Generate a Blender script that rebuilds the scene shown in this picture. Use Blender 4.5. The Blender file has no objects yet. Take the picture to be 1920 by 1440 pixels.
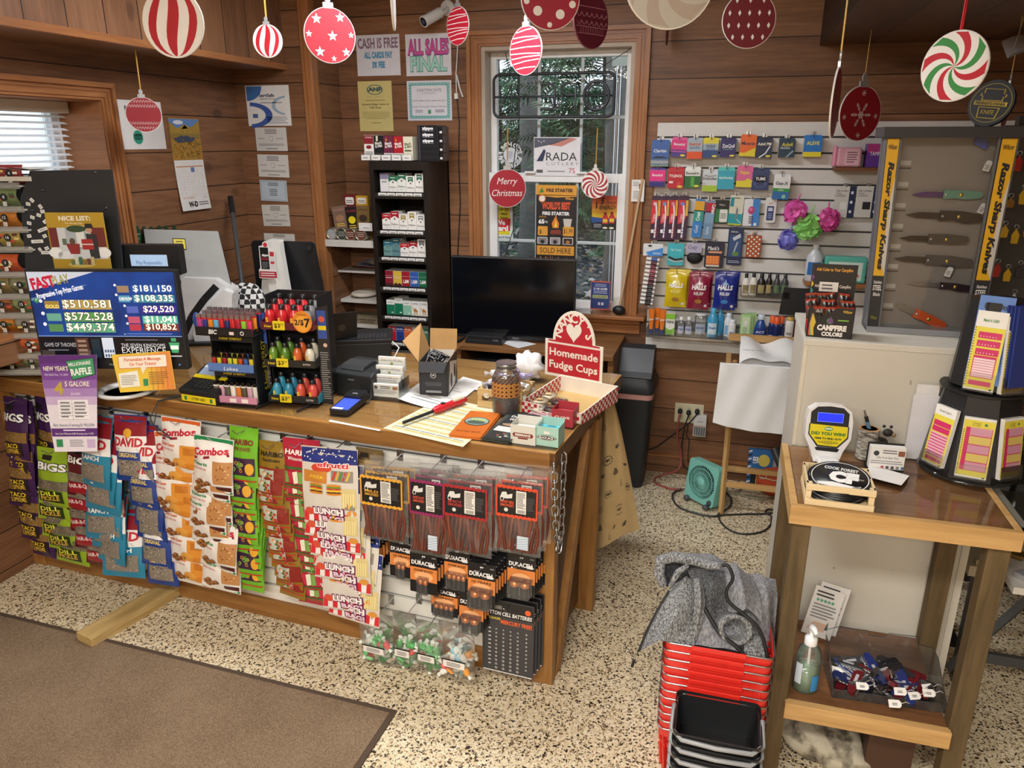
import bpy,math,random
from mathutils import Vector as V3,Matrix,Euler
from math import sin,cos,pi,radians as R_,tan,atan2,sqrt,hypot
random.seed(11)
def dv(n,k,v):setattr(n.inputs[k],'default_value',v)
rg=range
SC=bpy.context.scene
COL=SC.collection
CAM_Z,CAM_PITCH,CAM_YAW,CAM_F=1.92,18.,16.,1402.
cd=bpy.data.cameras.new('camera');cam=bpy.data.objects.new('camera',cd);COL.objects.link(cam)
cam.location=(0,0,CAM_Z);cam.rotation_euler=(R_(90-CAM_PITCH),0,R_(CAM_YAW))
cd.sensor_fit='HORIZONTAL';cd.sensor_width=36;cd.lens=36*CAM_F/1920;cd.clip_start=.02
SC.camera=cam
SC.view_settings.view_transform='Standard';SC.view_settings.look='None'
SC.view_settings.exposure=-.12;SC.view_settings.gamma=1.;SC.view_settings.use_curve_mapping=False
wd=bpy.data.worlds.new('world');SC.world=wd;wd.use_nodes=True
wn=wd.node_tree.nodes;wl=wd.node_tree.links
sky=wn.new('ShaderNodeTexSky');sky.sky_type='HOSEK_WILKIE';sky.turbidity=7;sky.sun_direction=(.3,.2,.5)
wmix=wn.new('ShaderNodeMix');wmix.data_type='RGBA';dv(wmix,0,.75)
dv(wmix,7,(.8,.88,1.,1))
wl.new(sky.outputs[0],wmix.inputs[6]);wl.new(wmix.outputs[2],wn['Background'].inputs[0])
wn['Background'].inputs[1].default_value=2.6
def area(name,loc,sx,sy,power,color=(1,.95,.87),rot=(0,0,0)):
 l=bpy.data.lights.new(name,'AREA');l.shape='RECTANGLE';l.size=sx;l.size_y=sy
 l.energy=power;l.color=color
 o=bpy.data.objects.new(name,l);COL.objects.link(o);o.location=loc;o.rotation_euler=rot
 return o
area('ceiling_lamp',(-.5,-.2,2.72),1.25,.35,95)
area('ceiling_lamp',(.3,-1.7,2.72),1.25,.35,120)
area('ceiling_lamp',(-1.1,2.7,2.74),1.2,.3,46,(.95,.97,1.))
area('ceiling_lamp',(-1.7,-1.5,2.72),1.25,.35,60)
area('ceiling_lamp',(1.9,.2,2.7),1.25,.35,50)
_p,_y=R_(CAM_PITCH),R_(CAM_YAW)
_F=V3((-sin(_y)*cos(_p),cos(_y)*cos(_p),-sin(_p)));_R=V3((cos(_y),sin(_y),0));_U=_R.cross(_F)
def ray(px,py):return _F+_R*((px-960)/CAM_F)+_U*((720-py)/CAM_F)
class Fr:
 def __init__(s,ox=0,oy=0,deg=0):
  s.rz=R_(deg);s.o=V3((ox,oy,0));s.ux=V3((cos(s.rz),sin(s.rz),0));s.uy=V3((-sin(s.rz),cos(s.rz),0))
 def w(s,x,y,z=0):return s.o+s.ux*x+s.uy*y+V3((0,0,z))
 def loc(s,p):q=p-s.o;return q.dot(s.ux),q.dot(s.uy),p.z
 def _h(s,d,n,off):
  c=V3((0,0,CAM_Z));t=(off-(c-s.o).dot(n))/d.dot(n);return s.loc(c+d*t)
 def hit(s,px,py,y):q=s._h(ray(px,py),s.uy,y);return q[0],q[2]
 def side(s,px,py,x):q=s._h(ray(px,py),s.ux,x);return q[1],q[2]
 def top(s,px,py,z):
  d=ray(px,py);c=V3((0,0,CAM_Z));q=s.loc(c+d*((z-CAM_Z)/d.z));return q[0],q[1]
 def bb(s,x0,y0,x1,y1,y):
  mx,my=(x0+x1)/2,(y0+y1)/2
  l,r=s.hit(x0,my,y)[0],s.hit(x1,my,y)[0];t,b=s.hit(mx,y0,y)[1],s.hit(mx,y1,y)[1]
  return(l+r)/2,b,r-l,t-b
WF=Fr()
LF=Fr(0,0,90)
D,XL,YC=4.277,-2.785,3.97
def lin(h):
 h=h.lstrip('#');h=h if len(h)==6 else ''.join(q*2 for q in h);c=[int(h[i:i+2],16)/255 for i in(0,2,4)]
 return tp(x/12.92 if x<=.04045 else((x+.055)/1.055)**2.4 for x in c)
MT=Matrix.Translation;tp=tuple
def MR(deg,ax):return Matrix.Rotation(R_(deg),4,ax)
RN=random.Random
en=enumerate
_mc={}
def nt(name):
 m=bpy.data.materials.new(name);m.use_nodes=True;t=m.node_tree
 return m,t.nodes,t.links,t.nodes['Principled BSDF']
def C(h,rough=.5,metal=0.,emit=0.,alpha=1.,var=.08,scale=18,spec=.5,coat=0.):
 k=(h,rough,metal,emit,alpha,var,scale,spec,coat)
 if k in _mc:return _mc[k]
 m,n,l,b=nt('surface_'+h.lstrip('#'));c=lin(h)
 tx=n.new('ShaderNodeTexCoord');no=n.new('ShaderNodeTexNoise');dv(no,'Scale',scale);dv(no,'Detail',2)
 l.new(tx.outputs['Object'],no.inputs['Vector'])
 mx=n.new('ShaderNodeMix');mx.data_type='RGBA'
 dv(mx,6,(*[x*(1-var)for x in c],1));dv(mx,7,(*[min(1,x*(1+var))for x in c],1))
 l.new(no.outputs['Fac'],mx.inputs[0]);l.new(mx.outputs[2],b.inputs['Base Color'])
 dv(b,'Roughness',rough);dv(b,'Metallic',metal)
 dv(b,'Specular IOR Level',spec);dv(b,'Alpha',alpha);dv(b,'Coat Weight',coat)
 if emit:
  l.new(mx.outputs[2],b.inputs['Emission Color']);dv(b,'Emission Strength',emit)
 _mc[k]=m;return m
def clear(name,tint=(1,1,1),refl=.06,haze=.03,rough=.05,body=(.9,.92,.92)):
 k=('clear',name)
 if k in _mc:return _mc[k]
 m,n,l,b=nt(name);out=n['Material Output']
 tr=n.new('ShaderNodeBsdfTransparent');dv(tr,0,(*tint,1))
 gl=n.new('ShaderNodeBsdfGlossy');dv(gl,'Roughness',rough)
 dv(b,'Base Color',(*body,1))
 tx=n.new('ShaderNodeTexCoord');no=n.new('ShaderNodeTexNoise');dv(no,'Scale',30);l.new(tx.outputs['Object'],no.inputs['Vector'])
 bp=n.new('ShaderNodeBump');dv(bp,'Strength',.05);dv(bp,'Distance',.01)
 l.new(no.outputs['Fac'],bp.inputs['Height']);l.new(bp.outputs['Normal'],gl.inputs['Normal'])
 fr=n.new('ShaderNodeFresnel');dv(fr,0,1.45)
 mu=n.new('ShaderNodeMath');mu.operation='MULTIPLY_ADD';dv(mu,1,.8);dv(mu,2,refl*.3)
 l.new(fr.outputs[0],mu.inputs[0])
 m1=n.new('ShaderNodeMixShader');dv(m1,0,haze);m2=n.new('ShaderNodeMixShader')
 l.new(tr.outputs[0],m1.inputs[1]);l.new(b.outputs[0],m1.inputs[2])
 l.new(mu.outputs[0],m2.inputs[0]);l.new(m1.outputs[0],m2.inputs[1]);l.new(gl.outputs[0],m2.inputs[2]);l.new(m2.outputs[0],out.inputs[0])
 _mc[k]=m;return m
FILM=clear('clear_film',haze=.05,rough=.08)
AC=clear('clear_acrylic',(.97,.98,.98),haze=.02)
GLASS=clear('window_glass',(.97,.99,.98),refl=.03,haze=0.,rough=0.)
def ramp(n,stops):
 r=n.new('ShaderNodeValToRGB');e=r.color_ramp.elements
 while len(e)<len(stops):e.new(.5)
 for i,(p,h)in en(stops):e[i].position=p;e[i].color=(*lin(h),1)
 return r
def noisy(name,sc,stops,rough=.9,bump=0.,det=3):
 m,n,l,b=nt(name);tx=n.new('ShaderNodeTexCoord');mp=n.new('ShaderNodeMapping');dv(mp,'Scale',sc);l.new(tx.outputs['Object'],mp.inputs[0])
 no=n.new('ShaderNodeTexNoise');dv(no,'Scale',1);dv(no,'Detail',det);l.new(mp.outputs[0],no.inputs[0]);r=ramp(n,stops);l.new(no.outputs['Fac'],r.inputs[0]);l.new(r.outputs[0],b.inputs['Base Color']);dv(b,'Roughness',rough)
 if bump:bp=n.new('ShaderNodeBump');dv(bp,'Strength',bump);dv(bp,'Distance',.004);l.new(no.outputs['Fac'],bp.inputs['Height']);l.new(bp.outputs['Normal'],b.inputs['Normal'])
 return m
def smooth(P,k=5):
 P=[V3(p)for p in P];Q=[]
 for i in rg(len(P)-1):
  a,b,c,d=[P[max(0,min(len(P)-1,i+j))]for j in(-1,0,1,2)]
  for s in rg(k):t=s/k;Q.append(.5*((2*b)+(c-a)*t+(2*a-5*b+4*c-d)*t*t+(3*b-a-3*c+d)*t**3))
 return Q+[P[-1]]
def planks(name,across,along,pitch,off,dark,mid,light,rough=.45,groove=.012):
 m,n,l,b=nt(name)
 tx=n.new('ShaderNodeTexCoord');sp=n.new('ShaderNodeSeparateXYZ');l.new(tx.outputs['Object'],sp.inputs[0])
 def math(op,a,bb=None,c=None):
  q=n.new('ShaderNodeMath');q.operation=op
  for i,v in en((a,bb,c)):
   if v is None:continue
   if isinstance(v,(int,float)):dv(q,i,v)
   else:l.new(v,q.inputs[i])
  return q.outputs[0]
 t=math('DIVIDE',math('SUBTRACT',sp.outputs[across],off),pitch)
 fl=math('FLOOR',t);fr=math('FRACT',t)
 wn_=n.new('ShaderNodeTexWhiteNoise');wn_.noise_dimensions='1D';l.new(fl,wn_.inputs['W'])
 cb=n.new('ShaderNodeCombineXYZ')
 sc=[9,9,9];sc[along]=.8
 for i in rg(3):
  v=math('MULTIPLY',sp.outputs[i],sc[i])
  if i==along:v=math('ADD',v,math('MULTIPLY',wn_.outputs[0],37.))
  l.new(v,cb.inputs[i])
 n1=n.new('ShaderNodeTexNoise');dv(n1,'Scale',1.6);dv(n1,'Detail',5);dv(n1,'Distortion',1.2)
 l.new(cb.outputs[0],n1.inputs['Vector'])
 n2=n.new('ShaderNodeTexNoise');dv(n2,'Scale',9);dv(n2,'Detail',3);l.new(cb.outputs[0],n2.inputs['Vector'])
 cb2=n.new('ShaderNodeCombineXYZ');sc2=[4.2,4.2,4.2];sc2[along]=2.6
 for i in rg(3):l.new(math('MULTIPLY',sp.outputs[i],sc2[i]),cb2.inputs[i])
 vo=n.new('ShaderNodeTexVoronoi');dv(vo,'Scale',1.);l.new(cb2.outputs[0],vo.inputs['Vector'])
 knot=n.new('ShaderNodeMapRange');l.new(vo.outputs['Distance'],knot.inputs[0])
 dv(knot,1,.05);dv(knot,2,.14);dv(knot,3,.75);dv(knot,4,0)
 g=math('ADD',math('MULTIPLY',n1.outputs['Fac'],.6),math('MULTIPLY',n2.outputs['Fac'],.4))
 g=math('ADD',g,math('MULTIPLY',math('SUBTRACT',wn_.outputs[0],.5),.22))
 g=math('SUBTRACT',g,math('MULTIPLY',knot.outputs[0],.4))
 rp=ramp(n,[(.22,dark),(.5,mid),(.78,light)]);l.new(g,rp.inputs[0])
 gr=math('LESS_THAN',math('MINIMUM',fr,math('SUBTRACT',1.,fr)),groove)
 mx=n.new('ShaderNodeMix');mx.data_type='RGBA';dv(mx,7,(.012,.007,.004,1))
 l.new(gr,mx.inputs[0]);l.new(rp.outputs[0],mx.inputs[6]);l.new(mx.outputs[2],b.inputs['Base Color'])
 dv(b,'Roughness',rough);dv(b,'Specular IOR Level',.35)
 bp=n.new('ShaderNodeBump');dv(bp,'Strength',.6);dv(bp,'Distance',.004)
 l.new(math('SUBTRACT',math('MULTIPLY',n2.outputs['Fac'],.15),gr),bp.inputs['Height']);l.new(bp.outputs['Normal'],b.inputs['Normal'])
 return m
def grain(name,along,dark,mid,light,rough=.4,sc_=1.,coat=0.):
 m=planks(name,(along+1)%3,along,50.,-25.3,dark,mid,light,rough,0.)
 m.node_tree.nodes['Principled BSDF'].inputs['Coat Weight'].default_value=coat
 return m
W_D,W_M,W_L='#5c402e','#815a3f','#9b7050'
M_WALL=planks('stained_pine_boards',2,0,.182,.045,W_D,W_M,W_L)
M_WALLY=planks('stained_pine_boards_side',2,1,.182,.045,W_D,W_M,W_L)
M_VPL=planks('upright_pine_boards',1,2,.19,.03,'#6b4c38','#8a6247','#a17756')
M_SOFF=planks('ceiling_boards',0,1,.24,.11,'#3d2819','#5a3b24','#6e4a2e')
M_TRIMX=grain('oak_trim_flat',0,'#7d4f30','#a06a41','#b98052',.35)
M_TRIMZ=grain('oak_trim_upright',2,'#7d4f30','#a06a41','#b98052',.35)
M_TRIMY=grain('oak_trim_deep',1,'#7d4f30','#a06a41','#b98052',.35)
_tc={}
def glyphs(s,bd=0.,sr=0.):
 k=(s,bd,sr)
 if k not in _tc:
  cu=bpy.data.curves.new('t','FONT');cu.body=s;cu.size=1;cu.resolution_u=2;cu.offset=bd;cu.shear=sr
  o=bpy.data.objects.new('t',cu);me=bpy.data.meshes.new_from_object(o)
  vs=[(v.co.x,v.co.y)for v in me.vertices];fs=[tp(p.vertices)for p in me.polygons]
  bpy.data.objects.remove(o);bpy.data.meshes.remove(me);bpy.data.curves.remove(cu)
  _tc[k]=(vs,fs)
 return _tc[k]
CAPH=.7
EPS=.0005
def rr(x0,z0,x1,z1,r,n=4):
 p=[]
 for cx,cz,a0 in((x1-r,z1-r,0),(x0+r,z1-r,90),(x0+r,z0+r,180),(x1-r,z0+r,270)):
  for i in rg(n+1):
   a=R_(a0+90*i/n);p.append((cx+r*cos(a),cz+r*sin(a)))
 return p
def circ(cx,cz,rx,rz=None,n=24,a0=0,a1=360):
 rz=rx if rz is None else rz;full=abs(a1-a0)>=360
 return[(cx+rx*cos(R_(a0+(a1-a0)*i/(n if full else n-1))),cz+rz*sin(R_(a0+(a1-a0)*i/(n if full else n-1))))for i in rg(n)]
class MB:
 def __init__(s,y=0.,surf=None,eps=EPS):
  s.v=[];s.f=[];s.fm=[];s.fs=[];s.mats=[];s.T=Matrix();s.y=y;s.surf=surf;s.eps=eps
 def _m(s,m):
  if isinstance(m,str):m=C(m)
  if m not in s.mats:s.mats.append(m)
  return s.mats.index(m)
 def add(s,vs,fs,m,sm=False):
  b=len(s.v);s.v+=[s.T@V3(p)for p in vs];mi=s._m(m)
  for f in fs:s.f.append(tp(i+b for i in f));s.fm.append(mi);s.fs.append(sm)
  return s
 def at(s,loc=(0,0,0),rot=(0,0,0),sc=1.):
  s.T=MT(loc)@Euler([R_(a)for a in rot]).to_matrix().to_4x4()@Matrix.Scale(sc,4);return s
 def K(s,x0,y0,z0,x1,y1,z1,m):
  return s.add([(x0,y0,z0),(x1,y0,z0),(x1,y1,z0),(x0,y1,z0),(x0,y0,z1),(x1,y0,z1),(x1,y1,z1),(x0,y1,z1)],[(0,3,2,1),(4,5,6,7),(0,1,5,4),(1,2,6,5),(2,3,7,6),(3,0,4,7)],m)
 def _y(s,x,z,L):return(s.surf(x,z)if s.surf else s.y)-L*s.eps
 def P(s,pts,m,L=1):
  a=sum(pts[i][0]*pts[(i+1)%len(pts)][1]-pts[(i+1)%len(pts)][0]*pts[i][1]for i in rg(len(pts)))
  if a<0:pts=pts[::-1]
  return s.add([(x,s._y(x,z,L),z)for x,z in pts],[tp(rg(len(pts)))],m)
 def R(s,x0,z0,x1,z1,m,L=1):
  if not s.surf:return s.P([(x0,z0),(x1,z0),(x1,z1),(x0,z1)],m,L)
  n=8;k=8;vs=[];fs=[]
  for j in rg(k+1):
   for i in rg(n+1):
    x,z=x0+(x1-x0)*i/n,z0+(z1-z0)*j/k;vs.append((x,s._y(x,z,L),z))
  for j in rg(k):
   for i in rg(n):a=j*(n+1)+i;fs.append((a,a+1,a+n+2,a+n+1))
  return s.add(vs,fs,m,True)
 def D(s,cx,cz,rx,m,L=1,rz=None,n=20):
  if not s.surf:return s.P(circ(cx,cz,rx,rz,n),m,L)
  rz=rx if rz is None else rz;vs=[(cx,s._y(cx,cz,L),cz)];fs=[]
  for k in(.5,1):vs+=[(x,s._y(x,z,L),z)for x,z in circ(cx,cz,rx*k,rz*k,n)]
  for i in rg(n):
   j=(i+1)%n;fs+=[(0,1+i,1+j),(1+i,1+n+i,1+n+j,1+j)]
  return s.add(vs,fs,m,True)
 def O(s,cx,cz,r0,r1,m,L=1,n=28,k=1.,a0=0,a1=360):
  full=a1-a0>=360;o=circ(cx,cz,r1,r1*k,n,a0,a1);i_=circ(cx,cz,r0,r0*k,n,a0,a1);vs=[(x,s._y(x,z,L),z)for x,z in o+i_]
  return s.add(vs,[(i,(i+1)%n,n+(i+1)%n,n+i)for i in rg(n if full else n-1)],m)
 def S(s,pts,w,m,L=1):
  for(xa,za),(xb,zb)in zip(pts,pts[1:]):
   d=hypot(xb-xa,zb-za)or 1;nx,nz=-(zb-za)/d*w/2,(xb-xa)/d*w/2
   s.P([(xa+nx,za+nz),(xa-nx,za-nz),(xb-nx,zb-nz),(xb+nx,zb+nz)],m,L)
  return s
 def X(s,t,x,z,h,m,L=2,al='c',w=None,bd=0.,sr=0.,rot=0.,maxw=None):
  vs,fs=glyphs(t,bd,sr)
  if not vs:return s
  x0=min(p[0]for p in vs);x1=max(p[0]for p in vs);k=h/CAPH;kx=k if w is None else w/(x1-x0)
  if maxw and(x1-x0)*kx>maxw:kx=maxw/(x1-x0)
  ox={'c':(x0+x1)/2,'l':x0,'r':x1}[al];ca,sa=cos(R_(rot)),sin(R_(rot));o=[]
  for a,b in vs:
   u,v=(a-ox)*kx,b*k
   if al=='c' or rot:v-=0
   X,Z=x+u*ca-v*sa,z+u*sa+v*ca;o.append((X,s._y(X,Z,L),Z))
  fs2=[f[::-1]if kx<0 else f for f in fs]
  return s.add(o,fs2,m)
 def L(s,x0,x1,z0,z1,n,m='#6b6b6b',L=1,fill=.45,seed=1,al='l'):
  r=RN(seed);p=(z1-z0)/n
  for i in rg(n):
   a=x0;b=x1-(x1-x0)*r.choice((0,.05,.1,.25));zz=z1-(i+.5)*p
   if al=='c':d=(x1-b)/2;a,b=a+d,b+d
   s.R(a,zz-p*fill/2,b,zz+p*fill/2,m,L)if not s.surf else s.P([(a,zz-p*fill/2),(b,zz-p*fill/2),(b,zz+p*fill/2),(a,zz+p*fill/2)],m,L)
  return s
 def arctext(s,t,cx,cz,r,a_mid,span,h,m,L=2,bd=0.,flip=False):
  n=len(t)
  for i,ch in en(t):
   f=(i/(n-1)-.5)if n>1 else 0
   a=a_mid-f*span if not flip else a_mid+f*span
   if ch==' ':continue
   s.X(ch,cx+r*cos(R_(a)),cz+r*sin(R_(a)),h,m,L,bd=bd,rot=(a-90)if not flip else a+90)
  return s
 def Z(s,pts,y0,y1,m,ms=None):
  a=sum(pts[i][0]*pts[(i+1)%len(pts)][1]-pts[(i+1)%len(pts)][0]*pts[i][1]for i in rg(len(pts)))
  if a<0:pts=pts[::-1]
  n=len(pts);vs=[(x,y0,z)for x,z in pts]+[(x,y1,z)for x,z in pts]
  s.add(vs,[tp(rg(n)),tp(rg(2*n-1,n-1,-1))],m)
  return s.add(vs,[((i+1)%n,i,n+i,n+(i+1)%n)for i in rg(n)],ms or m)
 def Zz(s,pts,z0,z1,m,mt=None):
  a=sum(pts[i][0]*pts[(i+1)%len(pts)][1]-pts[(i+1)%len(pts)][0]*pts[i][1]for i in rg(len(pts)))
  if a<0:pts=pts[::-1]
  n=len(pts);vs=[(x,y,z0)for x,y in pts]+[(x,y,z1)for x,y in pts]
  s.add(vs,[tp(rg(n-1,-1,-1))]+[(i,(i+1)%n,n+(i+1)%n,n+i)for i in rg(n)],m)
  return s.add(vs,[tp(rg(n,2*n))],mt or m)
 def Zx(s,pts,x0,x1,m):
  a=sum(pts[i][0]*pts[(i+1)%len(pts)][1]-pts[(i+1)%len(pts)][0]*pts[i][1]for i in rg(len(pts)))
  if a<0:pts=pts[::-1]
  n=len(pts);vs=[(x0,y,z)for y,z in pts]+[(x1,y,z)for y,z in pts]
  return s.add(vs,[tp(rg(n-1,-1,-1)),tp(rg(n,2*n))]+[(i,(i+1)%n,n+(i+1)%n,n+i)for i in rg(n)],m)
 def H(s,prof,m,cx=0,cy=0,n=18,sm=True,sx=1,sy=1):
  vs=[];fs=[];k=len(prof)
  for r,z in prof:vs+=[(cx+r*sx*cos(2*pi*i/n),cy+r*sy*sin(2*pi*i/n),z)for i in rg(n)]
  for j in rg(k-1):
   for i in rg(n):a,b=j*n+i,j*n+(i+1)%n;fs.append((a,b,b+n,a+n))
  s.add(vs,fs,m,sm)
  if prof[0][0]>1e-6:s.add(vs[:n],[tp(rg(n-1,-1,-1))],m)
  if prof[-1][0]>1e-6:s.add(vs[-n:],[tp(rg(n))],m)
  return s
 def cyl(s,cx,cy,z0,z1,r,m,n=16):return s.H([(r,z0),(r,z1)],m,cx,cy,n)
 def U(s,pts,r,m,n=6,closed=False,sm=True):
  P=[V3(p)for p in pts];k=len(P);vs=[];fs=[];rs=r if isinstance(r,(list,tp))else[r]*k;prev=None
  for i in rg(k):
   a=P[i-1]if(i>0 or closed)else P[0];b=P[(i+1)%k]if(i<k-1 or closed)else P[-1]
   t=(b-a).normalized()if(b-a).length>1e-9 else V3((0,0,1))
   if prev is None:
    u=t.cross(V3((0,0,1))if abs(t.z)<.9 else V3((1,0,0))).normalized()
   else:
    u=(prev-t*prev.dot(t));u=u.normalized()if u.length>1e-6 else t.orthogonal().normalized()
   prev=u;w=t.cross(u)
   vs+=[tp(P[i]+(u*cos(2*pi*j/n)+w*sin(2*pi*j/n))*rs[i])for j in rg(n)]
  for i in rg(k if closed else k-1):
   for j in rg(n):a,b=i*n+j,i*n+(j+1)%n;c,d=((i+1)%k)*n+(j+1)%n,((i+1)%k)*n+j;fs.append((a,b,c,d))
  s.add(vs,fs,m,sm)
  if not closed:s.add(vs[:n],[tp(rg(n-1,-1,-1))],m);s.add(vs[-n:],[tp(rg(n))],m)
  return s
 def A(s,c,r,m,nu=14,nv=9,k=(1,1,1),f=None):
  vs=[];fs=[]
  for j in rg(nv+1):
   th=pi*j/nv
   for i in rg(nu):
    a=2*pi*i/nu;d=V3((sin(th)*cos(a),sin(th)*sin(a),cos(th)));q=r*(f(d)if f else 1)
    vs.append((c[0]+d.x*q*k[0],c[1]+d.y*q*k[1],c[2]+d.z*q*k[2]))
  for j in rg(nv):
   for i in rg(nu):a,b=j*nu+i,j*nu+(i+1)%nu;fs.append((a,a+nu,b+nu,b))
  return s.add(vs,fs,m,True)
 def G(s,fn,nu,nv,m,sm=True,mf=None):
  vs=[fn(i/nu,j/nv)for j in rg(nv+1)for i in rg(nu+1)]
  if not mf:
   return s.add(vs,[(j*(nu+1)+i,j*(nu+1)+i+1,(j+1)*(nu+1)+i+1,(j+1)*(nu+1)+i)for j in rg(nv)for i in rg(nu)],m,sm)
  b=len(s.v);s.v+=[s.T@V3(p)for p in vs]
  for j in rg(nv):
   for i in rg(nu):
    s.f.append(tp(q+b for q in(j*(nu+1)+i,j*(nu+1)+i+1,(j+1)*(nu+1)+i+1,(j+1)*(nu+1)+i)));s.fm.append(s._m(mf((i+.5)/nu,(j+.5)/nv)));s.fs.append(sm)
  return s
 def B(s,name,parent=None,loc=None,rz=0.,rot=None,bev=0.,seg=2):
  me=bpy.data.meshes.new(name);me.from_pydata([tp(p)for p in s.v],[],s.f)
  for m in s.mats:me.materials.append(m)
  me.polygons.foreach_set('material_index',s.fm);me.polygons.foreach_set('use_smooth',s.fs);me.update()
  o=bpy.data.objects.new(name,me);COL.objects.link(o)
  if parent is not None:o.parent=parent
  if loc is not None:o.location=loc
  o.rotation_euler=rot if rot is not None else(0,0,rz)
  if bev:
   b=o.modifiers.new('edge','BEVEL');b.width=bev;b.segments=seg;b.limit_method='ANGLE';b.angle_limit=R_(50)
  return o
def tag(o,label,cat,group=None,kind=None):
 o['label']=label;o['category']=cat
 if group:o['group']=group
 if kind:o['kind']=kind
 return o
def TH(name,label,cat,loc=(0,0,0),rz=0.,group=None,rot=None):
 o=bpy.data.objects.new(name,None);COL.objects.link(o);o.empty_display_size=.05
 o.location=loc;o.rotation_euler=rot if rot is not None else(0,0,rz)
 return tag(o,label,cat,group)
def one(name,M,label,cat,loc=(0,0,0),rz=0.,group=None,rot=None,bev=0.):
 return tag(M.B(name,None,loc,rz,rot,bev),label,cat,group)
def struct(name,M,label=None,cat=None,bev=0.):
 o=M.B(name,None,None,0,None,bev);o['kind']='structure'
 if label:o['label']=label
 if cat:o['category']=cat
 return o
def cpy(o,loc=None,rot=None,label=None,group=None,parent=None):
 c=o.copy();COL.objects.link(c)
 if parent is not None:c.parent=parent
 if loc is not None:c.location=loc
 if rot is not None:c.rotation_euler=rot
 if label:c['label']=label
 if group:c['group']=group
 for ch in list(o.children):cpy(ch,parent=c)
 return c
ORD=['top','second','third','fourth','fifth','sixth','seventh','eighth','ninth','tenth','eleventh','twelfth','thirteenth','fourteenth','fifteenth','sixteenth']
NTH=['first']+ORD[1:]
WHITE,BLACK,PAPER='#f2f2f0','#15161a','#eceae4'
ST=C('#b9bcbf',.28,1.);DSTEEL=C('#4b4d50',.4,.9);BK=C('#191a1d',.45)
# the room
def terrazzo():
 m,n,l,b=nt('speckled_floor');tx=n.new('ShaderNodeTexCoord')
 def vor(s_,rnd=1.):
  v=n.new('ShaderNodeTexVoronoi');dv(v,'Scale',s_);dv(v,'Randomness',rnd)
  no=n.new('ShaderNodeTexNoise');dv(no,'Scale',s_*.8);l.new(tx.outputs['Object'],no.inputs['Vector'])
  mx=n.new('ShaderNodeMix');mx.data_type='VECTOR';dv(mx,0,.012)
  l.new(tx.outputs['Object'],mx.inputs[4]);l.new(no.outputs['Color'],mx.inputs[5]);l.new(mx.outputs[1],v.inputs['Vector']);return v
 v1=vor(135);v2=vor(210)
 s1=n.new('ShaderNodeSeparateColor');l.new(v1.outputs['Color'],s1.inputs[0]);s2=n.new('ShaderNodeSeparateColor');l.new(v2.outputs['Color'],s2.inputs[0])
 r1=ramp(n,[(0.,'#3a332b'),(.06,'#3a332b'),(.061,'#8d785c'),(.13,'#a8926f'),(.131,'#d4c4a2'),(.55,'#dfd1b2'),(.8,'#e8dcc2'),(1.,'#cebb96')]);r1.color_ramp.interpolation='CONSTANT'
 r2=ramp(n,[(0.,'#2a2521'),(.085,'#2a2521'),(.086,'#937f66'),(.15,'#937f66'),(.151,'#ffffff'),(1,'#ffffff')]);r2.color_ramp.interpolation='CONSTANT'
 l.new(s1.outputs[0],r1.inputs[0]);l.new(s2.outputs[1],r2.inputs[0])
 mx=n.new('ShaderNodeMix');mx.data_type='RGBA';mx.blend_type='MULTIPLY';dv(mx,0,1);l.new(r1.outputs[0],mx.inputs[6]);l.new(r2.outputs[0],mx.inputs[7])
 l.new(mx.outputs[2],b.inputs['Base Color']);dv(b,'Roughness',.32);return m
M=MB().K(-3.3,-3.2,-.1,4.2,4.6,0,terrazzo());struct('floor',M)
M_CEIL=C('#cfc6b8',.8)
M=MB().K(-3.3,-3.2,2.8,4.2,4.6,2.9,M_CEIL);struct('ceiling',M)
WX0,WX1,WZ0,WZ1=-1.405,-.552,.965,2.415
M=MB()
for x0,x1,z0,z1 in((-3.3,WX0,0,2.8),(WX1,4.2,0,2.8),(WX0,WX1,0,WZ0),(WX0,WX1,WZ1,2.8)):M.K(x0,D,z0,x1,D+.16,z1,M_WALL)
struct('wall_back',M)
XC=-2.285
M=MB().K(-3.3,YC,0,XC-.05,D,2.8,M_WALL);struct('wall_back_left',M)
M=MB().K(XC-.05,YC+.02,0,XC,D,2.8,M_WALLY);struct('wall_niche_side',M)
M=MB().K(XC-.055,YC-.012,0,XC+.012,YC+.05,2.8,M_TRIMZ).K(XC-.03,YC-.02,0,XC+.012,YC-.012,2.8,M_TRIMZ);struct('trim_1',M,bev=.004)
LY0,LY1,LZ0,LZ1=1.78,2.955,1.15,2.095
M=MB()
for y0,y1,z0,z1 in((LY1,YC,0,2.8),(2.46,LY1,0,LZ0),(LY0,2.46,1.05,LZ0),(LY0,LY1,LZ1,2.8),(1.2,LY0,1.05,2.8)):M.K(XL-.3,y0,z0,XL,y1,z1,M_WALLY)
struct('wall_left',M)
M=MB().K(-3.3,-3.2,0,-3.06,2.46,1.05,M_WALLY).K(-3.3,-3.2,1.05,-3.06,1.2,2.8,M_WALLY);struct('wall_left_front',M)
M=MB().K(3.6,-3.2,0,3.75,4.3,2.8,C('#8b6a4c',.7));struct('wall_right',M)
M=MB().K(-3.3,-3.2,0,4.2,-3.05,2.8,C('#a38a70',.7));struct('wall_front',M)
M=MB().K(-3.06,-1.,2.31,-2.447,YC,2.8,M_VPL)
M.K(-2.475,-1.,2.296,-2.44,YC,2.325,M_TRIMY).K(-3.06,-1.,2.3,-2.46,YC,2.312,M_WALLY);struct('wall_soffit_left',M)
M=MB().K(.349,-1.,2.368,3.6,D,2.8,M_SOFF);struct('ceiling_soffit',M)
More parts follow.
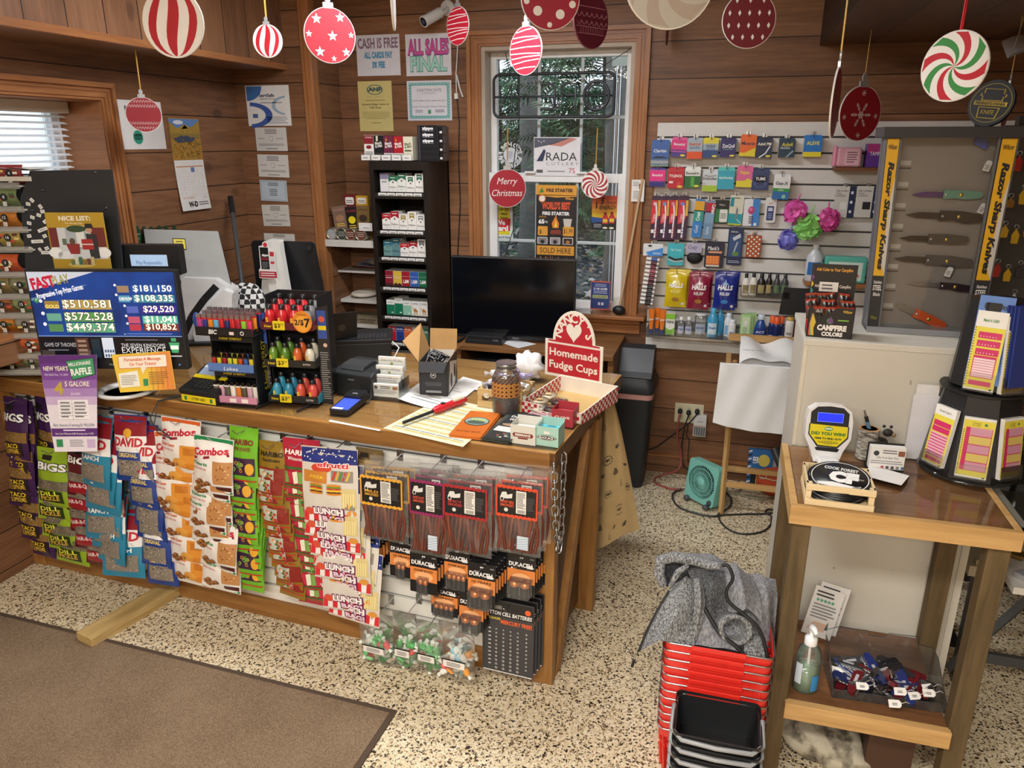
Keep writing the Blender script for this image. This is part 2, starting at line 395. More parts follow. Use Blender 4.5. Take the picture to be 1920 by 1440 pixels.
M=MB().K(-1.6,D-.016,0,3.6,D,.105,M_WALL).K(-1.6,D-.02,.105,3.6,D,.118,M_TRIMX);struct('baseboard_back',M)
def casing(M,x0,x1,z0,z1,w,y,mx,mz,bottom=False):
 for k,(a,b,t)in en(((0,1,.012),(0.,.28,.026),(.62,.84,.019),(.4,.5,.016))):
  ia,ib=w*(1-b),w*(1-a)
  def bar(p):M.Z(p,y-t,y,mz)
  M.Z([(x0-ib,z1+ib),(x1+ib,z1+ib),(x1+ia,z1+ia),(x0-ia,z1+ia)],y-t,y,mx)
  for sx,xe in((-1,x0),(1,x1)):
   M.Z([(xe+sx*ia,z0),(xe+sx*ib,z0),(xe+sx*ib,z1+ib),(xe+sx*ia,z1+ia)],y-t,y,mz)
wt=TH('window_1','double hung white window with oak casing in the back wall','window',(0,0,0));wt['kind']='structure'
M=MB();casing(M,WX0,WX1,WZ0,WZ1,.078,D,M_TRIMX,M_TRIMZ);M.B('casing',wt)
M=MB();g_='#b9aa98'
J=.022
M.K(WX0,D,WZ0,WX0+J,D+.16,WZ1,g_).K(WX1-J,D,WZ0,WX1,D+.16,WZ1,g_).K(WX0+J,D,WZ1-J,WX1-J,D+.16,WZ1,g_).B('jamb_liner',wt)
M=MB().K(WX0-.13,D-.085,WZ0-.022,WX1+.13,D+.15,WZ0+.002,M_TRIMX);M.B('window_sill',wt,bev=.006)
M=MB().Zx([(D,WZ0-.022),(D-.06,WZ0-.022),(D-.045,WZ0-.05),(D-.03,WZ0-.06),(D-.022,WZ0-.11),(D,WZ0-.12)],WX0-.1,WX1+.1,M_TRIMX);M.B('apron',wt)
SW=C('#eef0f1',.35);ZM=1.7
def sash(name,z0,z1,y,b,nx,nz):
 M=MB();x0,x1=WX0+J,WX1-J
 M.K(x0,y,z0,x0+b,y+.04,z1,SW).K(x1-b,y,z0,x1,y+.04,z1,SW).K(x0+b,y,z0,x1-b,y+.04,z0+b,SW).K(x0+b,y,z1-b,x1-b,y+.04,z1,SW)
 for i in rg(1,nx):xx=x0+b+(x1-x0-2*b)*i/nx;M.K(xx-.009,y+.018,z0+b,xx+.009,y+.026,z1-b,C('#c3cdd2',.4))
 for i in rg(1,nz):zz=z0+b+(z1-z0-2*b)*i/nz;M.K(x0+b,y+.018,zz-.009,x1-b,y+.026,zz+.009,C('#c3cdd2',.4))
 o=M.B(name,wt,bev=.003);g=MB();g.K(x0+b,y+.028,z0+b,x1-b,y+.032,z1-b,GLASS);g.B('pane',o)
sash('lower_sash',WZ0,ZM+.045,D+.055,.05,3,2)
sash('upper_sash',ZM,WZ1-J,D+.105,.035,3,2)
M=MB().K(-1.16,D+.03,ZM+.045,-1.1,D+.06,ZM+.055,SW).K(-.86,D+.03,ZM+.045,-.8,D+.06,ZM+.055,SW);M.B('sash_lock',wt)
wt2=TH('window_2','small deep set window with oak casing in the left wall','window',(0,0,0));wt2['kind']='structure'
M=MB();casing(M,LY0,LY1,LZ0,LZ1,.075,0,M_TRIMX,M_TRIMZ)
o=M.B('casing',wt2,loc=(XL,0,0),rz=R_(90))
M=MB().K(XL-.24,LY1-.004,LZ0,XL,LY1+.004,LZ1,M_TRIMX).K(XL-.24,LY0,LZ1-.004,XL,LY1,LZ1+.004,M_TRIMY).K(XL-.24,LY0,LZ0,XL,LY1,LZ0+.02,M_TRIMY);M.B('reveal',wt2)
M=MB();x=XL-.26
for y0,y1,z0,z1 in((LY0,LY1,LZ0,LZ0+.05),(LY0,LY1,LZ1-.05,LZ1),(LY0,LY0+.05,LZ0+.05,LZ1-.05),(LY1-.05,LY1,LZ0+.05,LZ1-.05),(2.35,2.39,LZ0+.05,LZ1-.05)):M.K(x-.02,y0,z0,x+.02,y1,z1,SW)
o=M.B('sash',wt2);g=MB();g.K(x-.004,LY0+.05,LZ0+.05,x,LY1-.05,LZ1-.05,GLASS);g.B('pane',o)
bl=TH('window_blind','white slatted mini blind lowered over the left wall window','blind',(XL-.19,LY0,LZ0))
BW,BH=LY1-LY0,LZ1-LZ0
M=MB().K(-.025,0.,BH-.055,.03,BW-.02,BH-.004,'#d8d2c6');M.B('headrail',bl,bev=.004)
M=MB();k=0
while k*.0275<BH-.1:
 z=BH-.07-k*.0275;M.at((0,0,z),(0,20,0)).K(-.0125,0.,0,.0125,BW-.025,.0015,C('#eef1f4',.4));k+=1
M.at().B('slats',bl)
M=MB()
for yy in(.1,.6,1.02):M.K(.012,yy,.02,.0135,yy+.002,BH-.05,WHITE)
M.B('ladder_cord',bl)
rug=MB();fr=WF.top
A,B=WF.top(0,1150,0.),WF.top(745,1335,0.)
dx,dy=B[0]-A[0],B[1]-A[1];ln=hypot(dx,dy);ux,uy=dx/ln,dy/ln
P0=(B[0]-ux*2.1,B[1]-uy*2.1)
def rug_mat():
 m,n,l,b=nt('brown_carpet');tx=n.new('ShaderNodeTexCoord');no=n.new('ShaderNodeTexNoise');dv(no,'Scale',260);dv(no,'Detail',3)
 l.new(tx.outputs['Object'],no.inputs['Vector']);n2=n.new('ShaderNodeTexNoise');dv(n2,'Scale',3);l.new(tx.outputs['Object'],n2.inputs['Vector'])
 ad=n.new('ShaderNodeMath');ad.operation='MULTIPLY_ADD';dv(ad,1,.35);l.new(n2.outputs['Fac'],ad.inputs[0]);l.new(no.outputs['Fac'],ad.inputs[2])
 r=ramp(n,[(.4,'#5b4a3b'),(.68,'#7d6a55'),(.95,'#998671')]);l.new(ad.outputs[0],r.inputs[0]);l.new(r.outputs[0],b.inputs['Base Color'])
 dv(b,'Roughness',.95);dv(b,'Specular IOR Level',.1)
 bp=n.new('ShaderNodeBump');dv(bp,'Strength',.7);dv(bp,'Distance',.003);l.new(no.outputs['Fac'],bp.inputs['Height']);l.new(bp.outputs['Normal'],b.inputs['Normal']);return m
th=TH('floor_mat','large brown carpet mat lying on the speckled floor','mat',(B[0],B[1],0),atan2(uy,ux))
M=MB().K(-2.05,-1.7,.001,-.02,-.02,.009,rug_mat());M.B('carpet',th)
M=MB();e_=C('#4c3d30',.8);M.K(-2.05,-.02,.001,0,0,.007,e_).K(-.02,-1.7,.001,0,-.02,.007,e_).B('rubber_edge',th)
def ground_mat():
 m,n,l,b=nt('leaf_litter');tx=n.new('ShaderNodeTexCoord');v=n.new('ShaderNodeTexVoronoi');dv(v,'Scale',24);l.new(tx.outputs['Object'],v.inputs['Vector'])
 no=n.new('ShaderNodeTexNoise');dv(no,'Scale',3);l.new(tx.outputs['Object'],no.inputs['Vector'])
 s1=n.new('ShaderNodeSeparateColor');l.new(v.outputs['Color'],s1.inputs[0]);r=ramp(n,[(0,'#3b3f45'),(.5,'#666a6e'),(.75,'#8b8578'),(.9,'#a28d76'),(1,'#d8d3cc')])
 l.new(s1.outputs[0],r.inputs[0]);l.new(r.outputs[0],b.inputs['Base Color']);dv(b,'Roughness',.9);return m
def bank(x,y):return .05+.27*max(0,y-4.8)+.09*sin(x*2.1+y)+.05*sin(x*5+y*3)
M=MB().G(lambda u,v:(-6+9*u,4.6+8*v,bank(-6+9*u,4.6+8*v)),40,36,ground_mat());struct('ground_bank',M)
M=MB();r=RN(4)
lv=[C(h,.7)for h in('#c9b8a4','#a9876a','#8f6f56','#dcd6cc','#7d7468','#b59a7e')]
for i in rg(900):
 x,y=r.uniform(-3.6,.6),4.7+r.random()**1.6*6.5;z=bank(x,y)+.02;s_=r.uniform(.03,.075)*(1 if r.random()<.9 else 1.9)
 M.at((x,y,z),(r.uniform(-60,60),r.uniform(-40,40),r.uniform(0,360)),s_)
 M.add([(0,-1,0),(.35,-.3,.1),(.9,-.2,0),(.4,.2,.1),(.5,.9,0),(0,.5,.1),(-.6,.8,0),(-.4,.1,.1),(-.9,-.3,0),(-.3,-.4,.1)],[tp(rg(10))],r.choice(lv))
M.at();tag(M.B('fallen_leaves'),'dry brown leaves scattered on the bank outside the window','leaves',None,'stuff')
BARK=C('#6d6c69',.9,scale=40,var=.35);NEED=[C(h,.7,var=.3)for h in('#3c5e47','#53795a','#2f4d37','#6f946d','#426752')]
def tree(x,y,h,rad,r0,r1,spread,label,seed,dens=260,big=1.):
 r=RN(seed);z=bank(x,y)-.1;t=TH('pine_tree',label,'tree',(x,y,z),0,'trees outside the window')
 M=MB().U([(.03*sin(k*1.7),.02*cos(k),h*k/8)for k in rg(9)],[rad*(1-.07*k)for k in rg(9)],BARK,10);M.B('trunk',t)
 M=MB()
 for i in rg(dens):
  zz=r.uniform(r0,r1);a=r.uniform(0,360);d=spread*(.15+.85*r.random())*(1.15-.5*zz/h);s_=r.uniform(.1,.24)*big
  M.at((d*cos(R_(a)),d*sin(R_(a)),zz-.25*d),(r.uniform(-35,35),r.uniform(-10,35),a),s_)
  vs=[(0,0,0)];fs=[];m=r.choice(NEED)
  for q in rg(7):
   c=len(vs);xx=q/6-.35;w=.55-.06*q
   vs+=[(xx,.03,0),(xx+.28,w,-.1),(xx+.12,.03,0),(xx,-.03,0),(xx+.28,-w,-.1),(xx+.12,-.03,0)];fs+=[(c,c+1,c+2),(c+3,c+5,c+4)]
  M.add(vs,fs,m)
 M.at().B('foliage',t)
tree(-.98,6.6,6,.1,1.2,4.,1.,'grey trunked pine closest to the window',1)
tree(-.62,7.9,7,.13,.9,4.,1.2,'pine seen through the right upper panes of the window',2)
tree(-2.,7.6,7,.12,.3,4.,1.3,'bushy pine seen through the left upper panes of the window',3,420)
tree(-1.5,9.6,8,.15,0.,4.5,1.7,'dark pine behind the middle panes of the window',5,900,1.9)
tree(-3.,9.4,8,.15,0.,4.5,1.8,'dark pine farthest left outside the window',6,900,1.9)
tree(-.1,10.2,8,.15,0.,4.5,1.8,'dark pine farthest right outside the window',7,900,1.9)
tree(-1.7,11.6,9,.17,0.,5.5,3.,'broad dark pine at the back of the wood',8,1500,2.4)
tree(-4.6,7.,8,.15,0.,4.5,1.8,'pine outside the left wall window',9,300)
cn=MB();cn.Zx([(5.2,2.62),(5.2,2.5),(5.9,2.72),(5.9,2.78)],-.82,.3,C('#e8f0ea',.5));cn.Zx([(5.2,2.5),(5.2,2.38),(5.22,2.38),(5.22,2.5)],-.82,.3,C('#d9e6dd',.5))
cnt=TH('patio_canopy','white canopy corner outside the top right window panes','canopy',(0,0,0));cn.B('cloth',cnt)
M=MB().U([(-.78,5.25,bank(-.78,5.25)-.05),(-.78,5.25,2.45)],.018,ST);M.B('pole',cnt)
# the sales counter
CF=Fr(-.49,2.23,-3.2);ZT=.945
W2D,W2M,W2L='#6e4a26','#95692f','#b5873f'
M_CTX=grain('honey_oak_flat',0,'#7a5028','#a97838','#c7954c',.3);M_CTZ=grain('honey_oak_upright',2,'#6d4a26','#916634','#ab7d43',.4)
M_CTOP=grain('glazed_oak_top',0,'#9a6c36','#c79450','#dfb26c',.22,coat=.6)
M_CFX=grain('counter_edge',0,'#5f3e1f','#8a5f30','#a37642',.4)
M_CSY=grain('counter_side',1,'#4d3520','#6d4d2e','#84613c',.5)
ct=TH('sales_counter','long honey coloured wooden sales counter with white slatted front','counter',CF.w(0,0),CF.rz)
yb=.93
M=MB().Zz([(-2.62,0.),(0.,0.),(.035,yb),(-2.3,yb),(-2.3,.36)],ZT-.03,ZT-.004,M_CTOP);M.B('wooden_top',ct)
M=MB().Zz([(-2.3,.004),(-.004,.004),(.031,yb-.004),(-2.3,yb-.004)],ZT-.004,ZT,clear('counter_glass',(.97,.98,.96),haze=.02,rough=.03));M.B('glass_top',ct)
M=MB().K(-2.62,-.004,ZT-.068,0.,.022,ZT-.008,M_CFX).Zz([(0.,-.004),(.035,yb),(.015,yb),(-.022,-.004)],ZT-.068,ZT-.008,M_CSY);M.B('edge_band',ct,bev=.003)
for nm,x0,x1,y0,y1 in(('corner_post',-.085,0.,.012,.06),('corner_post',-2.575,-2.5,.012,.06),('back_post',-.055,.035,.51,.56),('back_post',-2.3,-2.22,.51,.56)):
 M=MB().K(x0,y0,0,x1,y1,ZT-.068,M_CTZ);M.B(nm,ct,bev=.003)
M=MB().K(-2.5,.02,0.,-.085,.05,.085,M_CFX);M.B('base_board',ct,bev=.003)
M=MB();sl=C('#e9e7e0',.5);gr=C('#55565a',.5);zz=.085;PIT=.0765
M.K(-2.5,.055,.085,-.085,.065,ZT-.068,sl)
while zz<ZT-.08:
 z1=min(zz+PIT-.012,ZT-.068);M.K(-2.5,.038,zz,-.085,.056,z1,sl)
 M.K(-2.5,.05,z1,-.085,.056,z1+.012,gr);zz+=PIT
M.K(-2.5,.026,ZT-.074,-.085,.037,ZT-.066,C('#8e9092',.35,.8))
M.B('slat_panel',ct)
M=MB();M_SIDE=planks('dark_side_boards',2,1,.15,.02,'#402a18','#5d3f26','#755233')
M.Zz([(-.045,.06),(-.03,.51),(-.05,.51),(-.065,.06)],.04,ZT-.068,M_SIDE).B('side_panel',ct)
M=MB()
M.add([(0.,.07,0.),(.005,.115,0.),(.02,.47,ZT-.07),(.02,.41,ZT-.07),(-.028,.07,0.),(-.022,.115,0.),(-.008,.47,ZT-.07),(-.008,.41,ZT-.07)],[(0,1,2,3),(7,6,5,4),(0,3,7,4),(1,5,6,2),(3,2,6,7),(0,4,5,1)],M_CTZ).B('diagonal_brace',ct)
M=MB().K(-.05,.062,0.,-.005,.09,ZT-.068,M_CSY);M.B('side_board',ct)
M=MB().K(-2.5,.53,.1,-.06,.55,ZT-.068,M_SIDE);M.B('back_panel',ct)
def link_pts(L,w):return[(w*cos(R_(a))*(.5),0,(L/2-w/2)*(1 if sin(R_(a))>=0 else-1)+w/2*sin(R_(a)))for a in rg(0,360,30)]
ch=TH('steel_chain','loop of steel chain hanging on the right side of the counter','chain',CF.w(.018,.2,0))
M=MB();P=[]
def cpt(px,py):q=CF.side(px,py,.03);return V3((0,q[0]-.2,q[1]))
path=[cpt(1064,852),cpt(1062,905),cpt(1060,960),cpt(1058,1005),cpt(1054,1030),cpt(1050,1005),cpt(1047,960),cpt(1046,910),cpt(1045,872)]
seg=[];tot=0
for a,b in zip(path,path[1:]):seg.append((a,b,(b-a).length));tot+=(b-a).length
N=int(tot/.031)
def along(d):
 for a,b,l in seg:
  if d<=l:return a+(b-a)*(d/l),(b-a).normalized()
  d-=l
 return path[-1],(path[-1]-path[-2]).normalized()
for i in rg(N):
 p,t=along((i+.5)*tot/N);rot=t.to_track_quat('Z','Y').to_matrix().to_4x4()
 M.T=MT(p)@rot@MR(90*(i%2)+20,'Z');M.U(link_pts(.042,.022),.0032,ST,6,True)
M.T=Matrix();M.B('links',ch,rz=CF.rz)
def towel():
 M=MB();col=C('#b99f70',.9);ink=C('#2d2b25',.9);yl=.7
 P=lambda px,py:CF.hit(px,py,yl)
 T0,T1,B0,B1=P(1120,742),P(1145,742),P(1108,1035),P(1200,990)
 def s(u,v):
  w=v**.8;L=(T0[0]+(B0[0]-T0[0])*v,T0[1]+(B0[1]-T0[1])*v);Rr=(T1[0]+(B1[0]-T1[0])*w,T1[1]+(B1[1]-T1[1])*v)
  return(L[0]+(Rr[0]-L[0])*u,yl+.02*sin(u*9+v*2)*(1-.4*v),L[1]+(Rr[1]-L[1])*u)
 M.G(s,14,18,col).G(lambda u,v:tp(V3(s(u,v))+V3((0,.004,0))),14,18,col)
 def q(u,v,du,dv):
  a=V3(s(u,v));return tp(a+(V3(s(min(1,u+.02),v))-a).normalized()*du+(V3(s(u,max(0,v-.02)))-a).normalized()*dv+V3((0,-.002,0)))
 def pr(u,v,pts):M.add([q(u,v,a*.001,b*.001)for a,b in pts],[tp(rg(len(pts)))],ink)
 def bee(u,v,k=1,r=0):
  c,d=cos(r),sin(r);f=lambda pts:[((a*c-b*d)*k,(a*d+b*c)*k)for a,b in pts]
  pr(u,v,f(circ(0,0,4,9,8)));pr(u,v,f(circ(10,5,8,3,8)));pr(u,v,f(circ(-10,5,8,3,8)));pr(u,v,f(circ(9,-2,6,2.4,8)));pr(u,v,f(circ(-9,-2,6,2.4,8)))
 def wreath(u,v,r=18):
  for a in rg(0,360,30):pr(u,v,[(r*cos(R_(a))+x,r*sin(R_(a))+y)for x,y in circ(0,0,4.5,2.5,6)])
  bee(u,v,.7)
 def hexa(u,v,r=17):
  for a in rg(0,360,60):
   p0=(r*cos(R_(a)),r*sin(R_(a)));p1=(r*cos(R_(a+60)),r*sin(R_(a+60)));pr(u,v,[p0,p1,(p1[0]*.88,p1[1]*.88),(p0[0]*.88,p0[1]*.88)])
  bee(u,v,.7)
 def hive(u,v):
  for k in rg(5):pr(u,v,[(-13+abs(k-1)*2,-14+k*6),(13-abs(k-1)*2,-14+k*6),(12-abs(k-1)*2.4,-10+k*6),(-12+abs(k-1)*2.4,-10+k*6)])
 def sprig(u,v):
  for k in rg(6):pr(u,v,[(0,-16+k*6),(9-k,-12+k*6),(1,-13+k*6)]);pr(u,v,[(0,-14+k*6),(-9+k,-10+k*6),(-1,-11+k*6)])
 def flower(u,v):
  for a in rg(0,360,36):pr(u,v,[(4*cos(R_(a)),4*sin(R_(a))),(15*cos(R_(a-7)),15*sin(R_(a-7))),(15*cos(R_(a+7)),15*sin(R_(a+7)))])
 wreath(.45,.42,20);wreath(.62,.8,22);hexa(.42,.65,18);hexa(.88,.66,18);bee(.28,.52,.9,.5);bee(.72,.36,1,.2);bee(.7,.92,1,.6);hive(.62,.52);hive(.2,.86);sprig(.16,.62);sprig(.72,.62);flower(.2,.74);flower(.4,.2);sprig(.4,.95);bee(.9,.5,.8);bee(.5,.9,.6,1)
 o=M.B('bee_print_towel');o.location=CF.w(0,0);o.rotation_euler=(0,0,CF.rz)
 tag(o,'tan cotton towel printed with black bees and hives, hanging at the counter end','towel')
towel()
a=WF.top(135,1200,.045);b=WF.top(300,1105,.045);L=hypot(b[0]-a[0],b[1]-a[1])
M=MB().K(0,-.048,0.,L+.04,.048,.045,grain('worn_pine',0,'#6b5836','#b0945e','#d0b680',.7))
one('timber_block',M,'short worn plank of timber lying on the floor against the counter base','timber',(a[0]+.02,a[1]+.035,0.),atan2(b[1]-a[1],b[0]-a[0]),bev=.003)
# bags on the counter front
def pouch(w,h,t,base,draw=None,top=.1,gloss=.25,back=None,ns=3):
 rnd=RN(hash((w,h,base))&255);ph=rnd.random()*6
 def sf(x,z):
  u=max(-1,min(1,2*x/w));v=max(0,min(1,z/h));b=max(0,min(1,(v-.05)/(.95-top)))
  return-t*(max(0,1-abs(u)**2.6))*(max(0,sin(pi*b))**.55)-.0025*sin(7*u+ph+9*v)*sin(pi*v)-.001
 M=MB(surf=sf,eps=.0009);m=base if not isinstance(base,str)else C(base,gloss,coat=.3)
 g=lambda k:(lambda u,v:((u-.5)*w*(1-.05*sin(pi*v)),sf((u-.5)*w,v*h)*k,v*h))
 M.G(g(1),10,14,m).G(lambda u,v:g(-.6)(1-u,v),10,8,m)
 if draw:draw(M,w,h)
 return M
def G(h,r=.3):return C(h,r,coat=.3)
def seeds(M,x0,z0,x1,z1,base='#6b5d4c',cols=('#3c342c','#a3937b','#85755f'),n=46,seed=3,ln=.01,L=2):
 r=RN(seed);M.R(x0,z0,x1,z1,G(base),L)
 for i in rg(n):
  x,z,a=r.uniform(x0+ln/2,x1-ln/2),r.uniform(z0+ln/2,z1-ln/2),r.uniform(0,pi);c,s_=cos(a)*ln/2,sin(a)*ln/2
  M.P([(x-c,z-s_),(x-s_*.4,z+c*.4),(x+c,z+s_),(x+s_*.4,z-c*.4)],G(r.choice(cols)),L+1)
def d_bigs(col,col2,flav,win):
 def f(M,w,h):
  M.X('BiGS',0,h*.63,h*.13,'#17171a',2,w=w*.86,bd=.07).X('BiGS',0,h*.635,h*.12,'#f4f4f2',3,w=w*.82,bd=.035)
  seeds(M,-w*.47,h*.29,w*.47,h*.46,win)
  M.R(-w*.42,h*.06,w*.3,h*.28,G(col2),3)
  for i,s_ in en(flav):M.X(s_,-w*.07,h*(.185-.09*i),h*.075,col if i==0 else '#e9c24a',4,w=w*.58,bd=.02,rot=6)
  M.R(-w*.3,h*.8,0.,h*.88,G('#202020'),2)
 return f
def d_david(c2,flav,fc):
 def f(M,w,h):
  M.R(-w/2*.96,h*.7,w/2*.96,h*.985,G('#8d1d2b'),1).R(-w/2*.96,h*.46,w/2*.96,h*.7,G('#f0f0ee'),1).R(-w/2*.96,h*.03,w/2*.96,h*.46,G(c2),1)
  M.D(0,h*.74,w*.12,G('#e3a83b'),3).X('DAVID',0,h*.55,h*.12,'#c01f2e',3,w=w*.8,bd=.04)
  M.X(flav,0,h*.385,h*.062,fc,3,w=w*.55,bd=.03).L(-w*.3,w*.3,h*.47,h*.52,2,'#777777',3)
  seeds(M,-w*.38,h*.09,w*.38,h*.34,'#8a8378',('#3d372f','#cfc6b6','#a89c89'),L=3)
 return f
def d_combos(c2,flav,sub,food):
 def f(M,w,h):
  M.R(-w*.48,h*.9,w*.48,h*.985,G(c2),1).R(-w*.48,h*.01,w*.48,h*.05,G(c2),1)
  M.X('Combos',0,h*.7,h*.12,'#c4122f',3,w=w*.84,bd=.035,rot=7)
  M.S([(-w*.42,h*.6),(-w*.1,h*.64),(w*.42,h*.72)],h*.045,G('#8d1230'),2)
  M.X(flav,-w*.22,h*.5,h*.055,c2,3,w=w*.42,bd=.02).X('BAKED PRETZEL',-w*.22,h*.42,h*.03,'#c4122f',3,w=w*.4)
  if food=='cheese':
   M.R(w*.1,h*.1,w*.47,h*.54,G('#e09438'),2).D(w*.06,h*.2,w*.16,G('#eaa848'),3,rz=h*.1).D(w*.3,h*.14,w*.16,G('#d5862c'),3,rz=h*.06).R(w*.18,h*.36,w*.44,h*.5,G('#c87a2a'),3)
  else:
   M.R(w*.1,h*.18,w*.48,h*.6,G('#c08a54'),2);r=RN(2)
   for i in rg(18):M.D(w*r.uniform(.15,.44),h*r.uniform(.22,.53),w*.02,G(r.choice(('#a9552f','#e1bd84','#8f5a34'))),3,n=6)
   M.R(w*.14,h*.06,w*.47,h*.14,G('#4c1d1a'),3)
  for x,z in((-.33,.15),(-.24,.2),(-.15,.14),(-.05,.17),(-.26,.1)):M.D(w*x,h*z,w*.075,G('#7d4c24'),3,rz=h*.045,n=12);M.D(w*(x-.02),h*(z+.01),w*.04,G('#b9793f'),4,rz=h*.022,n=10)
 return f
def d_haribo(t2,c_t,bot,kind):
 def f(M,w,h):
  M.X('HARIBO',0,h*.72,h*.085,c_t,3,w=w*.78,bd=.035).X(t2,0,h*.62,h*.06,c_t if kind!='w' else '#f6f1ec',3,w=w*.6,bd=.015)
  r=RN(5)
  if kind=='s':
   M.R(-w*.42,h*.2,w*.42,h*.5,G('#3b2140'),2)
   for i in rg(10):M.O(w*r.uniform(-.3,.1),h*r.uniform(.27,.43),h*.018,h*.03,G(r.choice(('#6fae3c','#a7c35b','#8d3c8f','#d39b34'))),4,12)
   M.D(w*.28,h*.32,w*.12,G('#e2a92f'),4,rz=h*.1)
  elif kind=='g':
   M.R(-w*.45,h*.17,w*.45,h*.5,G('#8a2620'),2).R(-w*.4,h*.2,w*.12,h*.46,G('#b9bfae'),3)
   for i in rg(12):M.D(w*r.uniform(-.36,.08),h*r.uniform(.22,.4),w*.05,G(r.choice(('#2f6b34','#b8342c','#d8b13e','#e8e4d6','#d77a2c'))),4,rz=h*.03,n=8)
  else:
   M.R(-w*.46,h*.45,w*.46,h*.5,G('#3f6b34'),2)
   for i in rg(7):M.P([(w*(-.4+.13*i),h*.18),(w*(-.28+.13*i),h*.2),(w*(-.3+.13*i),h*.42),(w*(-.42+.13*i),h*.4)],G(('#7fae57','#c9334a','#e9efd2')[i%3]),3)
   M.R(-w*.46,h*.08,w*.46,h*.16,G('#3f6b34'),2)
  M.R(-w*.46,h*.1,w*.46,h*.125,G('#c3342c'),3)
 return f
def d_lunch(M,w,h):
 r=RN(8)
 M.R(-w*.49,h*.8,w*.49,h*.985,G('#22357f'),1)
 for i in rg(26):M.D(w*r.uniform(-.45,.45),h*r.uniform(.83,.97),w*.013,G('#f2f2f2'),2,n=6)
 M.R(-w*.49,h*.16,w*.49,h*.8,G('#d8d3c8'),1).D(-w*.12,h*.74,w*.18,G('#cf4a33'),2,rz=h*.06)
 M.X('efrutti',w*.08,h*.755,h*.065,'#f7f2ea',3,w=w*.56,bd=.09).X('efrutti',w*.08,h*.757,h*.06,'#d12334',4,w=w*.54,bd=.03)
 M.R(-w*.45,h*.55,-w*.02,h*.7,G('#c9863a'),3).X('PIZZA',-w*.2,h*.61,h*.035,'#f0d23c',4,w=w*.25,bd=.02)
 for cx in(-.22,.1):
  for k,c_ in en(('#d98a2e','#5d3a22','#e9c53a','#c03a2a','#5f8f35','#d98a2e')):M.D(w*cx,h*(.42+.022*k),w*.13,G(c_),3,rz=h*.016,n=14)
 M.R(w*.05,h*.58,w*.42,h*.72,G('#8f8a83'),3)
 for k in rg(5):M.S([(w*(.08+.06*k),h*.6),(w*(.13+.06*k),h*.71)],w*.03,G(('#d6372c','#e7b93a','#4f8d3a')[k%3]),4)
 M.R(w*.22,h*.24,w*.46,h*.5,G('#d9c88d'),3)
 for k in rg(5):M.S([(w*(.25+.04*k),h*.26),(w*(.26+.04*k),h*.44)],w*.02,G('#efe2a0'),4)
 for k in rg(11):
  x0=w*(-.49+.089*k);M.P([(x0,h*.03),(x0+w*.089,h*.03),(x0+w*.11,h*.16),(x0+w*.02,h*.16)]if x0+w*.11<w*.5 else[(x0,h*.03),(w*.49,h*.03),(w*.49,h*.16),(x0+w*.02,h*.16)],G('#d8303a' if k%2==0 else '#f4f1ee'),3)
 M.X('LUNCH',-w*.02,h*.145,h*.085,'#6d1c50',5,w=w*.56,bd=.11).X('LUNCH',-w*.02,h*.15,h*.075,'#f6f2f0',6,w=w*.52,bd=.05)
 M.X('BAG!',w*.05,h*.05,h*.075,'#6d1c50',5,w=w*.42,bd=.11).X('BAG!',w*.05,h*.055,h*.065,'#f0d6e4',6,w=w*.38,bd=.05)
 M.D(-w*.36,h*.17,w*.09,G('#d9553f'),5,rz=h*.05).D(w*.38,h*.18,w*.08,G('#d9953f'),5,rz=h*.04)
def hook(fr,x,y,z,ln,label,up=.02,plate=True):
 t=TH('display_hook',label,'hook',fr.w(x,y,z),fr.rz)
 M=MB().U([(0,0,0),(0,-ln*.8,-.004),(0,-ln,up)],.0022,ST,6);M.B('prong',t)
 if plate:M=MB();M.K(-.012,-.004,-.02,.012,0.,.022,ST).B('back_plate',t)
 return t
def column(name,tops,base,t,draw,what,cat,bots,n_seed=0,ytop=-.02,tilt=10,top=.1,strip=True,hkl=None,grp=None,jig=1.):
 cx,z0,w,h=CF.bb(*tops,ytop-.05);r=RN(n_seed+3);me=None
 rows=[(cx,z0)]+[(CF.hit(px,py,ytop-.05)[0],CF.hit(px,py,ytop-.05)[1])for px,py in bots]
 for i,(x,z)in en(rows):
  lab=f"{what}, {ORD[i]} of its column" if len(rows)>1 else what
  ry=(r.uniform(-3,3))*jig;rot=(R_(-tilt-1.5*(i%2)),R_(ry),CF.rz+R_(r.uniform(-6,6))*jig)
  hh=h*cos(R_(tilt))
  loc=CF.w(x,ytop-h*sin(R_(tilt))-.004*((len(rows)-i)%3),z)
  if me is None:me=one(name,pouch(w,h,t,base,draw,top),lab,cat,loc,0,grp,rot)
  else:cpy(me,loc,rot,lab,grp)
 zt=rows[0][1]+h
 if hkl:hook(CF,cx,.037,zt-.012,.13,hkl)
 return cx,w,h
SEED='seed bags hanging on the counter front'
def lin_bots(x0,y0,x1,y1,n):return[(x0+(x1-x0)*i/(n-1),y0+(y1-y0)*i/(n-1))for i in rg(n)]
column('seed_bag',(-2,752,47,858),'#3d2150',.024,d_bigs('#f2d13a','#26211f',('TACO','SUPREME'),'#8a6a34'),'purple seed bag with taco flavour band','snack bag',[(42,895),(47,926),(45,950),(58,988),(66,1012),(84,1042)],1,grp=SEED,hkl='chrome peg above the purple seed bags')
for i,(a,b)in en(((38,68),(64,95))):
 cx,z0,w,h=CF.bb(a-14,752,b,856,-.03)
 one('seed_bag',pouch(w,h,.016,'#3d2150',d_bigs('#f2d13a','#26211f',('TACO','SUPREME'),'#8a6a34')),('purple seed bag tucked behind the leftmost one','purple seed bag hanging just left of the raffle poster')[i],'snack bag',CF.w(cx,-.03+.02*i,z0),0,SEED,(R_(-5),0,CF.rz-R_(14)))
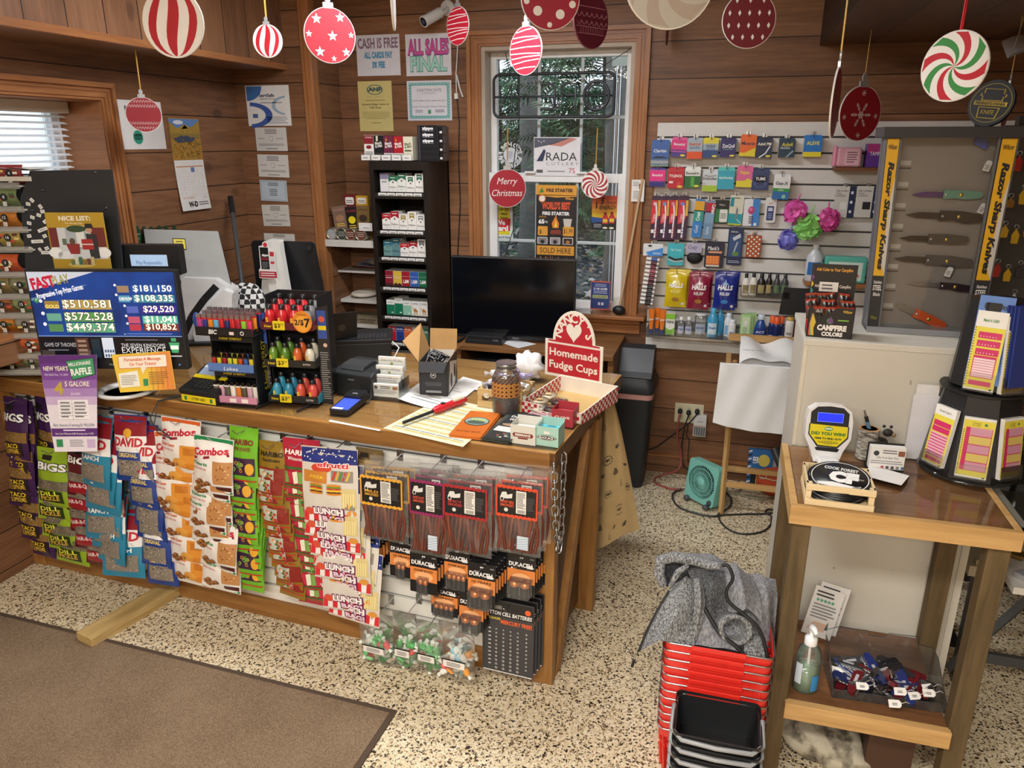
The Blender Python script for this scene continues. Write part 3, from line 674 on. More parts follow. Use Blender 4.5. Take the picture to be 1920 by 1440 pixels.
column('seed_bag',(66,848,124,945),'#8fae2a',.024,d_bigs('#f0f04c','#27381a',('DILL','PICKLE'),'#6f6a5a'),'lime green seed bag with dill pickle band','snack bag',[(104,976),(110,1010),(122,1030),(137,1056)],2,grp=SEED,hkl='chrome peg above the lime green seed bags',ytop=-.03)
column('seed_bag',(120,838,176,930),'#55151d',.024,d_bigs('#f4e9e6','#a01b2c',('BAR-B-Q',),'#7b746a'),'dark red seed bag with barbecue band','snack bag',[(150,962),(158,1000),(170,1030),(190,1060)],3,grp=SEED,hkl='chrome peg above the dark red seed bags',ytop=-.035)
c1=column('seed_bag',(142,782,212,905),'#2f86a8',.026,d_david('#2a87a9','RANCH','#f2f2ee'),'teal seed bag with red top','snack bag',[(195,932),(205,952),(205,1005),(214,1022),(220,1048),(242,1075)],4,grp=SEED,hkl='chrome peg above the teal seed bags',tilt=14,jig=2.4,ytop=-.03)
column('seed_bag',(214,785,270,900),'#22408c',.026,d_david('#20408f','ORIGINAL','#e9d27a'),'blue seed bag with red top','snack bag',[(270,920),(274,950),(280,990),(285,1012),(296,1060),(308,1096)],5,grp=SEED,hkl='chrome peg above the blue seed bags',ytop=-.03)
cx,z0,w,h=CF.bb(246,787,290,895,-.01);one('seed_bag',pouch(w,h,.016,'#22408c',d_david('#20408f','ORIGINAL','#e9d27a')),'blue seed bag peeking out behind the top one','snack bag',CF.w(cx,-.015,z0),0,SEED,(R_(-4),0,CF.rz-R_(20)))
PRE='pretzel snack bags hanging on the counter front'
column('pretzel_bag',(293,792,368,885),'#efece6',.03,d_combos('#d9622a','Cheddar Cheese','','cheese'),'orange topped pretzel bag','snack bag',[(328,912),(325,955),(328,972),(340,1015),(353,1060),(357,1096)],6,grp=PRE,hkl='chrome peg above the orange topped pretzel bags',ytop=-.03)
column('pretzel_bag',(355,826,430,922),'#efece6',.03,d_combos('#1f8a55','Pizzeria','','pizza'),'green topped pretzel bag','snack bag',[(393,937),(393,981),(388,996),(393,1020),(400,1036),(408,1068),(412,1108)],7,grp=PRE,hkl='chrome peg above the green topped pretzel bags',ytop=-.05)
GUM='gummy candy bags hanging on the counter front'
column('gummy_bag',(423,808,476,912),'#6fb52c',.02,d_haribo('TWIN SNAKES','#7d1622','','s'),'green gummy candy bag','candy bag',lin_bots(450,930,468,1108,9),8,grp=GUM,hkl='chrome peg above the green gummy bags')
column('gummy_bag',(477,836,530,925),'#8d7024',.02,d_haribo('Goldbears','#17130c','','g'),'gold gummy candy bag','candy bag',lin_bots(504,942,545,1122,11),9,grp=GUM,hkl='chrome peg above the gold gummy bags')
column('gummy_bag',(526,830,594,925),'#b0273c',.02,d_haribo('Watermelon','#f2e9e4','','w'),'red watermelon gummy candy bag','candy bag',lin_bots(560,945,592,1136,10),10,grp=GUM,hkl='chrome peg above the red gummy bags',ytop=-.005)
column('gummy_bag',(565,848,668,984),'#cfc8bd',.016,d_lunch,'gummy lunch candy bag with blue starry top','candy bag',lin_bots(622,1012,662,1166,9),11,grp=GUM,hkl='chrome peg above the lunch gummy bags',ytop=-.06,tilt=8)
for i in rg(5):
 xx,zz=CF.hit(668+5*i,985+38*i,-.03);M=MB();cc=C(('#8d7a2e','#a08a34','#75702c')[i%3],.2,.4,coat=.4)
 M.G(lambda u,v:(.022*sin(u*pi)+.006*sin(v*8+u*9),-.05+u*.1,v*.22),6,10,cc).G(lambda u,v:(.022*sin(u*pi)+.006*sin(v*8+u*9)+.003,-.05+u*.1,v*.22),6,10,cc)
 one('gummy_bag',M,f'gold wrapped candy bag seen edge on beside the lunch bags, {ORD[i]} of five','candy bag',CF.w(xx,-.02,zz),0,GUM,(0,0,CF.rz))
def stickbag(lc,flav,fc,w,h):
 t=MB(surf=None);r=RN(len(flav))
 M=MB()
 for i in rg(13):
  x=-w*.4+w*.8*i/12;M.U([(x+.006*sin(i+k*1.3),-.008+.004*sin(i*2.1+k),h*(.06+.135*k))for k in rg(5)],.0065,C(('#6d3526','#7b4230','#5c2d22')[i%3],.45),6)
 st=M
 lb=MB(y=-.02);z0,z1=h*.5,h*.88;x1=w*.44
 r=RN(1);top=[(x1-(2*x1)*k/16,z1+.004*(k%2))for k in rg(17)];bot=[(-x1+(2*x1)*k/16,z0-.004*(k%2))for k in rg(17)]
 lb.P(top+bot,C(lc,.4),1);top2=[(x1*.93-(1.86*x1)*k/18,z1-.006-.004*(k%2))for k in rg(19)];bot2=[(-x1*.93+(1.86*x1)*k/18,z0+.006+.004*(k%2))for k in rg(19)]
 lb.P(top2+bot2,C('#17161a',.4),2);lb.R(-x1*.02,z0+.016,x1*.46,z1-.012,'#e9e7e0',3);lb.L(x1*.02,x1*.42,z0+.034,z1-.016,12,'#444444',4)
 for k in rg(9):lb.R(x1*(.06+.04*k),z0+.018,x1*(.08+.04*k),z0+.03,'#222222',4)
 lb.D(-x1*.5,z0+.024,.007,'#d8d6cf',3);lb.P([(-x1*.8,z1-.042),(-x1*.7,z1-.022),(-x1*.5,z1-.02),(-x1*.45,z1-.03),(-x1*.2,z1-.024),(-x1*.22,z1-.04),(-x1*.5,z1-.044)],'#d9d9d6',3);lb.D(-x1*.7,z1-.046,.007,'#17161a',4);lb.O(-x1*.7,z1-.046,.005,.007,'#d9d9d6',5)
 for i,s_ in en(flav):lb.X(s_,-x1*.46,(z0+z1)/2-.006-.012*i,.009,fc,3,w=x1*.66,bd=.02)
 lb.L(x1*.5,x1*.86,z0+.03,z1-.03,9,'#555555',4)
 fm=MB();bg=lambda k:(lambda u,v:((u-.5)*w,-k*(.016*max(0,sin(pi*min(1,v*1.12)))**.5*(1-abs(2*u-1)**3)+.003+.002*sin(9*u+11*v)),v*h));fm.G(bg(1),10,12,FILM);fm.G(lambda u,v:bg(-.5)(1-u,v),6,6,FILM)
 fm.K(-w*.49,-.003,h*.925,w*.49,0.,h*.935,FILM);return st,lb,fm
def sticks(box,lc,flav,fc,desc,n,tag_=False):
 cx,z0,w,h=CF.bb(*box,-.11)
 for i in rg(n):
  t=TH('meat_stick_bag',f"{desc}, {('in front', 'second', 'third', 'rearmost')[i]}" if n>1 else desc,'snack bag',CF.w(cx+.006*i,-.105+.034*i,z0+.006*i),0,'clear bags of meat sticks on the counter front',(R_(-3),0,CF.rz+R_(4*i)))
  st,lb,fm=stickbag(lc,flav,fc,w,h);st.B('meat_sticks',t);lb.B('printed_label',fm.B('clear_pouch',t))
  if tag_:m2=MB(y=-.019);m2.R(w*.02,h*.1,w*.26,h*.27,'#c9d6e2',1);[m2.S([(w*.02,h*(.1+.03*k)),(w*.26,h*(.13+.03*k))],.0012,'#5b7fa8',2)for k in rg(5)];m2.B('blue_packet',t)
 hook(CF,cx,.037,z0+h*.97,.19,'chrome peg holding the '+desc)
sticks((674,880,762,1014),'#e0a63c',('MILD','SMOKED'),'#e0a63c','clear bag of meat sticks with yellow bordered label',3)
sticks((766,884,838,1042),'#8f2a5c',('SWEET & HOT','SMOKED'),'#d9563c','clear bag of meat sticks with purple bordered label',3,True)
sticks((828,896,920,1040),'#a4262c',('SPICY','SMOKED'),'#c03a3a','clear bag of meat sticks with dark red bordered label',3)
sticks((926,896,1014,1040),'#d6482a',('HONEY BBQ','SMOKED'),'#e0562f','clear bag of meat sticks with orange red bordered label',3,True)
cx,z0,w,h=CF.bb(668,842,718,892,0.)
one('jerky_bag',pouch(w,h,.012,'#6d5a38',lambda M,w,h:(M.R(-w*.4,h*.3,w*.4,h*.6,G('#b8975c'),2),M.R(-w*.3,h*.7,0,h*.85,G('#2b2418'),2))),'brown jerky bag hanging behind the lunch candy bags','snack bag',CF.w(cx,.005,z0),CF.rz)
CU=C('#c97b3f',.3,.5);BKC=C('#17171a',.35)
def batpack(w,h,n,big,sub):
 M=MB(y=-.001).Z(rr(-w/2,0,w/2,h,.004),-.001,0,BKC)
 M.R(-w*.49,h*.3,w*.49,h*.63,C('#d98443',.35),1).D(0,h*.42,w*.34,C('#eeb27c',.35),2,rz=h*.12).X('DURACELL',0,h*.7,h*.095,'#f4f4f4',2,w=w*.88,bd=.03)
 if sub:M.X(sub,0,h*.535,h*.055,'#3a2412',3,w=w*(.7 if len(sub)>3 else .16),bd=.02)
 M.R(-.006,h*.9,.006,h*.93,'#e8e8e8',2).R(w*.3,h*.9,w*.44,h*.925,'#8a8a8a',2).R(w*.2,h*.68,w*.4,h*.76,'#dedede',3)
 bt=[]
 r=w*(.17 if big else .085)
 for i in rg(n):
  b=MB();x=(i-(n-1)/2)*r*2.15;hh=h*(.36 if big else .34);zb=h*.03
  b.at((x,-r*.6,zb)).H([(r,0),(r,hh*.66)],BKC,n=12);b.H([(r,hh*.66),(r,hh*.97),(r*.35,hh*.97),(r*.35,hh*1.04),(0,hh*1.04)],CU,n=12);bt.append(b)
 fm=MB();fm.Z(rr(-n*r*1.15,h*.01,n*r*1.15,h*.42,.004),-r*1.9,-.0015,FILM)
 return M,bt,fm
def bats(box,n,big,sub,desc,cnt,y=-.07,dy=.017,nm='peg'):
 cx,z0,w,h=CF.bb(*box,y);first=None
 for i in rg(cnt):
  lab=f"battery card, {desc}"+(f", {('front card', 'second card back', 'third card back', 'fourth card back', 'fifth card back', 'sixth card back', 'seventh card back')[i]}" if cnt>1 else '')
  loc,rot=CF.w(cx+.004*i,y+dy*i,z0+.003*i),(R_(-4),0,CF.rz)
  if first is None:
   first=TH('battery_pack',lab,'batteries',loc,0,'battery packs on the counter front',rot)
   M,bt,fm=batpack(w,h,n,big,sub);M.B('card',first)
   for b in bt:b.B('battery',first)
   fm.B('blister',first)
  else:cpy(first,loc,rot,lab)
 hook(CF,cx,.037,z0+h*.93,.19+max(0,-.1-y),f'chrome peg through the battery card, {desc}')
bats((658,1010,703,1076),1,True,'5','leftmost on its row with one cell',6,-.075)
bats((730,1015,774,1082),2,False,'10 YEARS','two small cells behind the power boost card',7,-.06)
bats((768,1040,819,1112),2,False,'POWER BOOST','two small cells and power boost text',4,-.11)
bats((832,1030,880,1104),4,False,'POWER BOOST','four cells on the upper row',6,-.08)
bats((876,1060,928,1136),2,True,'10 YEARS','two fat cells with ten years text',6,-.12)
bats((950,1042,1003,1116),2,True,'','two fat cells nearest the corner post',5,-.06)
bats((808,1098,858,1154),4,False,'POWER BOOST','four cells on the lower row',2,-.06)
bats((860,1115,906,1182),2,True,'10','two fat cells beside the button cell card',3,-.09)
cx,z0,w,h=CF.bb(905,1130,1001,1262,-.05)
for i in rg(4):
 lab=('black card of button cell batteries, front card','black button cell card, second back','black button cell card, third back','black button cell card, rearmost')[i];loc,rot=CF.w(cx+.007*i,-.055+.017*i,z0+.008*i),(R_(-2),0,CF.rz)
 if i:cpy(bc,loc,rot,lab);continue
 bc=TH('button_cell_card',lab,'batteries',loc,0,'button cell cards on the counter front',rot)
 M=MB(y=-.001).Z(rr(-w/2,0,w/2,h,.004),-.001,.001,C('#3a3a3d',.4)).R(-w*.49,h*.78,w*.49,h*.985,BKC,1)
 M.X('BUTTON CELL BATTERIES',0,h*.8,h*.05,'#f2f2f2',2,w=w*.92,bd=.02,sr=.2).X('SUPER ALKALINE',-w*.3,h*.735,h*.028,'#e5d23c',2,w=w*.3,bd=.03).X('MERCURY FREE!',w*.16,h*.69,h*.052,'#e8622c',2,w=w*.6,bd=.03)
 M.R(-w*.45,h*.88,-w*.12,h*.93,'#8a8a88',2).D(w*.38,h*.9,w*.055,'#e8622c',2).R(-w*.48,.002,w*.48,h*.02,'#d9d9d9',2)
 for k in rg(10):M.R(-w*.38,h*(.1+.055*k),-w*.33,h*(.115+.055*k),'#c9c9c9',2);M.D(w*.36,h*(.11+.055*k),w*.02,'#a9a9a6',2,n=6)
 M.B('card',bc);m2=MB()
 for k in rg(11):
  for j in rg(4):m2.at((w*(-.22+.14*j),-.002,h*(.07+.054*k)),(90,0,0)).H([(w*(.018+.0012*(10-k)),0),(w*(.018+.0012*(10-k)),.003)],ST,n=10)
 m2.B('button_cells',bc)
hook(CF,cx,.037,z0+h*.94,.13,'chrome peg through the button cell cards')
def taffy(box,desc,cols,seed,y=-.09):
 cx,z0,w,h=CF.bb(*box,y);t=TH('taffy_bag',desc,'candy bag',CF.w(cx,y,z0),CF.rz,'clear bags of wrapped taffy at the bottom of the counter front');r=RN(seed)
 M=MB()
 for i in rg(24):
  x,z,yy=r.uniform(-w*.34,w*.34),h*r.uniform(.1,.5),r.uniform(-.016,.012);a=r.uniform(0,180);c_=C(r.choice(cols),.5)
  M.at((x,yy,z),(r.uniform(-20,20),a,0)).U([(-.014,0,0),(0,0,0),(.014,0,0)],[.011,.013,.011],c_,7).U([(.014,0,0),(.02,0,0),(.032,0,.004)],[.004,.005,.009],C('#dfe6dc',.4),6).U([(-.014,0,0),(-.02,0,0),(-.032,0,.004)],[.004,.005,.009],C('#dfe6dc',.4),6)
 M.at().B('wrapped_taffy',t)
 fm=MB();bg=lambda k:(lambda u,v:((u-.5)*w,-k*(.028*max(0,sin(pi*min(1,.1+v*1.)))**.8*(1-abs(2*u-1)**3)+.002+.002*sin(9*u+11*v)),v*h));fm.G(bg(1),10,12,FILM);fm.G(lambda u,v:bg(-.7)(1-u,v),6,6,FILM);fm.B('clear_pouch',t)
 m2=MB(y=-.031);m2.R(-w*.3,h*.28,w*.3,h*.4,'#e9e6e0',1);m2.R(-w*.34,h*.4,w*.34,h*.425,'#17171a',1);m2.L(-w*.2,w*.2,h*.3,h*.38,3,'#666666',2);m2.B('price_label',t)
 hook(CF,cx,.037,z0+h*.9,.16,'chrome peg above the '+desc)
gt=('#6fbf7a','#4fa85c','#5fb068','#e8ece4','#8fcf94','#d9676a')
taffy((676,1150,738,1240),'leftmost clear bag of green and white taffy',gt,1)
taffy((738,1148,782,1250),'clear bag of green taffy beside the leftmost one',gt,2)
taffy((780,1165,830,1256),'clear bag of green taffy third from the left',gt,3)
taffy((824,1170,890,1270),'rightmost taffy bag with orange and pink pieces',('#e7a04a','#e2696b','#eef0ea','#8fc9da','#f0c79a'),4,-.11)
# things on the counter, right half
def sd(px,py,deg=0.,z=ZT):
 x,y=WF.top(px,py,z);return Fr(x,y,deg)
def rp(v,n):return round(v,n)
KR='#b08a58'
F=sd(812,743,9);cx,z0,w,h=F.bb(786,680,839,743,0);z0=ZT+.001
th=TH('cardboard_box','small open black printed cardboard box with brown flaps on the counter','box',F.w(cx,0,z0),F.rz)
d=.2;t_=.003;bk=C('#26282c',.5);kr=C('#b28b57',.8,var=.15)
M=MB()
M.K(-w/2,0,0,w/2,t_,h,bk).K(-w/2,d-t_,0,w/2,d,h,bk).K(-w/2,0,0,-w/2+t_,d,h,bk).K(w/2-t_,0,0,w/2,d,h,bk).K(-w/2,0,0,w/2,d,t_,bk)
M.K(-w/2+t_,t_,.01,w/2-t_,t_+.001,h,kr).K(-w/2+t_,d-t_-.001,.01,w/2-t_,d-t_,h,'#e8e4dc').K(w/2-t_-.001,.01,.01,w/2-t_,d-.01,h,'#e8e4dc')
M.y=0;M.D(0,h*.62,.012,'#e9e9e9',1).D(0,h*.62,.01,bk,2).X('LB',0,h*.605,.008,'#e9e9e9',3,bd=.03).L(-w*.3,w*.3,h*.3,h*.42,3,'#5d5f63',1,al='c').L(-w*.28,w*.28,h*.1,h*.17,2,'#d9d9d9',1,al='c')
M.at((w/2+.0005,0,0),(0,0,90));M.y=0
M.P([(.02,.01),(d-.06,.01),(d-.01,h*.7),(.05,h*.95)],'#e6e4e0',1).D(.07,h*.35,.02,bk,2,rz=.03).D(.14,h*.5,.02,bk,2,rz=.03).at()
M.B('carton',th)
for nm,pts in(('front_flap',[(-w/2,0,h),(w/2,0,h),(w/2-.01,-.028,h-.035),(-w/2+.005,-.028,h-.035)]),):
 M=MB();M.add(pts,[(0,3,2,1)],bk).B('front_flap',th)
M=MB();M.add([(-w/2,0,h),(-w/2,d,h),(-w/2-.03,d-.02,h+.115),(-w/2-.075,.05,h+.07)],[(0,1,2,3)],kr);M.add([(-w/2-.002,0,h),(-w/2-.002,d,h),(-w/2-.032,d-.02,h+.115),(-w/2-.077,.05,h+.07)],[(3,2,1,0)],bk).B('side_flap',th)
M=MB();M.add([(-w/2,d,h),(w/2,d,h),(w/2,d+.02,h+.085),(-w/2,d+.02,h+.085)],[(0,1,2,3)],kr).B('rear_flap',th)
M=MB();M.add([(w/2,0,h),(w/2,d,h),(w/2+.055,d-.03,h+.07),(w/2+.03,.06,h+.05)],[(0,3,2,1)],kr).B('side_flap',th)
M=MB();r=RN(3)
for i in rg(10):a,b=r.uniform(-w*.32,w*.32),r.uniform(.05,d*.8);M.U([(a,b,h*.78),(a+.02,b+.02,h*.9),(a-.02,b+.03,h*.95+.01*r.random()),(a-.03,b,h*.8)],.006,C('#17171a',.2),6)
one('wrapped_packet',M,'shiny black wrapped packets lying inside the cardboard box','packet',F.w(cx,0,z0),F.rz)
def sheet(px4,label,z,col='#efeee9',draw=None,name='paper_sheet',cat='paper',curl=0.):
 P=[WF.top(px,py,z)for px,py in px4];c=(sum(p[0]for p in P)/4,sum(p[1]for p in P)/4)
 q=[(p[0]-c[0],p[1]-c[1])for p in P];cc=C(col,.6)
 bil=lambda u,v:(q[0][0]*(1-u)*(1-v)+q[1][0]*u*(1-v)+q[2][0]*u*v+q[3][0]*(1-u)*v,q[0][1]*(1-u)*(1-v)+q[1][1]*u*(1-v)+q[2][1]*u*v+q[3][1]*(1-u)*v)
 zz=lambda u,v:curl*(1-u)**3*(1-v)
 M=MB().G(lambda u,v:(*bil(u,v),zz(u,v)),8,6,cc).G(lambda u,v:(*bil(1-u,v),zz(1-u,v)-.0006),8,6,cc)
 def fill(u0,v0,u1,v1,m,k=.0006):M.add([(*bil(u,v),zz(u,v)+k)for u,v in((u0,v0),(u1,v0),(u1,v1),(u0,v1))],[(0,1,2,3)],m)
 if draw:draw(fill,M,bil,zz)
 return one(name,M,label,cat,(c[0],c[1],z))
def d_plan(fill,M,bil,zz):
 for i in rg(9):
  v=.06+.1*i;fill(.05,v,.95,v+.035,'#cdbf7c',.0004)
  if i%3==0:fill(.05,v+.05,.95,v+.06,'#5b6fb0',.0004)
 for u in(.2,.4,.6,.8):fill(u,.05,u+.008,.95,'#efeee4',.0008)
def d_let(fill,M,bil,zz):
 for i in rg(9):fill(.15,.15+.08*i,.85-.1*(i%3),.165+.08*i,'#a9a9ab')
sheet(((718,803),(868,838),(945,770),(830,745)),'pale yellow printed schedule sheet lying in front of the red lighter',ZT+.0008,'#d9d8ba',d_plan)
sheet(((745,752),(838,773),(900,722),(812,700)),'white sheet with curled corner lying under the cardboard box',ZT+.002,'#ecebe8',d_let,curl=.012)
sheet(((848,722),(898,732),(906,716),(868,706)),'small white printed sheet behind the cardboard box',ZT+.0025,'#e3e1dd',d_let)
sheet(((616,790),(712,808),(714,806),(619,787)),'thin strip of white paper along the counter edge',ZT+.001,'#efeee9')
a=WF.top(756,794,ZT+.012);b=WF.top(872,750,ZT+.016);L=hypot(b[0]-a[0],b[1]-a[1])
th=TH('utility_lighter','red long reach utility lighter lying on the counter papers','lighter',(a[0],a[1],ZT+.003),atan2(b[1]-a[1],b[0]-a[0]))
M=MB().U([(0,0,.012),(L*.48,0,.014)],.006,BK,10);M.B('barrel',th)
M=MB();rd=C('#c8242f',.35);k=[(L*.46,.008),(L*.52,.014),(L*.62,.016),(L*.72,.013),(L*.9,.016),(L,.012),(L*1.01,.004)]
M.at((0,0,.016),(0,0,0)).U([(x,0,0)for x,r_ in k],[r_ for x,r_ in k],rd,12).at().B('handle',th)
M=MB().K(L*.6,-.006,.029,L*.65,.006,.034,BK);M.B('switch',th);M=MB().K(L*.78,-.011,.026,L*.96,.008,.0325,'#d9cdb8');M.B('paper_label',th)
def stack_leaf(name,px4,label,n,thick,drawtop,side,grp=None):
 P=[WF.top(px,py,ZT)for px,py in px4];o=P[0];ux=V3((P[1][0]-o[0],P[1][1]-o[1]));uy=V3((P[3][0]-o[0],P[3][1]-o[1]));w=ux.length;h=uy.length;ang=atan2(ux.y,ux.x)
 return o,w,h,ang
o,w,h,ang=stack_leaf('b',((843,820),(903,826),(936,783),(885,775)),'',1,1,None,None)
for i in rg(2):
 M=MB().K(0,0,0,w,h,.004,C('#c96a24',.35)).at((0,0,.0042),(-90,0,0));M.T=MT((0,0,.0042))@MR(-90,'X')
 if i==1:
  M.y=0;M.D(w/2,h*.58,w*.4,'#2c2a28',1,rz=h*.17).D(w/2,h*.58,w*.37,'#8fa9a0',2,rz=h*.15).D(w/2,h*.53,w*.3,'#4a5a52',3,rz=h*.07).X('Wild',w/2,h*.6,h*.07,'#cfe05a',4,w=w*.45,bd=.02).X('BUTTER MINTS',w/2,h*.14,h*.06,'#7d3c14',1,w=w*.75)
 M.T=Matrix();one('brochure',M,('orange booklet under the top orange booklet','orange booklet with oval picture lying on top of its twin')[i],'booklet',(o[0]-.004*i,o[1]+.003*i,ZT+.001+.0048*i),ang,'orange booklets on the counter')
o,w,h,ang=stack_leaf('b',((903,826),(955,834),(982,783),(940,776)),'',1,1,None,None);rb=RN(6)
for i in rg(5):
 M=MB().K(0,0,0,w,h,.0024,C(('#2c3436','#4a4f4a')[i%2],.35))
 if i==4:
  M.T=MT((0,0,.0026))@MR(-90,'X');M.y=0;M.X('Cook Forest',w/2,h*.78,h*.07,'#f4efe6',1,w=w*.8,bd=.03).X('Wild Life',w/2,h*.66,h*.08,'#e9d9c9',1,w=w*.7,bd=.03).D(w*.5,h*.5,w*.4,'#a98a6a',1,rz=h*.05).R(w*.05,h*.25,w*.95,h*.42,'#d8d6d0',1)
  for k in rg(8):M.D(w*rb.uniform(.1,.9),h*rb.uniform(.05,.22),w*.06,C(rb.choice(('#55705a','#9a4a44','#d2ccc0'))),1,n=8)
 M.T=Matrix();one('brochure',M,'dark forest brochure, '+('lowest','second lowest','middle','second highest','topmost')[i]+' of the stack beside the gum boxes','booklet',(o[0]+rb.uniform(-.006,.006),o[1]+rb.uniform(-.004,.004),ZT+.001+.003*i),ang+rb.uniform(-.06,.06),'dark forest brochures on the counter')
def gumbox(px,py,pb,deg,col,inner,txt,tcol,label,sticks,sc,logo,nm='gum_box'):
 F=sd(px,py,deg);cx,z0,w,h=F.bb(*pb,0);z0=ZT+.001;d=.075;th=TH(nm,label,'gum box',F.w(cx,0,z0),F.rz)
 m=C(col,.5);M=MB();t=.002;hb=h
 M.Z([(-w/2,0),(w/2,0),(w/2,h),(-w/2,h)],0,t,m).K(-w/2,d-t,0,w/2,d,hb*1.15,m).K(-w/2,0,0,-w/2+t,d,hb,m).K(w/2-t,0,0,w/2,d,hb,m).K(-w/2,0,0,w/2,d,t,m)
 M.y=0
 if logo=='r':M.P([(-w*.42,h*.5),(-w*.36,h*.38),(w*.36,h*.38),(w*.42,h*.5),(w*.36,h*.6),(-w*.36,h*.6)],C(tcol),1);M.X(txt,0,h*.44,h*.12,'#f6efe4',2,w=w*.62,bd=.03).R(-w*.2,h*.28,w*.2,h*.36,C(tcol),1)
 elif logo=='o':M.D(0,h*.45,w*.42,BK,1,rz=h*.14);M.D(0,h*.45,w*.39,'#dfe8e4',2,rz=h*.12).D(0,h*.45,w*.36,BK,3,rz=h*.1).X(txt,0,h*.4,h*.11,'#eef2f0',4,w=w*.6,bd=.03).R(-w*.12,h*.64,w*.12,h*.78,'#e9e9e4',1)
 else:M.X(txt,0,h*.5,h*.13,'#f6efe4',2,w=w*.7,bd=.03)
 M.B('carton',th,bev=.0008)
 for i in rg(sticks):
  M=MB();z=h*.55+.004*(i%2);M.K(-w/2+.006,.008+i*(d-.016)/sticks,z-.02,w/2-.006,.008+(i+.86)*(d-.016)/sticks,z+.01,C(sc,.4));M.y=.008;M.at((0,.008+i*(d-.016)/sticks,z+.0102),(-90,0,0));M.y=0;M.R(-.015,.002,.015,.007,BK if logo=='o' else '#c9b8a8',1).at()
  one('gum_pack',M,f'{("teal", "white", "red")[("o", "r", "t").index(logo)]} stick gum pack in its box, {("nearest", "second nearest", "middle", "second farthest", "farthest")[i]}','gum',F.w(cx,0,z0),F.rz,f'packs in the {("teal", "white", "red")[("o", "r", "t").index(logo)]} gum box')
gumbox(981,834,(957,799,1004,834),-4,'#d9d8cf','#fff','BEEMANS','#7a2a24','cream gum box with dark red ribbon logo at the counter front',3,'#dedad4','r')
gumbox(1028,838,(1003,802,1047,838),-4,'#a9d3c6','#fff','BLACK JACK','#111','mint green gum box with black oval logo at the counter corner',4,'#5fc3d8','o')
gumbox(1050,800,(1034,775,1074,806),-6,'#b23a46','#fff','CLOVE','#fff','pink and red gum box behind the mint green one',3,'#a8323c','t')
F=sd(1000,785,-25)
for i in rg(5):
 M=MB().K(0,i*.018,0,.075,i*.018+.015,.012,C('#b9b4b8',.4)).K(.01,i*.018+.003,.0121,.065,i*.018+.008,.0126,'#a8323c');one('gum_pack',M,f'grey and red gum pack lying before the fudge box, {("nearest", "second", "third", "fourth", "farthest")[i]}','gum',F.w(-.03,-.03,ZT+.001),F.rz,'grey gum packs before the fudge box')
F=sd(949,772,0);cx,z0,w,h=F.bb(924,682,975,775,0);R0=w/2
th=TH('tip_jar','glass jar with plaid ribbon round it on the counter','jar',F.w(cx,0.,ZT+.001))
M=MB().H([(R0*.9,0),(R0,.012),(R0,h*.68),(R0*.86,h*.8),(R0*.68,h*.86),(R0*.68,h*.97),(R0*.72,h)],clear('jar_glass',(.86,.86,.84),refl=.2,haze=.06),n=24);M.B('glass',th)
M=MB().H([(R0*.72,h*.87),(R0*.74,h*.885),(R0*.72,h*.9)],ST,n=20).H([(R0*.72,h*.95),(R0*.75,h*.965),(R0*.72,h*.98)],ST,n=20);M.B('rim_thread',th)
def plaid():
 m,n,l,b=nt('plaid_ribbon');tx=n.new('ShaderNodeTexCoord');w1=n.new('ShaderNodeTexWave');w1.bands_direction='Z';dv(w1,'Scale',20);w2=n.new('ShaderNodeTexWave');w2.bands_direction='X';dv(w2,'Scale',20)
 l.new(tx.outputs['Object'],w1.inputs[0]);l.new(tx.outputs['Object'],w2.inputs[0]);ad=n.new('ShaderNodeMath');ad.operation='ADD';l.new(w1.outputs['Fac'],ad.inputs[0]);l.new(w2.outputs['Fac'],ad.inputs[1])
 r=ramp(n,[(0,'#2a1c14'),(.35,'#a05a24'),(.7,'#e0a95a'),(1,'#3a2418')]);mu=n.new('ShaderNodeMath');mu.operation='MULTIPLY';dv(mu,1,.5);l.new(ad.outputs[0],mu.inputs[0]);l.new(mu.outputs[0],r.inputs[0]);l.new(r.outputs[0],b.inputs['Base Color']);return m
PLAID=plaid()
M=MB().H([(R0*1.02,h*.36),(R0*1.03,h*.5),(R0*1.02,h*.64)],PLAID,n=24);M.B('plaid_ribbon',th)
M=MB().H([(R0*.85,.008),(R0*.9,.05),(0,.055)],C('#4a3a36',.7,var=.4),n=16);M.B('coins',th)
F=sd(934,768,-4);cx,z0,w,h=F.bb(895,735,978,770,0);w=w;h=.075;d=.16;pw=grain('crate_pine',0,'#a98a5c','#c9ab78','#dbc08e',.6)
def crate(F,cx,w,d,z0,hh,name,label,slats=2,th_=.007,post=.016,lh=.016):
 th=TH(name,label,'crate',F.w(cx,0,z0),F.rz)
 for sx in(-1,1):
  for yy in(.008,d-.008-post):M=MB();M.K(sx*(w/2-.008)-post/2,yy,0,sx*(w/2-.008)+post/2,yy+post,hh,pw).B('corner_post',th)
 g=(hh-slats*lh)/max(1,slats-1)
 for k in rg(slats):
  z=k*(lh+g)
  for yy in(0,d-th_):M=MB();M.K(-w/2,yy,z,w/2,yy+th_,z+lh,pw).B('slat',th,bev=.001)
  for sx in(-1,1):M=MB();xx=sx*(w/2-th_/2);M.K(xx-th_/2,th_,z,xx+th_/2,d-th_,z+lh,pw).B('slat',th,bev=.001)
 M=MB().K(-w/2+.01,.01,0,w/2-.01,d-.01,.004,pw);M.B('floor_board',th);return th
crate(F,cx,w,d,ZT+.001,h,'candy_crate','small pale wooden crate of wrapped candy behind the jar',2,lh=.028)
rc=RN(9)
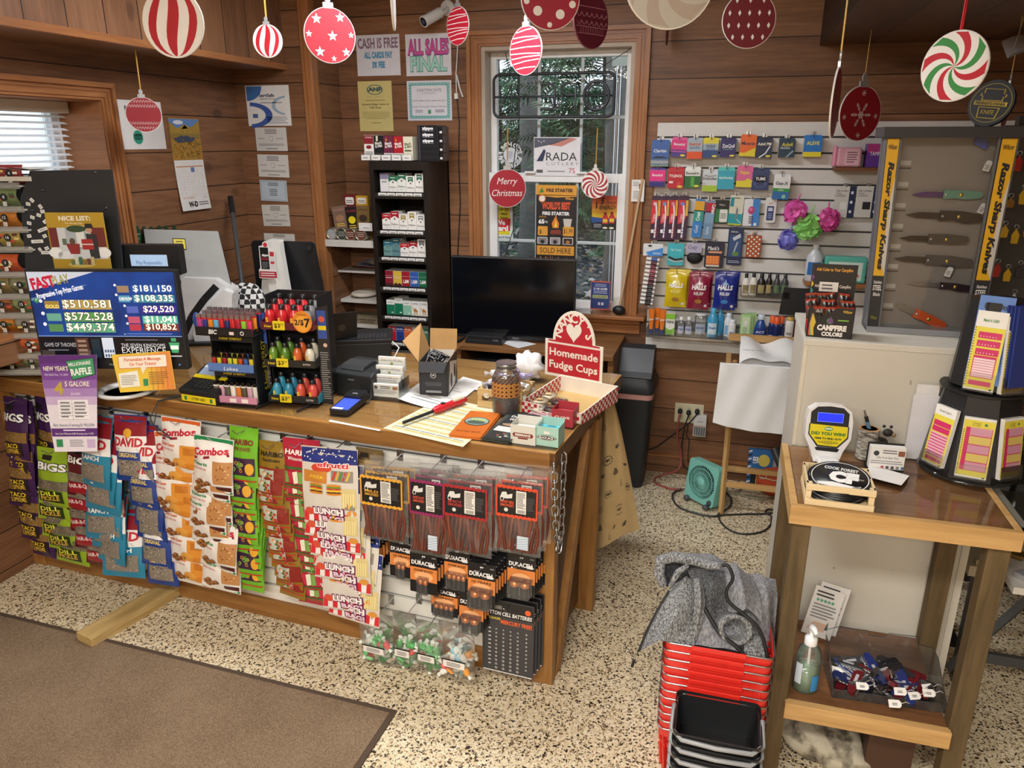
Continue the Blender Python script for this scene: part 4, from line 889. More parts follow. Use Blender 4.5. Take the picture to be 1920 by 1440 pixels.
for i in rg(16):
 M=MB();cc=C(rc.choice(('#cfcdd8','#8f86b8','#3a3340','#dcdad6','#b2a9d0')),.2,.3,coat=.5);M.A((0,0,0),.019,cc,8,6,(1.2,.8,.7),lambda d_:1+.18*sin(9*d_.x+7*d_.y)).U([(.02,0,0),(.036,.003,.006)],[.004,.013],cc,6).U([(-.02,0,0),(-.036,.003,-.004)],[.004,.013],cc,6)
 ii=i;gx,gy=(ii%4-1.5)*.045,.035+.035*(ii//4%4);one('wrapped_candy',M,'silver and purple wrapped candy heaped in the crate behind the jar','candy',F.w(cx+gx*w/.2,gy,ZT+.055+.028*((ii*7)%3)),rc.uniform(0,3),'wrapped candies in the counter crate')
F=sd(990,712,0);M=MB().A((0,0,.05),.062,C('#e4e4e4',.35,var=.05),22,14,(1.15,.8,1.1),lambda d_:.85+.22*abs(sin(5*d_.x+3*d_.z))*abs(sin(6*d_.z+4*d_.y))+.12*sin(11*d_.x*d_.z+2));one('plastic_bag',M,'crumpled white plastic bag behind the wooden candy crate','bag',F.w(0,0,ZT+.012),0)
a,b,c_,e_=[WF.top(*p,ZT)for p in((978,772),(1090,797),(1133,722),(1024,700))]
F=Fr(a[0],a[1],math.degrees(atan2(b[1]-a[1],b[0]-a[0])));w=hypot(b[0]-a[0],b[1]-a[1]);d=.3
th=TH('fudge_display_box','red and white checked fudge cup display box with arched sign','display box',F.w(0,0,ZT+.001),F.rz)
RED,CREAM=C('#b8202e',.5),C('#e9e2d6',.6);H0,H1=.042,.045;t=.004
def checks(M,poly_fn,L,hfn,n,rows,sgn=1):
 s_=L/n
 for i in rg(n):
  for k in rg(rows):
   z0,z1=k*s_,(k+1)*s_
   if(i+k)%2==0:
    x0,x1=i*s_,(i+1)*s_;h0,h1=hfn(x0),hfn(x1)
    if z0>=min(h0,h1):continue
    M.P([(x0,z0),(x1,z0),(x1,min(z1,h1)),(x0,min(z1,h0))],RED,1)
M=MB();hf=lambda x:H0+(H1+.02-H0)*x/d
M.Z([(0,0),(w*.3,0),(w*.3,H0),(0,H0)],0,t,CREAM).Z([(w*.75,0),(w,0),(w,H0),(w*.75,H0)],0,t,CREAM).Z([(w*.3,0),(w*.75,0),(w*.75,.018),(w*.3,.018)],0,t,CREAM);M.y=0
for x0,x1,hh in((0,.3,H0),(.75,1,H0),(.3,.75,.018)):
 n=int((x1-x0)*w/.0135)
 for i in rg(n):
  for k in rg(4):
   z0_,z1_=k*.0135,min(hh,(k+1)*.0135)
   if(i+k)%2==0 and z0_<hh:M.R(x0*w+i*.0135,z0_,x0*w+(i+1)*.0135,z1_,RED,1)
M.B('front_wall',th)
for nm,xx in(('side_wall',0),('side_wall',w)):
 M=MB();M.T=MT((xx,0,0))@MR(90,'Z');M.Z([(0,0),(d,0),(d,hf(d)),(0,H0)],0 if xx==0 else-0,t if xx==0 else t,CREAM);M.y=0
 checks(M,None,d,hf,20,8);M.T=Matrix();M.B(nm,th)
M=MB().K(0,d-t,0,w,d,H1+.02,CREAM).K(0,0,0,w,d,.003,'#c4a468');M.B('inner_tray',th)
cx,zb,sw,sh=F.bb(1022,645,1130,712,d);zb=ZT+.058
zt2=F.hit(1076,643,d)[1];za=F.hit(1076,584,d)[1];xl,xr=F.hit(1022,680,d)[0],F.hit(1130,680,d)[0];cx=(xl+xr)/2;sw=xr-xl;rA=sw*.365
arch=[(-sw/2,0),(sw/2,0),(sw/2,zt2-zb)]+[(rA*cos(R_(x)),(zt2-zb)+(za-zt2)*sin(R_(x)))for x in rg(0,181,10)]+[(-sw/2,zt2-zb)]
M=MB(y=0);hz=zt2-zb;M.Z(arch,0,.004,CREAM);mg=.012
M.P([(-sw/2+mg,mg),(sw/2-mg,mg),(sw/2-mg,hz-mg*1.3),(-sw/2+mg,hz-mg*1.3)],RED,1)
M.P([(-sw/2+mg*1.2,hz-mg*.6),(sw/2-mg*1.2,hz-mg*.6),(sw/2-mg*1.2,hz-mg*.1)]+[((rA-mg)*cos(R_(x)),hz+(za-zt2-mg)*sin(R_(x)))for x in rg(0,181,10)]+[(-sw/2+mg*1.2,hz-mg*.1)],RED,1)
ah=za-zt2
for i,ch_ in en("NANCY'S"):
 a_=166-25.3*i;M.X(ch_,rA*.58*cos(R_(a_)),hz+.01+ah*.56*sin(R_(a_)),ah*.27,CREAM,2,bd=.03,rot=a_-90)
hp=[]
for k in rg(40):tt=2*pi*k/40;hp.append((rA*.36*.0625*16*sin(tt)**3,hz+ah*.34+ah*.34*(13*cos(tt)-5*cos(2*tt)-2*cos(3*tt)-cos(4*tt))/16))
M.P(hp,CREAM,2)
M.X('Homemade',0,hz*.58,hz*.2,CREAM,2,w=sw*.84,bd=.025).X('Fudge Cups',0,hz*.24,hz*.2,CREAM,2,w=sw*.84,bd=.025)
M.B('sign_board',th,loc=(cx,d,zb-ZT))
for i,(px,py,c1_,c2_)in en(((1028,742,'#e3d6b4','#cdb98a'),(1012,752,'#d9c7a2','#b89a6a'),(1048,757,'#3a2119','#5a3a2c'),(1008,764,'#e6dcc6','#c9b48c'),(1034,766,'#4a2d22','#6b4636'))):
 x,y=WF.top(px,py,ZT+.02);t2=TH('fudge_cup',('cream fudge cup at the back of the checked box','tan fudge cup at the left of the checked box','dark fudge cup at the right of the checked box','cream fudge cup at the front of the checked box','dark fudge cup at the front of the checked box')[i],'fudge cup',(x,y,ZT+.006+.008*(i==2)),0,'fudge cups in the checked box')
 M=MB().H([(.026,0),(.034,.016),(0,.018)],C(c1_,.4),n=18);M.B('fudge',t2);M=MB().H([(.027,0),(.0365,.02),(.035,.022),(0,.023)],AC,n=18);M.B('clear_cup',t2);M=MB().H([(.014,.0235),(0,.0236)],C(c2_),n=12);M.B('round_label',t2)
F=sd(715,750,2);cx,z0,w,h=F.bb(692,682,748,752,0);z0=ZT+.001
th=TH('card_holder','clear stepped holder full of business cards beside the payment phone','card holder',F.w(cx,0,z0),F.rz)
M=MB().K(-w/2,0.,0,w/2,.11,.004,AC);[M.K(-w/2,.027*k,0,w/2,.027*k+.002,h*(.38+.17*k),AC)for k in rg(4)];M.K(-w/2,0,0,-w/2+.002,.11,h*.5,AC).K(w/2-.002,0,0,w/2,.11,h*.5,AC).B('clear_tiers',th)
for k in rg(4):
 M=MB(y=.004+.027*k);zc=h*(.05+.19*k);y_=.004+.027*k
 M.K(-w*.45,y_,zc,w*.45,y_+.012,zc+.052,'#f0efe9');zt=zc+.052
 if k==0:M.D(-w*.3,zt-.014,.008,'#5a5a5a',1);M.L(-w*.15,w*.2,zt-.02,zt-.006,2,'#555555',1).L(-w*.4,w*.4,zc+.012,zt-.022,3,'#999999',1).R(w*.26,zt-.02,w*.42,zt-.008,'#a06a3a',1)
 elif k==1:M.X('See me and me!',0,zt-.014,.007,'#3a3a3a',1,w=w*.7);M.L(-w*.35,w*.35,zt-.03,zt-.018,2,'#777777',1)
 else:M.X('Jumpin Jim Gift Shop',0,zt-.016,.008,'#2f5f77',1,w=w*.72,sr=.2);M.D(0,zt-.026,.006,'#8f9a3a',1)
 one('business_card_stack',M,f'stack of white business cards in the clear holder, {("front", "second", "third", "rear")[k]} tier','cards',F.w(cx,0,z0+.004),F.rz,'business card stacks in the stepped holder')
p=[WF.top(*q,ZT+.012)for q in((616,772),(652,782),(690,752),(660,743))]
F=Fr(p[0][0],p[0][1],math.degrees(atan2(p[1][1]-p[0][1],p[1][0]-p[0][0])));w=.082;d=hypot(p[3][0]-p[0][0],p[3][1]-p[0][1])
ang=atan2(p[3][1]-p[0][1],p[3][0]-p[0][0])-pi/2
th=TH('payment_terminal','black handheld card payment terminal with blue screen at the counter edge','card reader',(p[0][0],p[0][1],ZT+.001),ang,None,(R_(4),0,ang))
M=MB().Zz(rr(0,0,w,d,.012),0,.02,BK).Zz(rr(.004,d*.62,w-.004,d*.98,.01),.02,.032,BK);cs=M.B('case',th,bev=.002)
M=MB().K(.007,.012,.0205,w-.007,d*.64,.0212,C('#3d55c8',.2,emit=.7)).K(.007,.012,.0212,w*.62,.026,.0216,C('#dfe3ee',.2,emit=.6));M.L
M.B('screen',cs);M=MB();M.T=MT((w/2,d*.74,.0325))@MR(-90,'X');M.y=0;M.X('CPA',0,0,.008,'#d9d9d9',1,bd=.02);M.T=Matrix();M.B('logo',cs)
M=MB().U([(w*.5,d,.012),(w*.2,d+.04,.05),(w*.9,d+.03,.055),(w*1.3,d*.75,.02),(w*1.25,d*.6,.004)],.0025,BK);M.B('cable',th)
F=sd(664,744,-8);cx,z0,w,h=F.bb(622,690,700,744,0)
th=TH('receipt_printer','black receipt printer behind the payment terminal','printer',F.w(cx,0,ZT+.001),F.rz);w*=.92
M=MB().Zx([(0,0),(0,h*.74),(.02,h*.86),(.17,h*.95),(.18,0)],-w/2,w/2,C('#26292b',.45));M.B('body',th,bev=.004);M=MB().Zx([(.015,h*.86),(.03,h*1.),(.09,h*1.06),(.13,h*.98),(.13,h*.9)],-w*.36,w*.22,C('#3a3e40',.35));M.B('lid',th,bev=.004)
M=MB(y=0).R(-w*.1,h*.55,w*.06,h*.6,'#6b6e70',1);M.B('badge',th)
F=sd(662,690,24)
M=MB().K(-.08,.02,0,.17,.26,.105,C('#1d1e20',.5));one('cash_box',M,'dark box under the open laptop behind the racks','box',F.w(0,0,ZT+.001),F.rz,bev=.003)
th=TH('laptop','open black laptop with its lid back towards the shop','laptop',F.w(.02,.02,ZT+.107),F.rz)
M=MB().K(-.12,0.,0,.16,.22,.016,BK);lb_=M.B('base',th,bev=.003);M=MB();[M.K(-.1+.017*i,.03+.017*k,.016,-.1+.017*i+.014,.03+.017*k+.014,.019,C('#2e2f32',.5))for i in rg(14)for k in rg(5)];M.B('keyboard',lb_)
M=MB();M.T=MT((-.12,0,.016))@MR(20,'Z')@MR(12,'X');M.K(-.1,0,0,.13,.007,.13,BK);M.y=0;M.D(.06,.06,.017,C('#4d5053',.3,.6),1);M.T=Matrix();M.B('lid',th)
M=MB().U([(.16,.02,0.),(.19,-.02,-.02),(.17,-.05,-.05),(.12,-.04,-.08)],.003,'#d9d9d9');M.B('white_cable',th)
YEL=C('#e6d21f',.4)
def bottle(th,x,y,z,body,cap,lab,sc=1.,name='shot_bottle',desc=None,fr=None,grp=None):
 t=TH(name,desc,'bottle',fr.w(x,y,z),fr.rz,grp);r=.0175*sc
 M=MB().H([(r*.92,0),(r,.004),(r,.045*sc),(r*.86,.055*sc),(r*.5,.066*sc),(r*.5,.07*sc)],C(body,.3,coat=.3),n=14);M.y=-r-.0005;M.X('5',-.004*sc,.022*sc,.016*sc,lab,1,bd=.04).X('ENERGY',0,.012*sc,.006*sc,lab,1,w=.022*sc,bd=.03).B('bottle_body',t)
 M=MB().H([(r*.62,.068*sc),(r*.62,.084*sc),(r*.5,.086*sc),(0,.086*sc)],C(cap,.35),n=12);M.B('cap',t);return t
F2=sd(565,752,6);cx,z0,w,h=F2.bb(514,566,610,748,0);z0=ZT+0.;w=.205;h=.42
px_=F2.hit(562,740,0)[0]
th=TH('energy_shot_rack','three tier black and yellow energy shot rack with yellow price tags','display rack',F2.w(px_,0,ZT+.001),F2.rz)
M=MB().K(-w/2,.1,0.,w/2,.11,h,BK).K(-w/2-.004,0.,.03,-w/2,.11,h,BK);M.B('back_board',th)
M=MB().Z([(w/2+.004,.02),(w/2+.006,.02),(w/2+.006,h),(w/2+.004,h)],-.01,.13,BK);M.T=MT((w/2-.004,-.01,0));M.y=0;M.P([(0,0.),(.045,-.005),(.05,h*.93),(0.,h*.9)],'#202023',1)
M.R(.004,h*.62,.04,h*.88,'#3450a0',2).D(.022,h*.8,.012,'#d95a4a',3).R(.006,h*.7,.038,h*.74,YEL,3).L(.006,.04,h*.04,h*.5,22,'#8a8a86',2).D(.03,h*.56,.008,'#d9b8a0',3);M.T=Matrix();M.B('side_panel',th)
M=MB(y=-.012).P([(-w/2-.03,.05),(-w/2-.004,.045),(-w/2-.004,h*.86),(-w/2-.03,h*.92)],'#202023',1).R(-w/2-.028,h*.55,-w/2-.006,h*.84,'#3450a0',2).L(-w/2-.028,-w/2-.006,h*.14,h*.45,16,'#8a8a86',2);M.B('left_wing',th)
for k,(zt,bods,pz)in en(((.3,('#c8262f','#c8262f','#d2333a','#8e8f94'),1),(.155,('#6f9a35','#5c8a30','#d8632e','#d9d4c4'),2),(.012,('#3f9fc0','#348fb5','#dc5a4a','#d9524a'),2))):
 M=MB();dk=('#5c1620','#22201c','#2f8fa8')[k];M.K(-w/2,-.055,zt,w/2,.1,zt+.004,BK).Z([(-w/2,zt),(w/2,zt),(w/2,zt+.028),(-w/2,zt+.028)],-.058,-.055,dk if k!=2 else '#1d1f22')
 for sx in(-1,1):M.T=MT((sx*w/2,0,0))@MR(90,'Z');M.Z([(-.055,zt),(.1,zt),(.1,zt+.075),(-.055,zt+.028)],-.001,.001,dk);M.T=Matrix()
 M.y=-.058;M.X('5-hour',-w*.36,zt+.009,.009,YEL,1,w=.03,bd=.03).X('EXTRA',w*.34,zt+.01,.007,'#e8e4da',1,w=.03).B('tier',th)
 M=MB(y=-.06);tx_=-w*.14;M.Z(rr(tx_-.024,zt+0.,tx_+.024,zt+.034,.003),-.0615,-.0595,YEL);M.y=-.0615;M.X('$3',tx_-.006,zt+.009,.016,'#1a1a1a',1,w=.024,bd=.02).X('39',tx_+.013,zt+.017,.009,'#1a1a1a',1,w=.012).B('price_tag',th)
 for row in rg(3 if k==0 else 2):
  for i in rg(4):bottle(th,px_-w*.36+i*w*.24,-.035+.042*row,ZT+.006+zt+(.012*row),bods[i],'#1d1d20','#f0d43c' if bods[i]!='#d9d4c4' else '#c8a42a',1. if k else 1.02,'shot_bottle',f'energy shot bottle on the {("top", "middle", "bottom")[k]} tier, {("front", "second", "back")[row]} row, {("first", "second", "third", "fourth")[i]} from left',F2,f'energy shot bottles on the {("top", "middle", "bottom")[k]} tier')
M=MB().U([(-w*.42,.08,.012),(-w*.5,-.06,.006),(-w*.62,-.115,.0035)],.004,BK).U([(w*.36,.08,.012),(w*.32,-.06,.006),(w*.22,-.125,.0035)],.004,BK);M.B('wire_feet',th)
cxd,czd,dw,dh=F2.bb(549,583,585,624,-.075);M=MB(y=-.001).Z(circ(0,dh/2,dw/2,dh/2,28),-.001,0,C('#e08a28',.4)).D(0,dh*.42,dw*.4,'#eda53a',1,rz=dh*.36).X('5-hour',0,dh*.8,dh*.08,'#5a2c10',2,w=dw*.5).X('2/$',-dw*.16,dh*.36,dh*.24,'#1a1410',3,w=dw*.48,bd=.02).X('7',dw*.26,dh*.28,dh*.38,'#1a1410',3,bd=.03)
one('price_disc',M,'round orange two for seven dollars tag clipped on the energy shot rack','tag',F2.w(cxd,-.076,czd),F2.rz)
F3=sd(455,752,4);w3=.19;pxc=F3.hit(456,745,0)[0];h3=.34
th=TH('lighter_rack','black three tier rack of lighters beside the lottery card reader','display rack',F3.w(pxc,0,ZT+.001),F3.rz)
M=MB().K(-w3/2,.1,0,w3/2,.108,h3-.03,BK).K(w3/2,-.05,0,w3/2+.004,.108,h3-.04,BK).K(-w3/2-.004,-.02,0,-w3/2,.108,h3-.04,BK).K(-w3/2,-.05,0,w3/2,.1,.012,BK);M.B('frame',th)
M=MB();M.T=MT((w3/2+.004,-.05,0))@MR(90,'Z');M.y=0;M.X('5-hour ENERGY',.08,.05,.03,YEL,1,al='l',w=.2,rot=90,sr=.2);M.T=Matrix();M.B('side_lettering',th)
for k,(zt,hh,c_)in en(((.008,.03,'#c98aa6'),(.135,.034,'#5b7fc0'),(.275,.034,'#1b1b1e'))):
 ex=.035 if k==2 else 0
 M=MB(y=-.06).K(-w3/2-ex,-.06,zt,w3/2+ex*.3,.1,zt+.004,BK).Z([(-w3/2-ex,zt),(w3/2+ex*.3,zt),(w3/2+ex*.3,zt+hh),(-w3/2-ex,zt+hh)],-.06,-.057,C(c_,.4))
 if k==2:M.X('BIC',-w3*.3,zt+.009,.016,'#e8e8e8',1,bd=.04,sr=.2);M.R(w3*.06,zt+.008,w3*.16,zt+.02,'#e8d9cf',1).O(w3*.34,zt+.016,.005,.008,'#e8e8e8',1)
 if k==1:M.X('Lakes',0,zt+.008,.014,'#f2f2f2',1,w=.06,sr=.2)
 if k==0:
  for j in rg(2):M.R(-.02+.05*j,zt+.006,.008+.05*j,zt+.022,'#efe6e2',1)
 M.B('tray',th)
 M=MB(y=-.02).X('5-hour ENERGY',-w3*.06,zt-.022 if k else-0.,.013,YEL,1,w=.1,sr=.25,bd=.02)
 if k:M.K(-w3/2,-.02,zt-.03,w3/2,-.018,zt-.002,BK);M.B('header_strip',th)
def lighter(x,y,z,col,label,grp,sc=1.,pat=None,guard='#b9bcc0'):
 t=TH('pocket_lighter',label,'lighter',F3.w(pxc+x,y,z),F3.rz,grp);M=MB().H([(.0105*sc,0),(.011*sc,.004),(.011*sc,.056*sc),(.01*sc,.058*sc)],C(col,.25,coat=.3),n=12,sy=.6);M.B('tank',t)
 M=MB().K(-.009*sc,-.005*sc,.058*sc,.009*sc,.005*sc,.066*sc,C(pat or '#c8232c')).K(-.008*sc,-.0052*sc,.064*sc,.008*sc,.0052*sc,.079*sc,C(guard,.3,.9));M.B('metal_guard',t)
BC=('#b83a86','#2d2f86','#e0862a','#5fb2d8','#c8252d','#26306e','#c8252d','#b01f3a','#8fc63a','#d2336a')
for row in rg(3):
 for i in rg(10):lighter(-w3/2-.022+i*(w3+.03)/9.6,-.045+.036*row,ZT+.282+.006*row,BC[(i+row*3)%10],f'pocket lighter in the top tray, {("front", "middle", "back")[row]} row, {NTH[i]} from left','lighters in the top tray',.94)
for row in rg(2):
 for i in rg(8):lighter(-w3*.42+i*w3*.118,-.04+.05*row,ZT+.141+.004*row,('#b8262e','#d8c83a','#a82030','#cbd23c','#e0d438','#c8532a','#3a66b0','#d8c83a')[(i+row)%8],f'translucent lighter in the middle tray, {("front", "back")[row]} row, {NTH[i]} from left','lighters in the middle tray',.8,'#2a2a2c','#26272a')
for i in rg(8):lighter(-w3*.44+i*w3*.125,-.042,ZT+.014,('#6f6a58','#d09ab4','#5a5648','#e8e6e0','#d87a34','#55503f','#caa2b8','#d9d7cf')[i],f'camouflage lighter in the bottom tray, {NTH[i]} from left','lighters in the bottom tray',1.,'#e6e4de','#3a3a3c')
M=MB().A((0,0,0),.03,C('#27408f',.25,coat=.4),14,10,(.5,.35,1.1));one('lighter_holder',M,'dark blue oval lighter holder at the left end of the top tray','holder',F3.w(pxc-w3/2-.045,-.03,ZT+.325),F3.rz)
F=sd(418,662,0,ZT);cx,z0,w,h=F.bb(404,608,428,662,0);th=TH('glass_tumbler','clear tumbler with a printed card in it behind the lighter rack','glass',F.w(cx,0,ZT+.001));M=MB().H([(w/2*.9,0),(w/2,h)],AC,n=16).H([(w/2*.9,0),(w/2*.8,.01),(0,.01)],AC,n=16);M.B('glass',th);M=MB(y=-.002).K(-w*.3,-.002,.012,w*.3,0,h*.8,'#2b2326').L(-w*.25,w*.25,h*.2,h*.7,5,'#b0485a',1);M.B('card',th)
# left end of the counter: lottery corner
F=sd(222,738,15);MF=F
th=TH('lottery_monitor','wide flat monitor showing a blue jackpot prize list on the counter','monitor',F.w(0,0,ZT+.001),F.rz)
cx,z0,w,h=F.bb(63,506,341,692,-.02);z0-=ZT+.001
M=MB().K(cx-w/2,-.02,z0,cx+w/2,.015,z0+h,BK);bz_=M.B('bezel',th,bev=.003)
M=MB().H([(.09,0),(.113,.003),(.117,.01),(.113,.016),(.093,.014),(.087,.008),(.09,0)],C('#d9dad8',.3),.03,.02,36);M.B('ring_base',th)
M=MB().U([(cx,.03,.01),(cx,.05,.14),(cx,.03,z0+h*.5)],.014,BK).K(cx-.03,.02,.005,cx+.03,.115,.014,BK);M.B('neck',th)
E_=.55
def SCR(hx):return C(hx,.25,emit=E_,var=0.)
m,n,l,b=nt('screen_blue');tx=n.new('ShaderNodeTexCoord');sp=n.new('ShaderNodeSeparateXYZ');l.new(tx.outputs['Object'],sp.inputs[0]);no=n.new('ShaderNodeTexNoise');dv(no,'Scale',5);l.new(tx.outputs['Object'],no.inputs[0]);r_=ramp(n,[(.3,'#0c1c4a'),(.6,'#17408f'),(.8,'#0e2a66')]);l.new(no.outputs['Fac'],r_.inputs[0]);l.new(r_.outputs[0],b.inputs['Base Color']);l.new(r_.outputs[0],b.inputs['Emission Color']);dv(b,'Emission Strength',E_);dv(b,'Roughness',.25)
SB=m
M=MB(y=-.0205);x0,x1=cx-w/2+.008,cx+w/2-.008;zb,zt=z0+h*.105,z0+h-.008;zm=z0+h*.345
X=lambda u:x0+(x1-x0)*u
Z=lambda v:zm+(zt-zm)*v
M.R(x0,zm,x1,zt,SB,1).P([(x0,Z(.7)),(X(.46),Z(1)),(x0,Z(1))],SCR('#b9c2d2'),2).P([(x0,Z(.55)),(x0,Z(.59)),(X(.38),Z(.8)),(X(.4),Z(.8))],SCR('#6c7fae'),2)
M.X('FAST',X(.105),Z(.76),.04,SCR('#b3203c'),3,w=.094,bd=.05,rot=9).X('PLAY',X(.23),Z(.82),.034,SCR('#8f8a3c'),3,w=.068,bd=.02,rot=9)
M.X('Progressive Top Prize Games',X(.21),Z(.66),.021,SCR('#e9eef6'),3,w=.19,bd=.02,rot=12).D(X(.035),Z(.56),.011,SCR('#2f7f52'),3).X('P',X(.035),Z(.55),.009,SCR('#e9f2ea'),4)
for v,c_,s_ in((.43,'#a8904c','$510,581'),(.235,'#4f8a4a','$572,528'),(.065,'#57a07a','$449,374')):
 M.R(X(.205),Z(v-.01),X(.545),Z(v+.14),SCR(c_),2).X(s_,X(.375),Z(v+.02),.03,SCR('#1a2430'),3,w=.195,bd=.05).X(s_,X(.375),Z(v+.02),.03,SCR('#f0eee4'),4,w=.19,bd=.015)
 M.R(X(.085),Z(v),X(.185),Z(v+.12),SCR({'#a8904c':'#8f7a3a','#4f8a4a':'#5f9a8a','#57a07a':'#4f7f4f'}[c_]),3).D(X(.062),Z(v+.12),.007,SCR('#dfe6f2'),3)
M.X('GOLD',X(.135),Z(.44),.013,SCR('#e6d27a'),4,w=.055,bd=.03)
for v,c_,s_ in((.69,'#1f4f9a','$181,150'),(.54,'#3f7f93','$108,335'),(.37,'#3a2a86','$29,520'),(.21,'#57b09a','$11,041'),(.09,'#6b3326','$10,852')):
 xa=.7 if v>.5 else .745;M.R(X(xa),Z(v-.01),X(.985),Z(v+.11),SCR(c_),2).X(s_,X((xa+.985)/2),Z(v+.015),.024,SCR('#f2f0e8'),3,w=.15 if v>.5 else .12,bd=.02).R(X(xa-.1),Z(v-.005),X(xa-.02),Z(v+.1),SCR({.69:'#8f7a5f',.54:'#4f8fb0',.37:'#4f5fae',.21:'#b0506a',.09:'#a9384a'}[v]),2).D(X(xa-.11),Z(v+.11),.005,SCR('#dfe6f2'),3)
M.X('CASH FLOW',X(.65),Z(.565),.012,SCR('#f0f0e8'),4,w=.05,bd=.03).R(X(.6),Z(.02),X(.61),Z(.04),SCR('#99aaaa'),2).R(X(.605),Z(.06),X(.6065),Z(.74),SCR('#2a4f96'),2).L(X(.62),X(.95),Z(.02),Z(.05),1,SCR('#5f79b8'),2)
M.R(x0,zm-.003,x1,zm,SCR('#7fa0d8'),2)
M.R(x0,zb,x1,zm-.003,SCR('#0d0f16'),1);Zb=lambda v:zb+(zm-.003-zb)*v
M.X('GAME OF THRONES',X(.14),Zb(.55),.016,SCR('#a9adb8'),2,w=.125).L(X(.05),X(.2),Zb(.35),Zb(.45),1,SCR('#6c707c'),2).R(X(.25),Zb(.06),X(.34),Zb(.94),SCR('#4a2f28'),2);[M.R(X(.265),Zb(.15+.2*k),X(.325),Zb(.25+.2*k),SCR('#8f7a6a'),3)for k in rg(4)];M.R(X(.36),Zb(.06),X(.42),Zb(.9),SCR('#1c2c38'),2).R(X(.435),Zb(.06),X(.515),Zb(.95),SCR('#c2cde0'),2);[M.R(X(.445+.018*i),Zb(.1+.2*k),X(.457+.018*i),Zb(.22+.2*k),SCR('#3f4f6a'),3)for i in rg(4)for k in rg(2)]
M.X('THE SEVEN KINGDOMS',X(.72),Zb(.55),.014,SCR('#c9ccd2'),2,w=.175).X('EXPERIENCE',X(.72),Zb(.28),.024,SCR('#d9dbe0'),2,w=.175).L(X(.6),X(.84),Zb(.12),Zb(.2),1,SCR('#6c707c'),2).L(X(.6),X(.84),Zb(.82),Zb(.9),1,SCR('#6c707c'),2)
M.Z([(X(.915),Zb(.3)),(X(.96),Zb(.3)),(X(.975),Zb(.75)),(X(.9),Zb(.75))],-.0215,-.021,SCR('#3f9a6a')).R(X(.91),Zb(.45),X(.965),Zb(.62),SCR('#dfeee4'),3).R(X(.92),Zb(.8),X(.955),Zb(.95),SCR('#3f9a6a'),3).L(X(.89),X(.985),Zb(.1),Zb(.2),1,SCR('#c9ccd2'),2)
M.X('ViewSonic',X(.5),z0+h*.04,.008,'#b9b9b9',1).D(X(.955),z0+h*.05,.003,SCR('#5fa0ff'),1).B('screen',bz_)
cx2,z2,w2,h2=F.bb(80,668,187,842,-.1)
t=TH('raffle_poster','purple millionaire raffle poster hanging over the counter edge below the monitor','poster',F.w(cx2,-.125,z2),F.rz,None,(R_(-9),0,F.rz+R_(2)))
M=MB(y=0)
M.Z([(-w2*.38,0),(w2*.36,0),(w2*.5,h2),(-w2*.5,h2)],0,.0012,'#e6e0ea')
def tz(v):return v*h2
def tw(v):return w2*(.37+.13*v)
for k,c_ in en(('#5b2a78','#69348a','#7a4699','#8f62ab','#aa86c0','#c9b2d6')):v1=1-.085*k;v0=1-.085*(k+1);M.P([(-tw(v0),tz(v0)),(tw(v0),tz(v0)),(tw(v1),tz(v1)),(-tw(v1),tz(v1))],C(c_),1)
M.X("NEW YEAR'S",-w2*.22,tz(.84),h2*.045,'#f0ead0',2,w=w2*.42,bd=.02).X('ON SALE Nov. 12, 2024',-w2*.22,tz(.79),h2*.02,'#efe6f2',2,w=w2*.4)
M.P([(-w2*.04,tz(.94)),(w2*.44,tz(.97)),(w2*.46,tz(.8)),(w2*.06,tz(.74))],'#1f3a28',2).P([(-w2*.03,tz(.935)),(w2*.43,tz(.965)),(w2*.445,tz(.805)),(w2*.065,tz(.75))],'#3f9a6a',3).X('MILLIONAIRE',w2*.2,tz(.895),h2*.035,'#eef6ee',4,w=w2*.38,bd=.02,rot=6).X('RAFFLE',w2*.22,tz(.8),h2*.065,'#eef6ee',4,w=w2*.36,bd=.04,rot=6)
M.X('4',-w2*.2,tz(.6),h2*.12,'#c2a94a',2,bd=.04).X("5 GALORE",w2*.12,tz(.68),h2*.05,'#efe6d2',2,w=w2*.42,bd=.02).X('50,000',w2*.08,tz(.59),h2*.025,'#efe6f2',2)
M.R(-w2*.24,tz(.33),w2*.28,tz(.54),'#f3f0f4',2);[M.R(-w2*.23,tz(.335+.04*k),w2*.27,tz(.338+.04*k),'#8a8a8a',3)for k in rg(5)];M.R(w2*0.,tz(.33),w2*.005,tz(.54),'#8a8a8a',3).L(-w2*.2,-w2*.03,tz(.35),tz(.53),5,'#7d7d84',3).L(w2*.04,w2*.24,tz(.35),tz(.53),5,'#7d7d84',3)
M.X('Best chances of winning $1 MILLION',0,tz(.265),h2*.03,'#2c2438',2,w=w2*.7).P([(-tw(.16),tz(.16)),(tw(.16),tz(.16)),(tw(.245),tz(.245)),(-tw(.245),tz(.245))],'#5b2a78',2).X("New Year's Millionaire Raffle Drawing on Jan. 4, 2025",0,tz(.18),h2*.02,'#f2eef6',3,w=w2*.66).L(-w2*.2,w2*.2,tz(.21),tz(.24),1,'#e6dcef',3,al='c')
M.R(-w2*.33,tz(.05),-w2*.22,tz(.13),'#2f8a57',2).L(-w2*.1,w2*.14,tz(.05),tz(.13),4,'#8a8a90',2).R(w2*.2,tz(.04),w2*.34,tz(.13),'#c9b2d6',2).B('printed_sheet',t)
M=MB(y=-.001).R(-w2*.42,h2*.99,-w2*.2,h2*1.05,FILM,1).R(w2*.2,h2*.99,w2*.42,h2*1.05,FILM,1);M.B('clear_tape',t)
cx2,z2,w2,h2=F.bb(208,665,320,736,-.09);z2=max(z2,ZT+.004)
